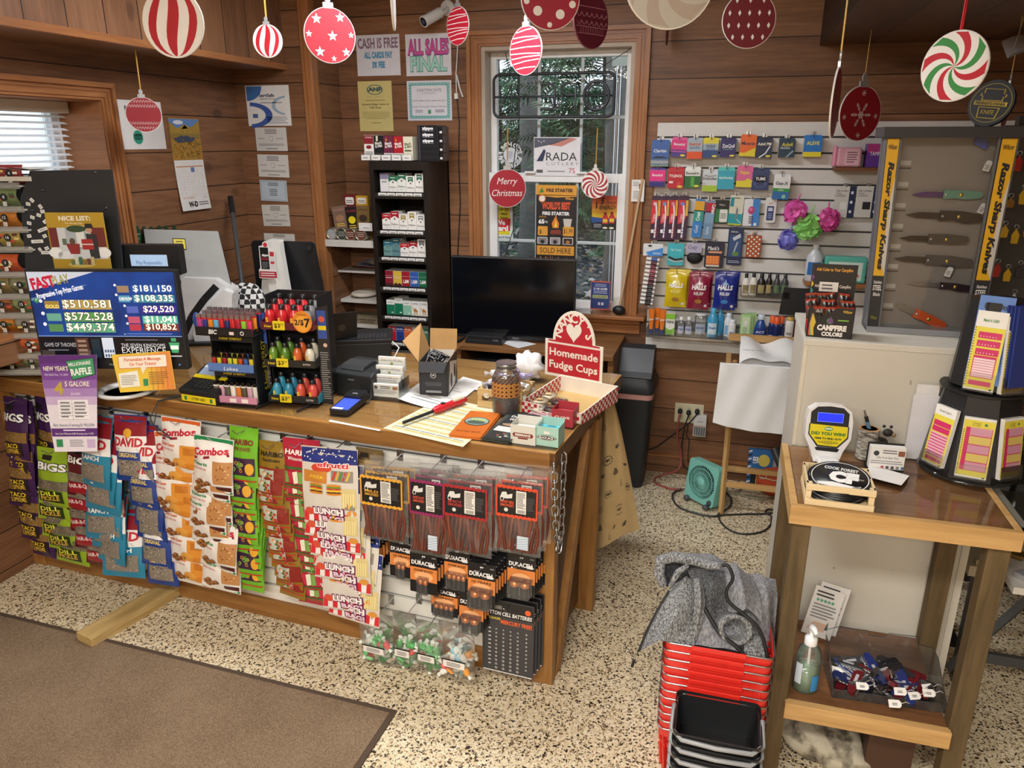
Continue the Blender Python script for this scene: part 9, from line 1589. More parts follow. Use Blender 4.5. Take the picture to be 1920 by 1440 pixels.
for i in rg(6):sheet(((1612,890),(1690,910),(1705,892),(1635,872)),f'white paper slip in the pile before the card holder, {("lowest", "second lowest", "third lowest", "third highest", "second highest", "topmost")[i]}',TZ+.0015+.0022*i,'#e6e4e2',None,'paper_slip','paper')
a=WF.hit(1712,745,2.44)
for i in rg(2):
 cx,z0,w,h=WF.bb(1700+6*i,752-16*i,1748,872,2.43+.01*i);M=MB().K(-w/2,0,0,w/2,.006,h,C(('#e2e1e6','#e9e7e4')[i]));one('leaflet',M,('white leaflet leaning on the half wall left of the slip carousel','taller white leaflet behind it left of the slip carousel')[i],'leaflet',(cx,2.42+.02*i,TZ+.002))
cxy=WF.top(1832,905,TZ);CX_,CY_=cxy[0]-.004,cxy[1]+.1;th=TH('slip_carousel','black two tier carousel of bet slip pockets on the wooden table','display rack',(CX_,CY_,TZ+.001));BLK2=C('#1b1b1d',.45)
def octo(r_,a0=0):return[(r_*cos(R_(a0+45*k)),r_*sin(R_(a0+45*k)))for k in rg(8)]
A0=22.5-12
def oct_loft(M,r0,r1,z0,z1,m):loft(M,[[(x,y,z0)for x,y in octo(r0,A0)],[(x,y,z1)for x,y in octo(r1,A0)]],m,True,True,False)
zl0,zl1=.012,WF.hit(1830,745,CY_-.1)[1]-TZ;zu0=WF.hit(1845,735,CY_-.09)[1]-TZ;zu1=WF.hit(1850,570,CY_-.08)[1]-TZ
M=MB();oct_loft(M,.14,.104,zl0,zl1,BLK2);M.B('lower_tier',th,bev=.002);M=MB();oct_loft(M,.095,.078,zu0,zu1,BLK2);M.B('upper_tier',th,bev=.002);M=MB().H([(.135,0),(.135,.006),(.125,.012)],AC,n=28);M.B('turntable',th);M=MB().H([(.112,zl1),(.112,zl1+.006)],BLK2,n=24);M.B('middle_ring',th)
def slips(ang,r_,z0,w,h,style,label,tilt,n=6):
 a_=R_(ang);t=TH('bet_slip_pad',label,'bet slips',(CX_+r_*cos(a_),CY_+r_*sin(a_),TZ+z0),0,'bet slips in the carousel',(R_(-tilt),0,a_+pi/2));M=MB(y=-.001).K(-w/2,-.001,0,w/2,.012,h,'#ecebe6');PK=C('#d0306a',.5);YL=C('#e6d84a',.5);LP=C('#e9b0c4',.5)
 if style=='c':M.R(-w*.49,h*.02,w*.49,h*.8,YL,1);M.X('Match 6 CASH',-w*.02,h*.87,h*.035,'#4f8a4a',2,w=w*.5,bd=.03);[(M.P(rr(-w*.34,h*(.66-.105*k),w*.42,h*(.74-.105*k),.002),PK,2),[M.D(w*(-.26+.1*j),h*(.685-.105*k),w*.02,'#f4e2ea',3,n=6)for j in rg(6)])for k in rg(3)];M.R(-w*.36,h*.16,w*.4,h*.44,PK,2).R(-w*.33,h*.17,w*.37,h*.41,'#f2d9e2',3);[M.R(-w*.33,h*(.185+.032*k),w*.37,h*(.19+.032*k),PK,4)for k in rg(8)];M.P(rr(-w*.36,h*.06,w*.38,h*.12,.002),PK,2)
 elif style=='k':M.R(-w*.49,h*.03,w*.49,h*.96,YL,1);M.X('CASH',-w*.1,h*.9,h*.028,'#5a5a2a',2,w=w*.26).X('4 LIFE',-w*.1,h*.865,h*.028,'#5a5a2a',2,w=w*.26).D(w*.2,h*.9,w*.05,'#3f8a5a',2).R(-w*.4,h*.12,w*.44,h*.84,PK,2);[M.R(-w*.26,h*(.13+.145*k),w*.42,h*(.26+.145*k),C(('#d9a0b4','#e2d06a')[k%2]),3)for k in rg(5)];[M.R(-w*.26,h*(.14+.018*k),w*.42,h*(.142+.018*k),'#b0608a',4)for k in rg(38)];M.R(-w*.34,h*.13,-w*.28,h*.83,PK,4)
 else:M.R(-w*.49,h*.02,w*.49,h*.84,YL,1);M.X('Derby Cash 2',-w*0.,h*.9,h*.035,'#2a3a4a',2,w=w*.56);[M.R(-w*.4,h*(.66-.1*k),w*.42,h*(.75-.1*k),PK if k<2 else LP,2)for k in rg(2)];M.R(-w*.4,h*.14,w*.42,h*.54,LP,2);[M.R(-w*.4,h*(.15+.05*k),w*.42,h*(.165+.05*k),PK,3)for k in rg(8)];M.R(-w*.38,h*.06,w*.4,h*.12,PK,2)
 for k in rg(22):M.R(-w*.485,h*(.05+.035*k),-w*.44,h*(.06+.035*k),'#2a2a2a',4)
 M.R(w*.36,h*.015,w*.44,h*.035,'#1a1a1a',4).B('printed_slips',t);M=MB().K(-w*.52,-.008,-.004,w*.52,-.006,h*.22,AC).K(-w*.52,-.008,-.004,w*.52,.012,-.001,AC);M.B('clear_pocket',t)
slips(-147,.14,.035,.072,.178,'d','tall pink and yellow slip pad in the left pocket of the lower tier',7);slips(-102,.139,.028,.078,.176,'k','yellow and mauve slip pad in the front pocket of the lower tier',7);slips(-57,.139,.03,.074,.178,'k','slip pad seen edge on in the right pocket of the lower tier',7)
hu=zu1-zu0;slips(-114,.098,zu0+.004,.074,hu*.9,'c','white topped pink slip pad in the front pocket of the upper tier',5);slips(-62,.098,zu0+0.,.074,hu*.88,'c','pink slip pad in the right pocket of the upper tier',5)
def leaf(ang,r_,z0,w,h,c_,txt,lab,k=0):a_=R_(ang);M=MB(y=-.001).K(-w/2,-.001,0,w/2,.004,h,C(c_,.4)).X(txt,0,h*.86,h*.055,'#1d2230',2,w=w*.66,bd=.03).X('Guide' if txt else '',0,h*.78,h*.055,'#1d2230',2,w=w*.4,bd=.03);one('booklet',M,lab,'booklet',(CX_+r_*cos(a_),CY_+r_*sin(a_),TZ+z0),0,None,(R_(-4),0,a_+pi/2))
leaf(-112,.086,zu0+.02,.085,hu*1.,'#5f86c8','Benefits','pale blue benefits guide behind the upper front slip pad')
for i in rg(4):leaf(-66+3*i,.088+.006*i,zu0+.02,.07,hu*.92,'#2f3f86','',f'dark blue booklet in the right pocket of the upper tier, {("rearmost", "second", "third", "front")[i]}')
YK=2.62
def K(px,py,y=YK):return WF.hit(px,py,y)
kb=PZ+.001;TL,TRr=K(1664,252),K(1914,252);BLx,BRx=K(1624,622)[0],K(1836,640)[0]
th=TH('knife_case','tall grey glazed knife display case with yellow lettered corner strips','display case',(0,0,0));GRY=C('#5f6165',.4)
def lerp(a,b,t):return a+(b-a)*t
H_=TL[1]-kb;xl=lambda v:lerp(BLx,TL[0],v);xr=lambda v:lerp(BRx,TRr[0],v)
def kq(M,u0,v0,u1,v1,m,y=YK,L=0):
 y-=L*EPS;pts=[(lerp(xl(v),xr(v),u),y,kb+H_*v)for u,v in((u0,v0),(u1,v0),(u1,v1),(u0,v1))];M.add(pts,[(0,1,2,3)],m)
def kbox(M,u0,v0,u1,v1,y0,y1,m):
 q=[(lerp(xl(v),xr(v),u),kb+H_*v)for u,v in((u0,v0),(u1,v0),(u1,v1),(u0,v1))];M.Z(q,y0,y1,m)
M=MB();kbox(M,0,0,1,1,YK+.06,YK+.075,C('#86807a',.6));kbox(M,0,0,.01,1,YK,YK+.1,GRY);kbox(M,.99,0,1,1,YK,YK+.1,GRY);kbox(M,0,0,1,.03,YK-.01,YK+.11,C('#8a8c90',.35));M.B('cabinet_body',th)
M=MB();kbox(M,-.04,.985,1.04,1.035,YK-.03,YK+.13,C('#2f3034',.4));M.B('top_cap',th,bev=.003)
M=MB();kbox(M,.1,.03,.115,.985,YK-.006,YK+.004,GRY);kbox(M,.84,.03,.86,.985,YK-.006,YK+.004,GRY);M.B('glass_frame',th)
M=MB();kbox(M,.115,.03,.84,.985,YK-.002,YK,clear('case_glass',(.97,.97,.97),refl=.1,haze=0.));M.B('glass_door',th)
for nm,u0,u1 in(('corner_strip',0.,.1),('corner_strip',.865,.985)):
 M=MB();kbox(M,u0,.03,u1,.985,YK-.006,YK,C('#2a2b2e',.4));kq(M,u0+.004,.3,u1-.004,.98,C('#e0ac1f',.4),YK-.0065)
 def W(u,v,L):return(lerp(xl(v),xr(v),lerp(u0,u1,u)),YK-.0065-L*EPS,kb+H_*v)
 M.add([W(.98,.3,1),W(.98,.8,1),W(.75,.7,1),W(.62,.36,1)],[(0,1,2,3)],C('#c9c7c2',.4))
 def vt(s_,v0,v1,hu_,m,uc=.5,b=.05):
  vs,fs=glyphs(s_,b,.18);xa,xb=min(p[0]for p in vs),max(p[0]for p in vs);M.add([W(uc-.5*hu_+(p[1]/CAPH)*hu_,v1-(p[0]-xa)/(xb-xa)*(v1-v0),3)for p in vs],fs,m)
 vt('Razor Sharp Knives',.33,.87,.42,'#1b1b1c',.55)
 def ht(s_,u,v,hv,m,wu):vs,fs=glyphs(s_,.02,.1);xa,xb=min(p[0]for p in vs),max(p[0]for p in vs);M.add([W(u+((p[0]-xa)/(xb-xa)-.5)*wu,v+p[1]/CAPH*hv,4)for p in vs],fs,m)
 ht('Wilcor',.5,.93,.022,'#2a2618',.7);ht('Stainless',.5,.26,.016,'#dcdcdc',.7);ht('STEEL',.5,.225,.026,'#eeeeee',.76);ht('Blade',.5,.195,.018,'#dcdcdc',.6);ht('Wilcor',.5,.07,.018,'#8f8a2c',.6)
 M.B('corner_strip',th)
M=MB();M.y=YK+.058
for k in rg(8):
 v=.9-.105*k;x=lerp(xl(v),xr(v),.2);z=kb+H_*v-.03;M.R(x-.014,z,x+.016,z+.014,'#b5b2ab',1).L(x-.02,x+.02,z-.014,z-.004,1,'#3a3836',1)
M.B('price_tags',th)
def knife(px0,py0,px1,py1,hc,bc,label,hf=.55,th_=.028,curve=0,bw=.7):
 a=V3((K(px0,py0,YK+.05)[0],0,K(px0,py0,YK+.05)[1]));b=V3((K(px1,py1,YK+.05)[0],0,K(px1,py1,YK+.05)[1]));d_=b-a;L=d_.length;an=atan2(d_.z,d_.x)
 t=TH('folding_knife',label,'knife',(a.x,YK+.045,a.z),0,'folding knives in the glazed case',(0,-an,0));M=MB();lb=L*(1-hf);M.Z([(0,0),(lb*.3,-th_*.35*bw),(lb,-th_*.42*bw),(lb,th_*.42*bw),(lb*.4,th_*.4*bw)],-.001,.002,C(bc,.25,.85)).B('blade',t)
 M=MB().Z([(lb,-th_*.45),(lb+(L-lb)*.3,-th_*.36),(lb+(L-lb)*.6,-th_*.48-curve),(L*.97,-th_*.3-curve),(L,0-curve),(L*.97,th_*.36-curve*.6),(lb+(L-lb)*.5,th_*.5),(lb,th_*.5)],-.006,.005,C(hc,.35,.3));kh_=M.B('handle',t,bev=.002);M=MB().at((lb+.008,-.0065,0),(90,0,0)).H([(.004,0),(.003,.001),(0,.001)],ST,n=10).at((lb+(L-lb)*.45,-.0065,0),(90,0,0)).H([(.006,0),(.005,.001),(0,.001)],C('#b8a04a',.3,.9),n=12).at();M.B('pivot_screw',kh_)
knife(1708,364,1842,366,'#5f9a8a','#5a3f8f','rainbow coloured knife in the upper part of the case');knife(1697,402,1841,408,'#1c1c1e','#2a2a2c','black knife with brass pivot below the rainbow one',.55,.034,.004);knife(1685,446,1816,450,'#3f3f3a','#26272a','camouflage handled knife in the middle of the case',.58,.032);knife(1675,484,1825,492,'#44474a','#3a3c3f','grey ridged knife below the camouflage one',.6,.034,.003);knife(1698,530,1825,540,'#3a2a30','#9a9da0','red and silver multi blade knife in the lower part of the case',.5,.022,.003);knife(1678,570,1772,612,'#d0561f','#8a8d90','orange handled knife at the bottom of the case',.62,.032)
M=MB();a=K(1822,268,YK+.05);M.at((a[0],YK+.04,a[1]),(0,20,0));[M.Z([(0,.006*k),(.04,-.006+.006*k),(.042,.002+.006*k),(.002,.012+.006*k)],-.004+.003*k,-.001+.003*k,C('#2f4fa8',.35))for k in rg(4)];M.at();one('blue_multi_tool',M,'small blue fanned multi tool at the top of the knife case','tool')
for i,(px,py,an)in en(((1848,311,60),(1838,390,65),(1776,508,60),(1752,622,65))):
 x,z=K(px,py,YK+.05);M=MB(y=-.0005).P([(-.009,-.015),(.009,-.015),(.009,.011),(.005,.016),(-.005,.016),(-.009,.011)],'#e4e3e0',1).P([(-.009,-.015),(-.009,.011),(-.005,.016),(.005,.016),(.009,.011),(.009,-.015)],'#e4e3e0',0).L(-.006,.006,-.011,.004,3,'#77777a',2);one('price_tag',M,f'white hanging price tag in the knife case, {ORD[i]} one','tag',(x,YK+.03,z),0,'price tags in the knife case',(0,R_(an-45),0))
x,z=K(1853,200,YK+.02);th=TH('badge_stand','round black and yellow badge sign leaning on top of the knife case','sign',(x+.005,YK+.02,kb+H_*1.036));hb=.115;M=MB(y=0);M.T=MT((0,0,.065))@Euler((R_(-12),R_(6),R_(-38))).to_matrix().to_4x4();M.Z(circ(0,0,.062,.066,28),0,.012,BK).O(0,0,.054,.056,'#8a7a22',1)
kp=[(-.03,0.),(.03,0),(.03,.012),(.036,.012),(.036,.02),(.028,.02),(.028,.034),(-.028,.034),(-.028,.02),(-.036,.02),(-.036,.012),(-.03,.012)];M.P([(x_,z_+.006)for x_,z_ in kp],'#b59a26',1).P([(x_*.9,z_*.9+.008)for x_,z_ in kp],BK,2).R(-.046,-.008,.046,.004,'#b59a26',3).X('PENNSYLVANIA',0,-.006,.008,'#1d1d1d',4,w=.082,bd=.03).P([(-.03,-.012),(.03,-.012),(.026,-.044),(-.026,-.044)],'#b59a26',1).P([(-.027,-.014),(.027,-.014),(.023,-.042),(-.023,-.042)],BK,2).X('KNIFE',0,-.032,.012,'#b59a26',3,w=.036);M.T=Matrix();M.B('badge',th);M=MB().K(-.02,.01,0,.02,.05,.012,BK).U([(0,.03,.006),(0,.02,.05)],.006,BK);M.B('foot',th)
F=Fr(*WF.top(1558,634,PZ),-2);cx,z0,w,h=F.bb(1514,578,1601,634,0);hb=F.hit(1560,498,.06)[1]-PZ;d=.085;th=TH('campfire_display_box','black campfire colours carton with tall printed back on the half wall','display box',F.w(cx,0,PZ+.001),F.rz);cb=C('#1f1e1f',.45);FL=('#e0562c','#3fa8a0','#d8b83a','#7a3f8f','#6fb04a')
M=MB(y=0).Z([(-w/2,0),(w/2,0),(w/2,h),(w*.1,h),(-w*.1,h*.72),(-w*.3,h*.72),(-w*.42,h),(-w/2,h)],0,.002,cb).K(-w/2,d-.002,0,w/2,d,hb,cb).K(-w/2,0,0,-w/2+.002,d,h*1.1,cb).K(w/2-.002,0,0,w/2,d,h*1.1,cb).K(-w/2,0,0,w/2,d,.002,cb)
M.X('CAMPFIRE',w*.04,h*.25,h*.17,'#efece6',2,w=w*.64,bd=.06).X('COLORS',w*.06,h*.06,h*.13,'#efece6',2,w=w*.46,bd=.06);[M.P([(-w*(.46-.03*k),h*.05),(-w*(.36-.01*k),h*.05),(-w*(.4-.02*k),h*.3),(-w*(.34-.01*k),h*.5),(-w*(.42-.01*k),h*.8),(-w*(.46-.01*k),h*.45)],C(FL[k]),2+k)for k in rg(3)];M.D(-w*.02,h*.56,w*.07,'#4f8a4a',2).P([(-w*.08,h*.5),(0,h*.72),(w*.06,h*.5)],'#7a3f8f',3).X('MADE IN USA',-w*.28,h*.83,h*.07,'#efece6',2,w=w*.14).X('Wilcor',w*.34,h*.85,h*.09,'#e0b83a',2,w=w*.2,bd=.02).L(w*.15,w*.4,h*.55,h*.65,1,'#7fb04a',2)
M.y=d-.002;M.X('Add Color to Your Campfire',0,hb*.9,h*.1,'#e8a83a',2,w=w*.8,bd=.03).X('Add Color to Your Campfire',0,hb*.66,h*.1,'#e6e2dc',2,w=w*.8,bd=.02);[M.P([(-w*.48,hb*(.45+.1*k)),(-w*.42,hb*(.5+.1*k)),(-w*.48,hb*(.56+.1*k))],C(FL[k]),2)for k in rg(4)];M.R(-w*.3,hb*.6,w*.12,hb*.74,'#e6e4e0',4).L(-w*.24,w*0.,hb*.62,hb*.72,2,'#66666a',5).B('carton',th)
r=RN(7)
for i in rg(14):
 cx_,yy,zz=-w*.38+w*.76*(i%5)/4,.012+.024*(i//5),.012+.018*(i//5);hh=h*1.12
 def dc_(mb2,w2,h2):mb2.R(-w2*.46,h2*.55,w2*.46,h2*.92,G('#1d1a19'),1);mb2.P([(-w2*.3,h2*.2),(0,h2*.52),(w2*.3,h2*.2)],G('#e0a22c'),2);mb2.R(-w2*.35,h2*.08,w2*.35,h2*.2,G('#c8d03a'),2)
 one('colour_packet',pouch(.034,hh*.8,.006,'#a8321f',dc_),f'red and black campfire colour packet in the carton, {("front", "middle", "back")[i//5]} row, {NTH[i % 5]} from left','packet',F.w(cx+cx_,yy,PZ+zz),0,'colour packets in the campfire carton',(R_(r.uniform(-4,8)),R_(r.uniform(-10,10)),F.rz))
F=sd(1514,1305,0,zs);cx,z0,w,h=F.bb(1488,1185,1543,1308,0);th=TH('hand_sanitizer','clear pump bottle of green hand sanitizer on the lower shelf','bottle',F.w(cx+.003,.03,zs+.001));r_=w*.46;hb=h*.74
M=MB().H([(r_*.9,0),(r_,.006),(r_,hb*.72),(r_*.8,hb*.9),(r_*.42,hb*.97),(r_*.42,hb)],clear('sanitizer_bottle',(.96,.98,.97),refl=.25,haze=.05),n=24,sy=.75);M.B('clear_bottle',th);M=MB().H([(r_*.86,.004),(r_*.95,.008),(r_*.95,hb*.55),(0,hb*.55)],clear('green_gel',(.75,.95,.82),refl=.1,haze=.42,body=(.55,.85,.62)),n=20,sy=.74);M.B('green_gel',th)
M=MB().H([(r_*.5,hb*.97),(r_*.5,hb*1.1),(r_*.3,hb*1.12),(r_*.16,hb*1.13),(r_*.16,hb*1.24)],C('#e6e8e8',.35),n=16).U([(0,0,hb*1.24),(0,0,hb*1.3),(.004,-.02,hb*1.32),(.008,-.03,hb*1.28)],[r_*.25,r_*.3,r_*.24,r_*.14],C('#e6e8e8',.35),10).U([(0,0,hb*.95),(.004,0,.02)],.004,'#e2e6e6',8);M.B('pump',th)
M=MB(surf=lambda x,z:-(r_*.75+.0008)*sqrt(max(.05,1-(x/(r_*1.02))**2)),eps=.0006).R(-r_*.9,hb*.2,-r_*.45,hb*.62,'#cfd9e4',1).R(r_*.35,hb*.08,r_*.9,hb*.4,'#3a8ac8',1);M.B('label',th)
for i in rg(2):
 cx,z0,w,h=WF.bb(1500+12*i,1160-28*i,1558+12*i,1262,2.3+.03*i);M=MB(y=0).K(-w/2,0,0,w/2,.002,.17,'#e3e1dc');M.y=0;M.L(-w*.4,w*.2,.135,.16,2,'#3a3a3a',1);[M.D(-w*.3+.012*k,.125,.005,'#5fa88a',1)for k in rg(5)];M.L(-w*.4,w*.4,.06,.115,5,'#8a8a8a',1).P([(-w*.4,.02),(w*.2,.02),(w*.3,.05),(-w*.2,.05)],'#d9b8a0',1).P([(w*.2,.03),(w*.26,.06),(w*.32,.03)],'#3f6a6a',1);one('leaflet',M,('front white leaflet leaning at the back of the lower shelf','rear white leaflet with green dots at the back of the lower shelf')[i],'leaflet',(cx,2.33+.03*i,zs+.02),0,None,(R_(-14),R_(12),0))
A_,B_=WF.top(1559,1308,zs),WF.top(1772,1338,zs);F=Fr(A_[0],A_[1],math.degrees(atan2(B_[1]-A_[1],B_[0]-A_[0])));w=hypot(B_[0]-A_[0],B_[1]-A_[1]);d=.17;hf_=.03;hbk=.135
th=TH('acrylic_bin','clear acrylic bin full of pocket knives on the lower shelf','bin',F.w(0,0,zs+.001),F.rz);M=MB();t=.003;M.K(0,0,0,w,d,t,AC).K(0,0,0,w,t,hf_,AC).Z([(0,0),(w,0),(w,hbk*.75),(w*.86,hbk*.8),(w*.84,hbk),(w*.58,hbk),(w*.56,hbk*.88),(w*.4,hbk*.88),(w*.38,hbk),(w*.1,hbk),(0,hbk*.9)],d-t,d,AC).B('clear_bin',th)
for xx in(0,w-t):M=MB();M.Zx([(0,0),(d,0),(d,hbk*.75),(d*.7,hbk*.75),(0,hf_)],xx,xx+t,AC).B('side_wall',th)
M=MB();ED=C('#3a3c40',.2);M.U([(0,0,hf_),(w,0,hf_)],.0012,ED,5);[M.U([(xx,0,hf_),(xx,d*.7,hbk*.75),(xx,d,hbk*.75)],.0012,ED,5)for xx in(0,w)];M.U([(0,d,hbk*.9),(w*.1,d,hbk),(w*.38,d,hbk),(w*.4,d,hbk*.88),(w*.56,d,hbk*.88),(w*.58,d,hbk),(w*.84,d,hbk),(w*.86,d,hbk*.8),(w,d,hbk*.75)],.0012,ED,5).B('polished_edge',th)
rk=RN(21);KC=('#1d1e22','#1d1e22','#5c141c','#1c2858','#3a3d42','#1d1e22','#5c141c','#26262a','#22306a');kproto={}
for i in rg(46):
 c_=KC[i%9]
 if i<9:
  M=MB().Zz([(-.045,-.006),(-.03,-.011),(.03,-.01),(.044,-.007),(.047,0),(.044,.007),(.02,.011),(-.03,.01),(-.044,.006)],-.006,.006,C(c_,.3,coat=.3));body=M
 lx,ly,lz=.055+(w-.11)*rk.random(),.045+(d-.085)*rk.random(),.014+.013*(i//12)
 rot=(R_(rk.uniform(-25,25)),R_(rk.uniform(-20,20)),F.rz+rk.uniform(-1.5,1.5));q=F.w(lx,ly,zs+lz);lab=f'{ {"#1d1e22": "black", "#5c141c": "dark red", "#1c2858": "navy", "#3a3d42": "grey", "#26262a": "charcoal", "#22306a": "blue"}[c_]} handled pocket knife heaped in the acrylic bin'
 if i<9:
  t=TH('pocket_knife',lab,'pocket knife',q,0,'pocket knives in the acrylic bin',rot);kh_=body.B('handle',t,bev=.002);M=MB().Zz([(-.04,-.0135),(.035,-.0125),(.035,-.0095),(-.04,-.0095)],-.003,.003,ST);[M.U([(.02-.008*k,-.013,0),(.016-.008*k,-.017,.002),(.012-.008*k,-.013,0)],.0018,ST,5)for k in rg(6)];M.B('steel_blades',t);M=MB().K(-.012,-.004,.0061,.012,.003,.0065,'#a9abb0');M.B('engraved_name',kh_);kproto[i]=t
 else:t=cpy(kproto[i%9],q,rot,lab)
 t.scale=(1.3,1.3,1.3)
for i,(px,py)in en(((1617,1287),(1660,1286),(1688,1297),(1715,1305),(1742,1300),(1678,1320),(1569,1258),(1740,1290))):
 x,y=WF.top(px,py,zs+.045);M=MB().Zz([(-.018,-.011),(.012,-.011),(.018,-.005),(.018,.005),(.012,.011),(-.018,.011)],0,.0006,'#e6e4e0');[M.K(-.008,-.004+.004*k,.0006,.006,-.002+.004*k,.0009,'#55555a')for k in rg(2)];M.U([(.014,0,.001),(.03,.006,.008),(.04,.002,.002)],.0008,'#dcdad6',5);one('price_tag',M,f'white string price tag on the pocket knives, {NTH[i]} of eight','tag',(x,y,zs+.046),0,'string tags on the pocket knives',(R_(35+5*(i%3)),0,rk.uniform(-.5,.5)))
m=noisy('printed_cotton',(16,16,16),[(.38,'#4a453c'),(.48,'#8f8774'),(.56,'#b5ad98')])
F=Fr(.42,2.2,0);zq=WF.hit(1560,1375,2.12)[1];M=MB().A((0,0,zq*.48),.5,m,26,16,(.27,.22,zq*.98),lambda d_:1+.07*sin(7*d_.x+5*d_.z)+.05*sin(13*d_.y+9*d_.x)).A((.06,-.06,zq*.36),.5,m,22,14,(.2,.14,zq*.66),lambda d_:1+.09*sin(9*d_.x+6*d_.z));one('cloth_bundle',M,'bundle of cream printed cloth on the floor under the lower shelf','cloth',F.w(0,0,0.))
M=MB().K(.55,2.1,0.,.68,2.4,zs-.06,C('#4a3020',.6));one('dark_box',M,'dark brown box on the floor under the lower shelf','box')
# baskets
RD=C('#d3281f',.35,coat=.2)
def bask(name,x0,x1,y0,y1,hgt,m,slots,rimh,taper=.02):
 M=MB();cx,cy,hx,hy=(x0+x1)/2,(y0+y1)/2,(x1-x0)/2,(y1-y0)/2
 def ring_(z,k,off=0):return[(x,y,z)for x,y in rr(-hx+k+off,-hy+k+off,hx-k-off,hy-k-off,.02,3)]
 def band(za,zb,ka,kb):loft(M,[ring_(za,ka),ring_(zb,kb)],m,False,False);loft(M,[ring_(za,ka,.003)[::-1],ring_(zb,kb,.003)[::-1]],m,False,False);loft(M,[ring_(zb,kb),ring_(zb,kb,.003)],m,False,False)
 kk=lambda z:taper*(1-z/hgt)
 band(hgt-rimh,hgt,kk(hgt-rimh)-.004,-.004)
 if slots:
  band(hgt-.075,hgt-.055,kk(hgt-.075),kk(hgt-.055));band(0.,.1,taper,kk(.1))
  nb=12
  for sx in rg(nb):
   for(ax,ay,bx,by)in((-hx,-hy,hx,-hy),(hx,-hy,hx,hy),(hx,hy,-hx,hy),(-hx,hy,-hx,-hy)):
    f=(sx+.5)/nb;x,y=ax+(bx-ax)*f,ay+(by-ay)*f
    if abs(x)>hx-.012 and abs(y)>hy-.012:continue
    for za,zb in((.095,hgt-.07),(hgt-.058,hgt-rimh+.004)):
     k1,k2=kk(za),kk(zb);s1,s2=(1-k1/hx),(1-k2/hx);M.U([(x*s1,y*(1-k1/hy),za),(x*s2,y*(1-k2/hy),zb)],.006 if zb<hgt-.06 else .0045,m,4,sm=False)
 else:band(0,hgt-rimh+.002,taper,kk(hgt-rimh))
 q=rr(-hx+taper,-hy+taper,hx-taper,hy-taper,.02,3);M.Zz(q,0,.004,m)
 return M,cx,cy,hx,hy
ZR=.555;bx0,bx1,by0,by1=-.076,.214,1.862,2.24;BH_=.25;NB=12;pit=(ZR-BH_)/(NB-1)
first=None
for i in rg(NB):
 lab=f'red plastic hand basket with chrome handles, {("lowest", "second lowest", "third lowest")[i] if i < 3 else ORD[NB-1-i]} of the stack beside the table' if i!=NB-1 else 'topmost red plastic hand basket, holding the grey fleece jacket'
 if first is None:
  M,cx,cy,hx,hy=bask('b',bx0,bx1,by0,by1,BH_,RD,True,.028);first=TH('shopping_basket',lab,'basket',(cx,cy,pit*i+.001),0,'red shopping baskets in a stack');M.B('basket',first)
  M=MB();g=.006;P_=[(x,y,BH_+.003)for x,y in rr(-hx-g,-hy-g,hx+g,hy+g,.022,3)];M.U(P_,.0028,ST,6,True).U([(hx+g,-hy*.4,BH_),(hx+.012,-hy*.4,BH_-.05),(hx+.012,hy*.4,BH_-.05),(hx+g,hy*.4,BH_)],.0028,ST,6).B('wire_handle',first)
  M=MB().K(-hx*.52,-hy-.011,BH_-.01,hx*.52,-hy-.004,BH_+.006,RD);M.B('front_grip',first,bev=.003)
 else:cpy(first,(cx,cy,pit*i+.001),(0,0,R_((-.6,.4,-.2,.7)[i%4])),lab)
BB=C('#1d1e20',.4);GB=C('#8f9194',.35);kx0,kx1,ky0,ky1=-.03,.196,1.685,1.855;KH=.11;ZK=.405;kb2=None
for i in rg(6):
 z=ZK-KH-(5-i)*.038
 lab=f'black plastic tub with grey rim, {("lowest", "second lowest", "third lowest", "third highest", "second highest", "topmost")[i]} of the stack before the red baskets'
 if kb2 is None:
  M,cx,cy,hx,hy=bask('k',kx0,kx1,ky0,ky1,KH,BB,False,.012,.012);kb2=TH('black_tub',lab,'tub',(cx,cy,z),0,'black tubs in a stack');M.B('tub',kb2);M=MB();P_=[(x,y,KH-.012)for x,y in rr(-hx-.006,-hy-.006,hx+.006,hy+.006,.024,4)];M.U([P_[-1-k]for k in rg(10)]+[(-hx-.006,-hy*0.,KH-.012)]if False else[(-hx-.006,hy*.3,KH-.004),(-hx-.006,-hy*.75,KH-.01),(-hx*.8,-hy-.008,KH-.014),(0,-hy-.01,KH-.018),(hx*.8,-hy-.008,KH-.014),(hx+.006,-hy*.75,KH-.01),(hx+.006,hy*.3,KH-.004)],.0065,GB,8).B('grey_handle',kb2)
 else:cpy(kb2,(cx,cy,z),None,lab)
M=MB().K(kx0+.03,ky0+.03,0.,kx1-.03,ky1-.03,ZK-KH-5*.038-.001,BB);one('black_stool',M,'low black stand under the stack of black tubs','stand')
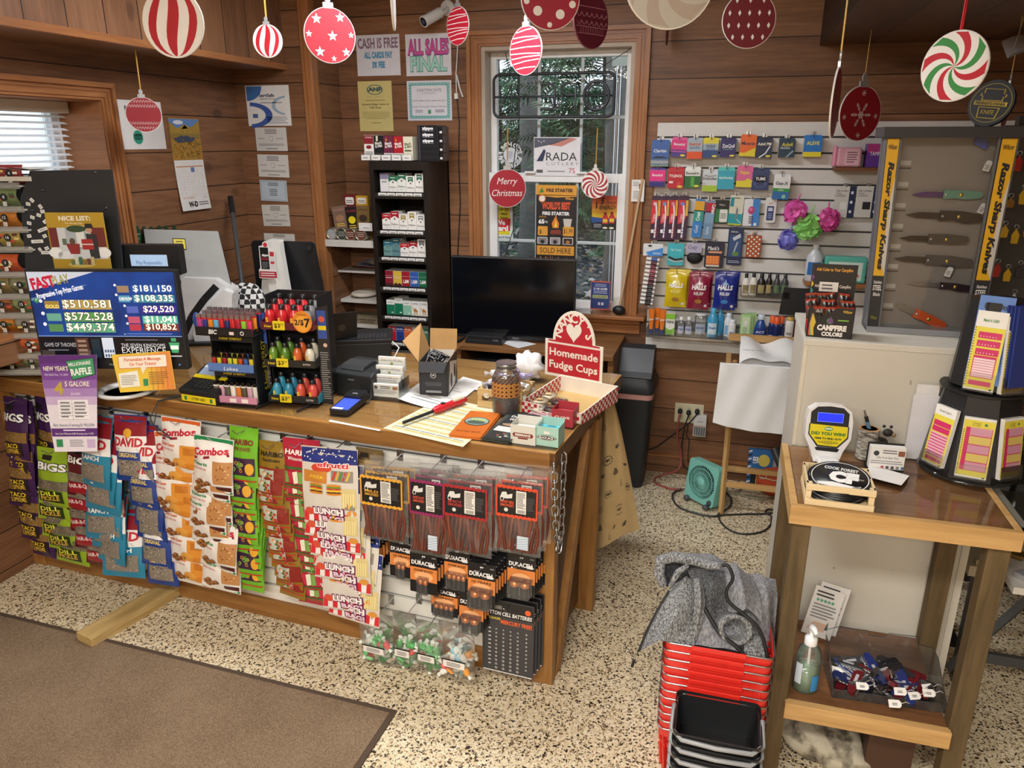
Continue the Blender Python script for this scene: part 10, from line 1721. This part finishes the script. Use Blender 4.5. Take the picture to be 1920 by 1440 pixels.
# grey fleece jacket
def fleece(name,d,mid,li,sc):return noisy(name,(sc,sc,sc*.4),[(.35,d),(.5,mid),(.66,li)],.95,.6,4)
FO=fleece('heather_fleece','#3f4144','#77797b','#a3a5a6',260);FI=fleece('plain_fleece','#6a6b6f','#808186','#95969a',160)
th=TH('fleece_jacket','grey fleece hooded jacket with black zip heaped in the top red basket','jacket',(0,0,0))
def J(px,py,y):x,z=WF.hit(px,py,y);return V3((x,y,z))
def cloth(M,rows,m,nu=14,nv=14,th_=.008,wav=.006,ph=0):
 def samp(u,v):
  def rowpt(r_):
   t=u*(len(r_)-1);i=min(int(t),len(r_)-2);f=t-i;f=f*f*(3-2*f)*.5+f*.5;return r_[i].lerp(r_[i+1],f)
  t=v*(len(rows)-1);i=min(int(t),len(rows)-2);f=t-i;P=[rowpt(rows[max(0,min(len(rows)-1,i+k))])for k in(-1,0,1,2)]
  p=.5*((2*P[1])+(P[2]-P[0])*f+(2*P[0]-5*P[1]+4*P[2]-P[3])*f*f+(3*P[1]-P[0]-3*P[2]+P[3])*f**3);return p+V3((0,-wav*sin(u*9+v*4+ph)-wav*.6*sin(v*11+u*5+ph),0))
 M.G(lambda u,v:tp(samp(u,v)),nu,nv,m).G(lambda u,v:tp(samp(1-u,v)+V3((0,th_,0))),nu,nv,m)
 for e in(0,1):M.G(lambda u,v:tp(samp(e,v)+V3((0,th_*u*.999,0))),1,nv,m);M.G(lambda u,v:tp(samp(u,e)+V3((0,th_*v,0))),nu,1,m)
M=MB();c_=J(1375,1160,2.06);M.A(tp(c_+V3((0,0,-.04))),.5,FI,30,20,(.235,.28,.26),lambda d_:1+.05*sin(8*d_.x+6*d_.z)+.04*sin(11*d_.y+7*d_.x)+.03*sin(17*d_.z))
cloth(M,[[J(1345,1060,2.04),J(1380,1062,2.05),J(1408,1085,2.05)],[J(1352,1100,1.98),J(1390,1095,1.97),J(1425,1120,2.)],[J(1362,1150,1.95),J(1398,1140,1.94),J(1428,1165,1.96)]],FI,12,10,.012,.008,1)
cloth(M,[[J(1400,1080,2.06),J(1430,1084,2.08),J(1455,1092,2.1)],[J(1415,1120,2.),J(1440,1120,2.03),J(1458,1125,2.06)],[J(1425,1190,1.97),J(1445,1190,2.),J(1452,1180,2.05)],[J(1432,1225,1.94),J(1442,1230,1.96),J(1450,1225,1.98)]],FI,10,12,.014,.007,2)
M.B('fleece_lining',th)
M=MB()
cloth(M,[[J(1262,1098,1.97),J(1285,1085,1.95),J(1302,1092,1.97)],[J(1245,1125,1.93),J(1275,1118,1.91),J(1306,1125,1.94)],[J(1225,1165,1.9),J(1262,1160,1.87),J(1303,1165,1.91)],[J(1205,1205,1.875),J(1240,1195,1.845),J(1295,1205,1.87)],[J(1194,1228,1.86),J(1236,1198,1.84),J(1285,1212,1.865)]],FO,16,20,.012,.005,0)
cloth(M,[[J(1290,1065,2.),J(1325,1068,2.),J(1358,1075,2.)],[J(1300,1105,1.96),J(1330,1100,1.95),J(1360,1105,1.96)],[J(1308,1150,1.94),J(1332,1150,1.93),J(1362,1150,1.94)],[J(1300,1190,1.92),J(1330,1175,1.92),J(1360,1170,1.92)]],fleece('dark_heather','#2f3134','#4a4c4f','#66686a',260),12,14,.012,.006,1)
cloth(M,[[J(1300,1090,1.95),J(1310,1090,1.94),J(1318,1098,1.95)],[J(1302,1130,1.91),J(1314,1128,1.9),J(1322,1135,1.92)],[J(1295,1180,1.9),J(1306,1178,1.885),J(1313,1182,1.9)],[J(1290,1212,1.88),J(1298,1212,1.875),J(1302,1212,1.88)]],FO,8,14,.014,.003,3)
cloth(M,[[J(1312,1148,1.93),J(1320,1146,1.93),J(1325,1150,1.93)],[J(1305,1185,1.9),J(1330,1178,1.9),J(1348,1185,1.91)],[J(1300,1212,1.88),J(1345,1212,1.88),J(1385,1222,1.885)]],FI,12,10,.01,.005,0)
cloth(M,[[J(1395,1200,1.91),J(1415,1195,1.92),J(1432,1195,1.93)],[J(1395,1218,1.89),J(1420,1220,1.89),J(1438,1225,1.9)],[J(1392,1228,1.88),J(1420,1236,1.88),J(1440,1240,1.885)]],FO,10,8,.01,.003,2)
js_=M.B('heather_shell',th)
hr=[J(1244,1098,1.99),J(1236,1075,2.),J(1240,1050,2.02),J(1265,1044,2.02),J(1300,1050,2.01),J(1332,1060,1.99),J(1352,1062,1.97)]
M=MB().U([tp(p)for p in hr],[.013,.017,.018,.017,.016,.014,.009],FO,12);dk=fleece('hood_inside','#1d1f22','#35373a','#4a4c4e',260)
cloth(M,[[J(1240,1052,2.03),J(1290,1050,2.04),J(1340,1062,2.02)],[J(1242,1085,2.03),J(1290,1085,2.03),J(1320,1088,2.)],[J(1250,1102,2.),J(1275,1100,1.99),J(1300,1100,1.98)]],dk,10,8,.01,.004,0);M.U([tp(p)for p in(J(1256,1100,1.95),J(1272,1072,1.965),J(1290,1060,1.98))],[.006,.01,.006],FO,8)
c2=J(1300,1060,2.12);M.A(tp(c2+V3((.03,0.,-.02))),.5,FI,20,12,(.2,.14,.11),lambda d_:1+.05*sin(8*d_.x)).B('hood',th)
cc=J(1378,1180,1.9);M=MB();M.T=MT(cc)@Euler((R_(65),R_(8),R_(12))).to_matrix().to_4x4();M.H([(.052,-.1),(.05,-.05),(.047,-.01),(.049,.006),(.046,.012),(.036,.01),(.033,-.01),(.03,-.06),(0,-.065)],FO,n=26,sy=.86);M.T=Matrix();M.B('sleeve_cuff',th)
zp=C('#17181a',.6)
def zipt(pts,w_=.005):
 M=MB().U([tp(p)for p in smooth([J(*p)for p in pts])],w_,zp,6);M.B('zip',js_)
zipt(((1354,1060,1.955),(1366,1062,1.95),(1374,1085,1.94),(1362,1108,1.935),(1368,1130,1.925),(1395,1152,1.915),(1420,1175,1.905),(1433,1205,1.895),(1439,1234,1.885)));zipt(((1322,1142,1.91),(1335,1165,1.895),(1352,1190,1.88),(1378,1210,1.872),(1394,1226,1.868)),.006);zipt(((1254,1108,1.94),(1232,1145,1.9),(1212,1185,1.875),(1197,1222,1.855)),.0035)
M=MB();p,q=J(1192,1226,1.853),J(1185,1250,1.853);M.U([tp(p),tp(p.lerp(q,.4))],.003,ST,6).U([tp(p.lerp(q,.4)),tp(q)],.0042,zp,8).B('zip_pull',js_)
# far right: low table, glass bin, racks
GM=C('#57595b',.45,.5);th=TH('trestle_table','low grey steel legged table with pale top behind the wooden table','table',(0,0,0));ztr=.52;X0_,X1_,Y0_,Y1_=.9,2.,2.62,3.4
M=MB().K(X0_,Y0_,ztr-.04,X1_,Y1_,ztr,C('#cfc9b4',.5));M.B('table_top',th);M=MB().K(X0_+.02,Y0_+.01,ztr-.001,X1_,Y0_+.03,ztr+.02,C('#b9b6ac',.4));M.B('top_rim',th)
for xx in(X0_+.06,X1_-.06):
 M=MB().K(xx-.02,Y0_+.05,0,xx+.02,Y0_+.09,ztr-.04,GM);M.B('leg',th);M=MB().K(xx-.02,Y1_-.09,0,xx+.02,Y1_-.05,ztr-.04,GM);M.B('leg',th)
M=MB().U([(X0_+.02,Y0_+.05,.06),(X0_+.26,Y0_+.05,ztr-.05)],.018,GM,4,sm=False);M.B('brace',th);M=MB().K(X0_+.06,Y0_+.06,.1,X1_-.06,Y0_+.08,.14,GM);M.B('brace',th)
M=MB().G(lambda u,v:(1.+.5*u,2.75+.3*v,ztr+.03+.05*abs(sin(u*7+v*4))*(1-abs(2*v-1))),24,12,clear('crumpled_film',(.95,.95,.95),refl=.5,haze=.25));one('plastic_wrap',M,'crumpled clear plastic wrap on the low grey legged table','wrap')
th=TH('glass_bin','black framed glass bin with brown fur pelts on the low table','glass case',(1.12,2.66,ztr+.001));M=MB();e=.008
for xx in(0,.5):
 for yy in(0,.35):M.K(xx-e,yy-e,0,xx+e,yy+e,.42,BK)
for zz in(.008,.42):[M.K(0,yy-e,zz-e,.5,yy+e,zz+e,BK)for yy in(0,.35)];[M.K(xx-e,0,zz-e,xx+e,.35,zz+e,BK)for xx in(0,.5)]
M.B('frame',th);M=MB().K(0,-.002,.01,.5,.002,.42,AC).K(-.002,0,.01,.002,.35,.42,AC);M.B('glass_side',th)
FUR=noisy('brown_fur',(90,90,12),[(.3,'#3f2f22'),(.5,'#8a6f52'),(.7,'#bfa684')])
for i in rg(3):
 M=MB().A((0,0,.12),.5,FUR,16,12,(.12,.12,.26),lambda d_:1+.12*sin(14*d_.x+9*d_.z)+.1*sin(17*d_.y));one('fur_pelt',M,f'brown fur pelt standing in the glass bin, {NTH[i]} from left','pelt',(1.22+.14*i,2.82,ztr+.012),0,'fur pelts in the glass bin')
M=MB().K(.88,3.45,0,3.4,3.5,.55,C('#5c2420',.6)).K(.88,3.44,0,3.4,3.45,.16,C('#23262a',.5));one('red_panel',M,'dark red low panel with black kick board behind the trestle table','panel')
th=TH('glass_showcase','glass topped metal edged showcase at the right of the wooden table','showcase',(0,0,0));SV=C('#a9a79c',.35,.6);M=MB();zt_=TZ-.004
M.K(TX1+.006,TY0+.03,zt_-.03,TX1+.022,TY1+.25,zt_,SV).K(TX1+.006,TY1+.235,zt_-.03,TX1+.6,TY1+.25,zt_,SV).K(TX1+.006,TY0+.03,zt_-.03,TX1+.6,TY0+.045,zt_,SV).B('metal_edge',th);M=MB().K(TX1+.022,TY0+.045,zt_-.006,TX1+.6,TY1+.235,zt_-.001,GLASS);M.B('glass_top',th);M=MB().K(TX1+.022,TY0+.05,zt_-.2,TX1+.6,TY1+.24,zt_-.18,C('#b9b6ae',.5));M.B('inner_shelf',th);M=MB()
for x_,y_ in((TX1+.58,TY0+.05),(TX1+.58,TY1+.22),(TX1+.02,TY1+.22)):M.K(x_-.012,y_-.012,0,x_+.012,y_+.012,zt_-.03,SV)
M.B('leg_frame',th);rz_=RN(5)
for i in rg(12):M=MB();M.K(-.03,-.02,0,.03,.02,.014,C(rz_.choice(('#c9a24a','#2a2a2c','#b9bcc0','#8a6f3a')),.3,.6));one('trinket',M,f'small shiny trinket in the glass topped showcase, {NTH[i]} one','trinket',(TX1+.07+.07*(i%4),TY0+.1+.13*(i//4),zt_-.179),rz_.uniform(0,3),'trinkets in the glass topped showcase',None,bev=.003)
x0_,zA=WF.hit(1890,300,2.9)[0],2.;th=TH('keyring_rack','dark upright rack of hanging keyrings at the far right','display rack',(x0_+.06,3.,0));M=MB().K(-.02,0,0,.02,.04,zA,C('#2f2c29',.5)).K(-.1,-.1,0,.1,.12,.03,BK);M.B('post',th);M=MB().K(-.06,-.014,1.,.5,-.004,zA-.03,C('#3a3630',.6));M.B('back_board',th)
rr_=RN(8)
for i in rg(22):
 c_=rr_.choice(('#c9a52c','#a8322c','#b9bcc0','#8f6a2c','#3a3a3c','#d8842c'));M=MB();hh=rr_.uniform(.03,.06);M.Z([(-.01,0),(.01,0),(.012,hh*.6),(0,hh),(-.012,hh*.6)],-.004,.004,C(c_,.3,.4)).U([(.007*cos(R_(a_)),0,hh+.007+.007*sin(R_(a_)))for a_ in rg(0,360,40)],.0012,ST,5,True);one('keyring',M,f'{ {"#c9a52c": "gold", "#a8322c": "red", "#b9bcc0": "silver", "#8f6a2c": "bronze", "#3a3a3c": "black", "#d8842c": "orange"}[c_]} keyring on the far right rack, row {("one", "two", "three", "four", "five", "six")[i//4]} from the top, {NTH[i % 4]} in the row','keyring',(x0_+.02+.035*(i%4),2.98,zA-.16-.125*(i//4)+rr_.uniform(-.02,.02)),0,'keyrings on the far right rack')
x,z=WF.hit(1905,88,3.2);M=MB().G(lambda u,v:(x-.02+.2*u,3.2+.1*v,z-.03+.06*v+.02*sin(u*5)),8,4,C('#b9b6b2',.6)).G(lambda u,v:(x-.02+.2*(1-u),3.2+.1*v,z-.036+.06*v+.02*sin((1-u)*5)),8,4,C('#b9b6b2',.6)).U([(x,3.22,z),(x+.02,3.22,2.367)],.002,ST);one('hanging_card',M,'curled grey card hanging under the right ceiling boards','card')
# hanging Christmas ornaments
GOLDS,SILV=C('#c9a552',.3,.8),C('#c9ccd0',.3,.6)
def orn(box,label,base,draw,diam=.18,turn=0,ztop=2.8,string='#c9a552',srgb=.0018,depth=None,cap=True,edge='#e6e2de',t=.005,lean=0,hookpx=None,off=0.):
 x0,y0,x1,y1=box;h=y1-y0;px,py=(x0+x1)/2,(y0+y1)/2
 r_=ray(px,py);zf=depth if depth else CAM_F*diam/h;R2=zf*h/CAM_F/2;c_=V3((0,0,CAM_Z))+r_*zf
 view=atan2(r_.y,r_.x)-pi/2;th=TH('christmas_ornament',label,'ornament',(c_.x,c_.y,c_.z-R2),0,'hanging christmas ornaments',(0,0,view+R_(turn)))
 M=MB(y=-t/2).Z(circ(0,R2,R2,R2,40),-t/2,t/2,C(edge,.4),C(edge,.4)).D(0,R2,R2*.975,base if not isinstance(base,str)else C(base,.4),1,n=40)
 n0=len(M.f)
 if draw:draw(M,0,R2,R2*.96)
 M.T=Matrix.Rotation(pi,4,'Z');M.D(0,R2,R2*.975,base if not isinstance(base,str)else C(base,.4),1,n=40)
 if draw:draw(M,0,R2,R2*.96)
 M.T=Matrix();M.B('disc',th);z=2*R2
 if cap:M=MB();M.Z(rr(-R2*.2,z-R2*.06,R2*.2,z+R2*.16,R2*.04),-t/2-.001,t/2+.001,SILV).Z([(x,zz)for x,zz in circ(0,z+R2*.28,R2*.11,R2*.16,14)],-t/2,t/2,SILV).B('silver_cap',th);z+=R2*.4
 L=ztop-(c_.z-R2)
 if L>z:M=MB();M.U([(0,0,z-.01),(.002+off,.001,L)],srgb,C(string,.4,.3),5).U([(.003,.002,z-.01),(.005+off,.003,L)],srgb,C(string,.4,.3),5).B('hanging_string',th)
 return th
OR_='#9c1f2b';WHT=C('#eeecea',.4);RDC=C('#b3222f',.4)
def clipx(R,z):return sqrt(max(0,R*R-z*z))
def d_vstripe(M,cx,cz,R):
 for k in rg(-3,4):
  if k%2:continue
  pts=[]
  for s_ in(-1,1):
   col=[]
   for i in rg(15):
    th=pi*(i/14)-pi/2;a=(k+s_*.5)/3.6;col.append((cx+R*.99*cos(th)*sin(a*1.45+.12*sin(2*th)),cz+R*.99*sin(th)))
   pts+=col if s_==-1 else col[::-1]
  M.P(pts,RDC,2)
def star(M,x,z,r,m,L=2,n=5,k=.42,a0=90):M.P([(x+(r if i%2==0 else r*k)*cos(R_(a0+180*i/n)),z+(r if i%2==0 else r*k)*sin(R_(a0+180*i/n)))for i in rg(2*n)],m,L)
def d_star(M,cx,cz,R):
 for x,z,s_ in((.1,-.02,.21),(-.5,.58,.21),(.45,.68,.2),(-.45,-.62,.21),(.62,-.6,.18),(-.84,.02,.14),(.86,.05,.13),(.1,-.86,.12)):star(M,cx+x*R,cz+z*R,s_*R,WHT)
def d_dots(M,cx,cz,R):[M.D(cx+x*R,cz+z*R,R*s_,WHT,2,n=16)for x,z,s_ in((0,.1,.17),(-.62,.25,.15),(.6,.3,.15),(-.3,.7,.15),(.35,.72,.14),(-.45,-.42,.16),(.35,-.52,.16),(-.02,-.86,.09),(.78,-.2,.12),(-.84,-.12,.1))]
def d_lines(M,cx,cz,R):
 for k in rg(8):z=R*(.78-.22*k);w0=clipx(R*.97,z);z2=z+R*(.1,-.02,.12,0.,-.08,.06,.14,.05)[k];w1=clipx(R*.97,z2);M.S([(cx-w0,cz+z),(cx,cz+(z+z2)/2+R*.03),(cx+w1,cz+z2)],R*.045,WHT,2)
def d_dot2(M,cx,cz,R):
 for k,z in en((.86,.72,.58,.44,-.44,-.58,-.72,-.86)):
  w=clipx(R*.95,z*R);n=max(3,int(w/R*15));[M.D(cx-w+2*w*i/(n-1),cz+z*R,R*.02,WHT,2,n=6)for i in rg(n)]
 [M.S([(cx-clipx(R*.96,z*R),cz+z*R),(cx+clipx(R*.96,z*R),cz+z*R)],R*.015,WHT,2)for z in(.51,-.51,.79,-.79)]
def d_orn(M,cx,cz,R):
 pk=C('#b8808e',.4)
 for z in(.45,-.25,-.5):w=clipx(R*.95,z*R);M.S([(cx-w,cz+z*R),(cx+w,cz+z*R)],R*.02,pk,2)
 for k in rg(12):x=-R*.8+R*1.6*k/11;M.S([(cx+x,cz-R*.48),(cx+x+R*.05,cz-R*.28)],R*.02,pk,2)if abs(x)<clipx(R*.93,.5*R)else None
 for z in(.2,-.08):
  for k in rg(6):x=-R*.75+R*.3*k;M.O(cx+x,cz+z*R,R*.09,R*.11,pk,2,14,1,180,360).O(cx+x+R*.15,cz+z*R,R*.03,R*.05,pk,2,10)
def d_dia(M,cx,cz,R):
 for z in(.7,.25,-.2,-.62):
  w=clipx(R*.92,z*R);n=max(3,int(w/R*6));[M.P([(cx+x,cz+z*R+R*.11),(cx+x+R*.06,cz+z*R),(cx+x,cz+z*R-R*.11),(cx+x-R*.06,cz+z*R)],WHT,2)for x in[-w*.86+1.72*w*i/(n-1)for i in rg(n)]]
def swirl(cols,n,twist=1.1,core=True):
 def f(M,cx,cz,R):
  m=len(cols)
  for k in rg(n):
   c_=cols[k%m]
   if c_ is None:continue
   a0,a1=2*pi*k/n,2*pi*(k+1)/n;e0=[(cx+R*q*cos(a0+twist*q),cz+R*q*sin(a0+twist*q))for q in[i/10 for i in rg(11)]];e1=[(cx+R*q*cos(a1+twist*q),cz+R*q*sin(a1+twist*q))for q in[i/10 for i in rg(11)]]
   for i in rg(10):M.P([e0[i],e0[i+1],e1[i+1],e1[i]]if i else[e0[0],e0[1],e1[1]],C(c_,.4),2)
 return f
def d_snow(M,cx,cz,R):
 def fl(x,z,r):
  for a in rg(0,360,60):
   c,s_=cos(R_(a)),sin(R_(a));M.S([(x,z),(x+r*c,z+r*s_)],r*.05,WHT,2).D(x+r*c,z+r*s_,r*.08,WHT,2,n=8)
   for q in(.45,.7):
    for b in(35,-35):M.S([(x+r*q*c,z+r*q*s_),(x+r*q*c+r*.25*cos(R_(a+b)),z+r*q*s_+r*.25*sin(R_(a+b)))],r*.04,WHT,2)
  M.O(x,z,r*.22,r*.27,WHT,2,18).O(x,z,r*.1,r*.13,WHT,2,12)
 fl(cx+R*.02,cz-R*.05,R*.46)
 for x,z,r in((-.86,-.15,.18),(.84,-.1,.18),(.05,.82,.2),(0.,-.88,.18)):
  for a in rg(0,360,60):M.S([(cx+x*R*.93,cz+z*R*.93),(cx+x*R*.93+r*R*.6*cos(R_(a)),cz+z*R*.93+r*R*.6*sin(R_(a)))],R*.02,WHT,2)
def d_merry(M,cx,cz,R):M.X('Merry',cx+R*0.,cz+R*.22,R*.36,WHT,2,w=R*1.15,sr=.3);M.X('Christmas',cx,cz-R*.42,R*.36,WHT,2,w=R*1.7,sr=.3)
orn((288,-18,362,104),'white and dark red striped ornament hanging before the left soffit boards','#eceae8',d_vstripe,turn=-30,diam=.19,off=0.)
p=WF.top(256,97,2.296);dz=(V3((p[0],p[1],2.296))-V3((0,0,CAM_Z))).dot(_F)
orn((239,184,300,246),'red ornament with white dotted bands hanging in front of the review sign','#8f1f2a',d_dot2,depth=dz,ztop=2.297,turn=8)
orn((470,48,534,106),'small white and dark red striped ornament hanging before the corner chase','#eceae8',d_vstripe,turn=-25,depth=3.1)
orn((570,18,667,115),'red ornament with white stars hanging near the corner trim','#b13540',d_star,diam=.19,turn=14)
orn((824,15,893,82),'narrow red ornament with thin white lines hanging above the sales sign','#c02238',d_lines,diam=.17,turn=-52)
orn((943,52,1029,138),'bright red ornament with wavy white lines hanging before the window','#d0283c',d_lines,diam=.18,turn=-46)
orn((976,-60,1088,52),'dark red ornament with white dots hanging at the top of the window','#a01f38',d_dots,diam=.19,turn=10)
orn((1058,-12,1158,88),'plum red ornament with faint scroll bands hanging at the top of the window','#5f1a2c',d_orn,diam=.18,turn=50,edge='#8a5a66')
orn((1170,-120,1342,48),'large pale swirl ornament cut by the top of the picture','#a8a194',swirl(('#9c8c7d',None),12),diam=.2,turn=8,edge='#d6d0c4')
orn((1353,-12,1455,87),'dark red ornament with white diamonds hanging right of the window','#6f1725',d_dia,diam=.18,turn=12,off=0)
orn((1563,164,1662,262),'red ornament with white snowflakes hanging before the slatwall','#99202c',d_snow,depth=(V3((*WF.top(1628,62,2.368),2.368))-V3((0,0,CAM_Z))).dot(_F),ztop=2.367,turn=44)
orn((1727,62,1852,187),'red green and white peppermint swirl ornament above the knife case','#efece8',swirl(('#c02a36','#efece8','#3f8f4a','#efece8'),16,1.3),diam=.18,turn=-28,string='#c0202c',srgb=.003,cap=False,ztop=2.367)
orn((921,318,981,388),'round red ornament reading merry christmas hanging before the left window panes','#a81c30',d_merry,depth=(V3((WF.hit(951,353,D-.06)[0],D-.06,1.7))-V3((0,0,CAM_Z))).dot(_F),ztop=WF.hit(958,240,D-.06)[1],turn=4)
orn((1090,320,1141,371),'red and white peppermint swirl ornament hanging in the window','#efece8',swirl(('#a81f30',None),20,1.5),depth=(V3((WF.hit(1115,345,D-.06)[0],D-.06,1.72))-V3((0,0,CAM_Z))).dot(_F),ztop=WF.hit(1117,240,D-.06)[1],turn=-6)
orn((1502,130,1630,256),'red ornament seen edge on hanging by a gold ribbon before the slatwall','#7a1f2a',None,diam=.19,turn=84,ztop=2.367)
orn((1843,160,1928,242),'red ornament seen edge on hanging beside the badge at the far right','#a81f30',None,diam=.17,turn=82,ztop=2.367)
orn((676,-78,796,51),'white ornament seen edge on hanging above the cash sign','#e9e6e2',None,diam=.19,turn=87)
orn((1215,18,1288,82),'dark ornament seen edge on hanging right of the window casing','#5f1a22',None,diam=.17,turn=86,edge='#6a3a34')
orn((-8,-30,50,42),'white ornament seen nearly edge on at the far upper left','#d9d6d0',None,diam=.18,turn=74,edge='#cfcac0')
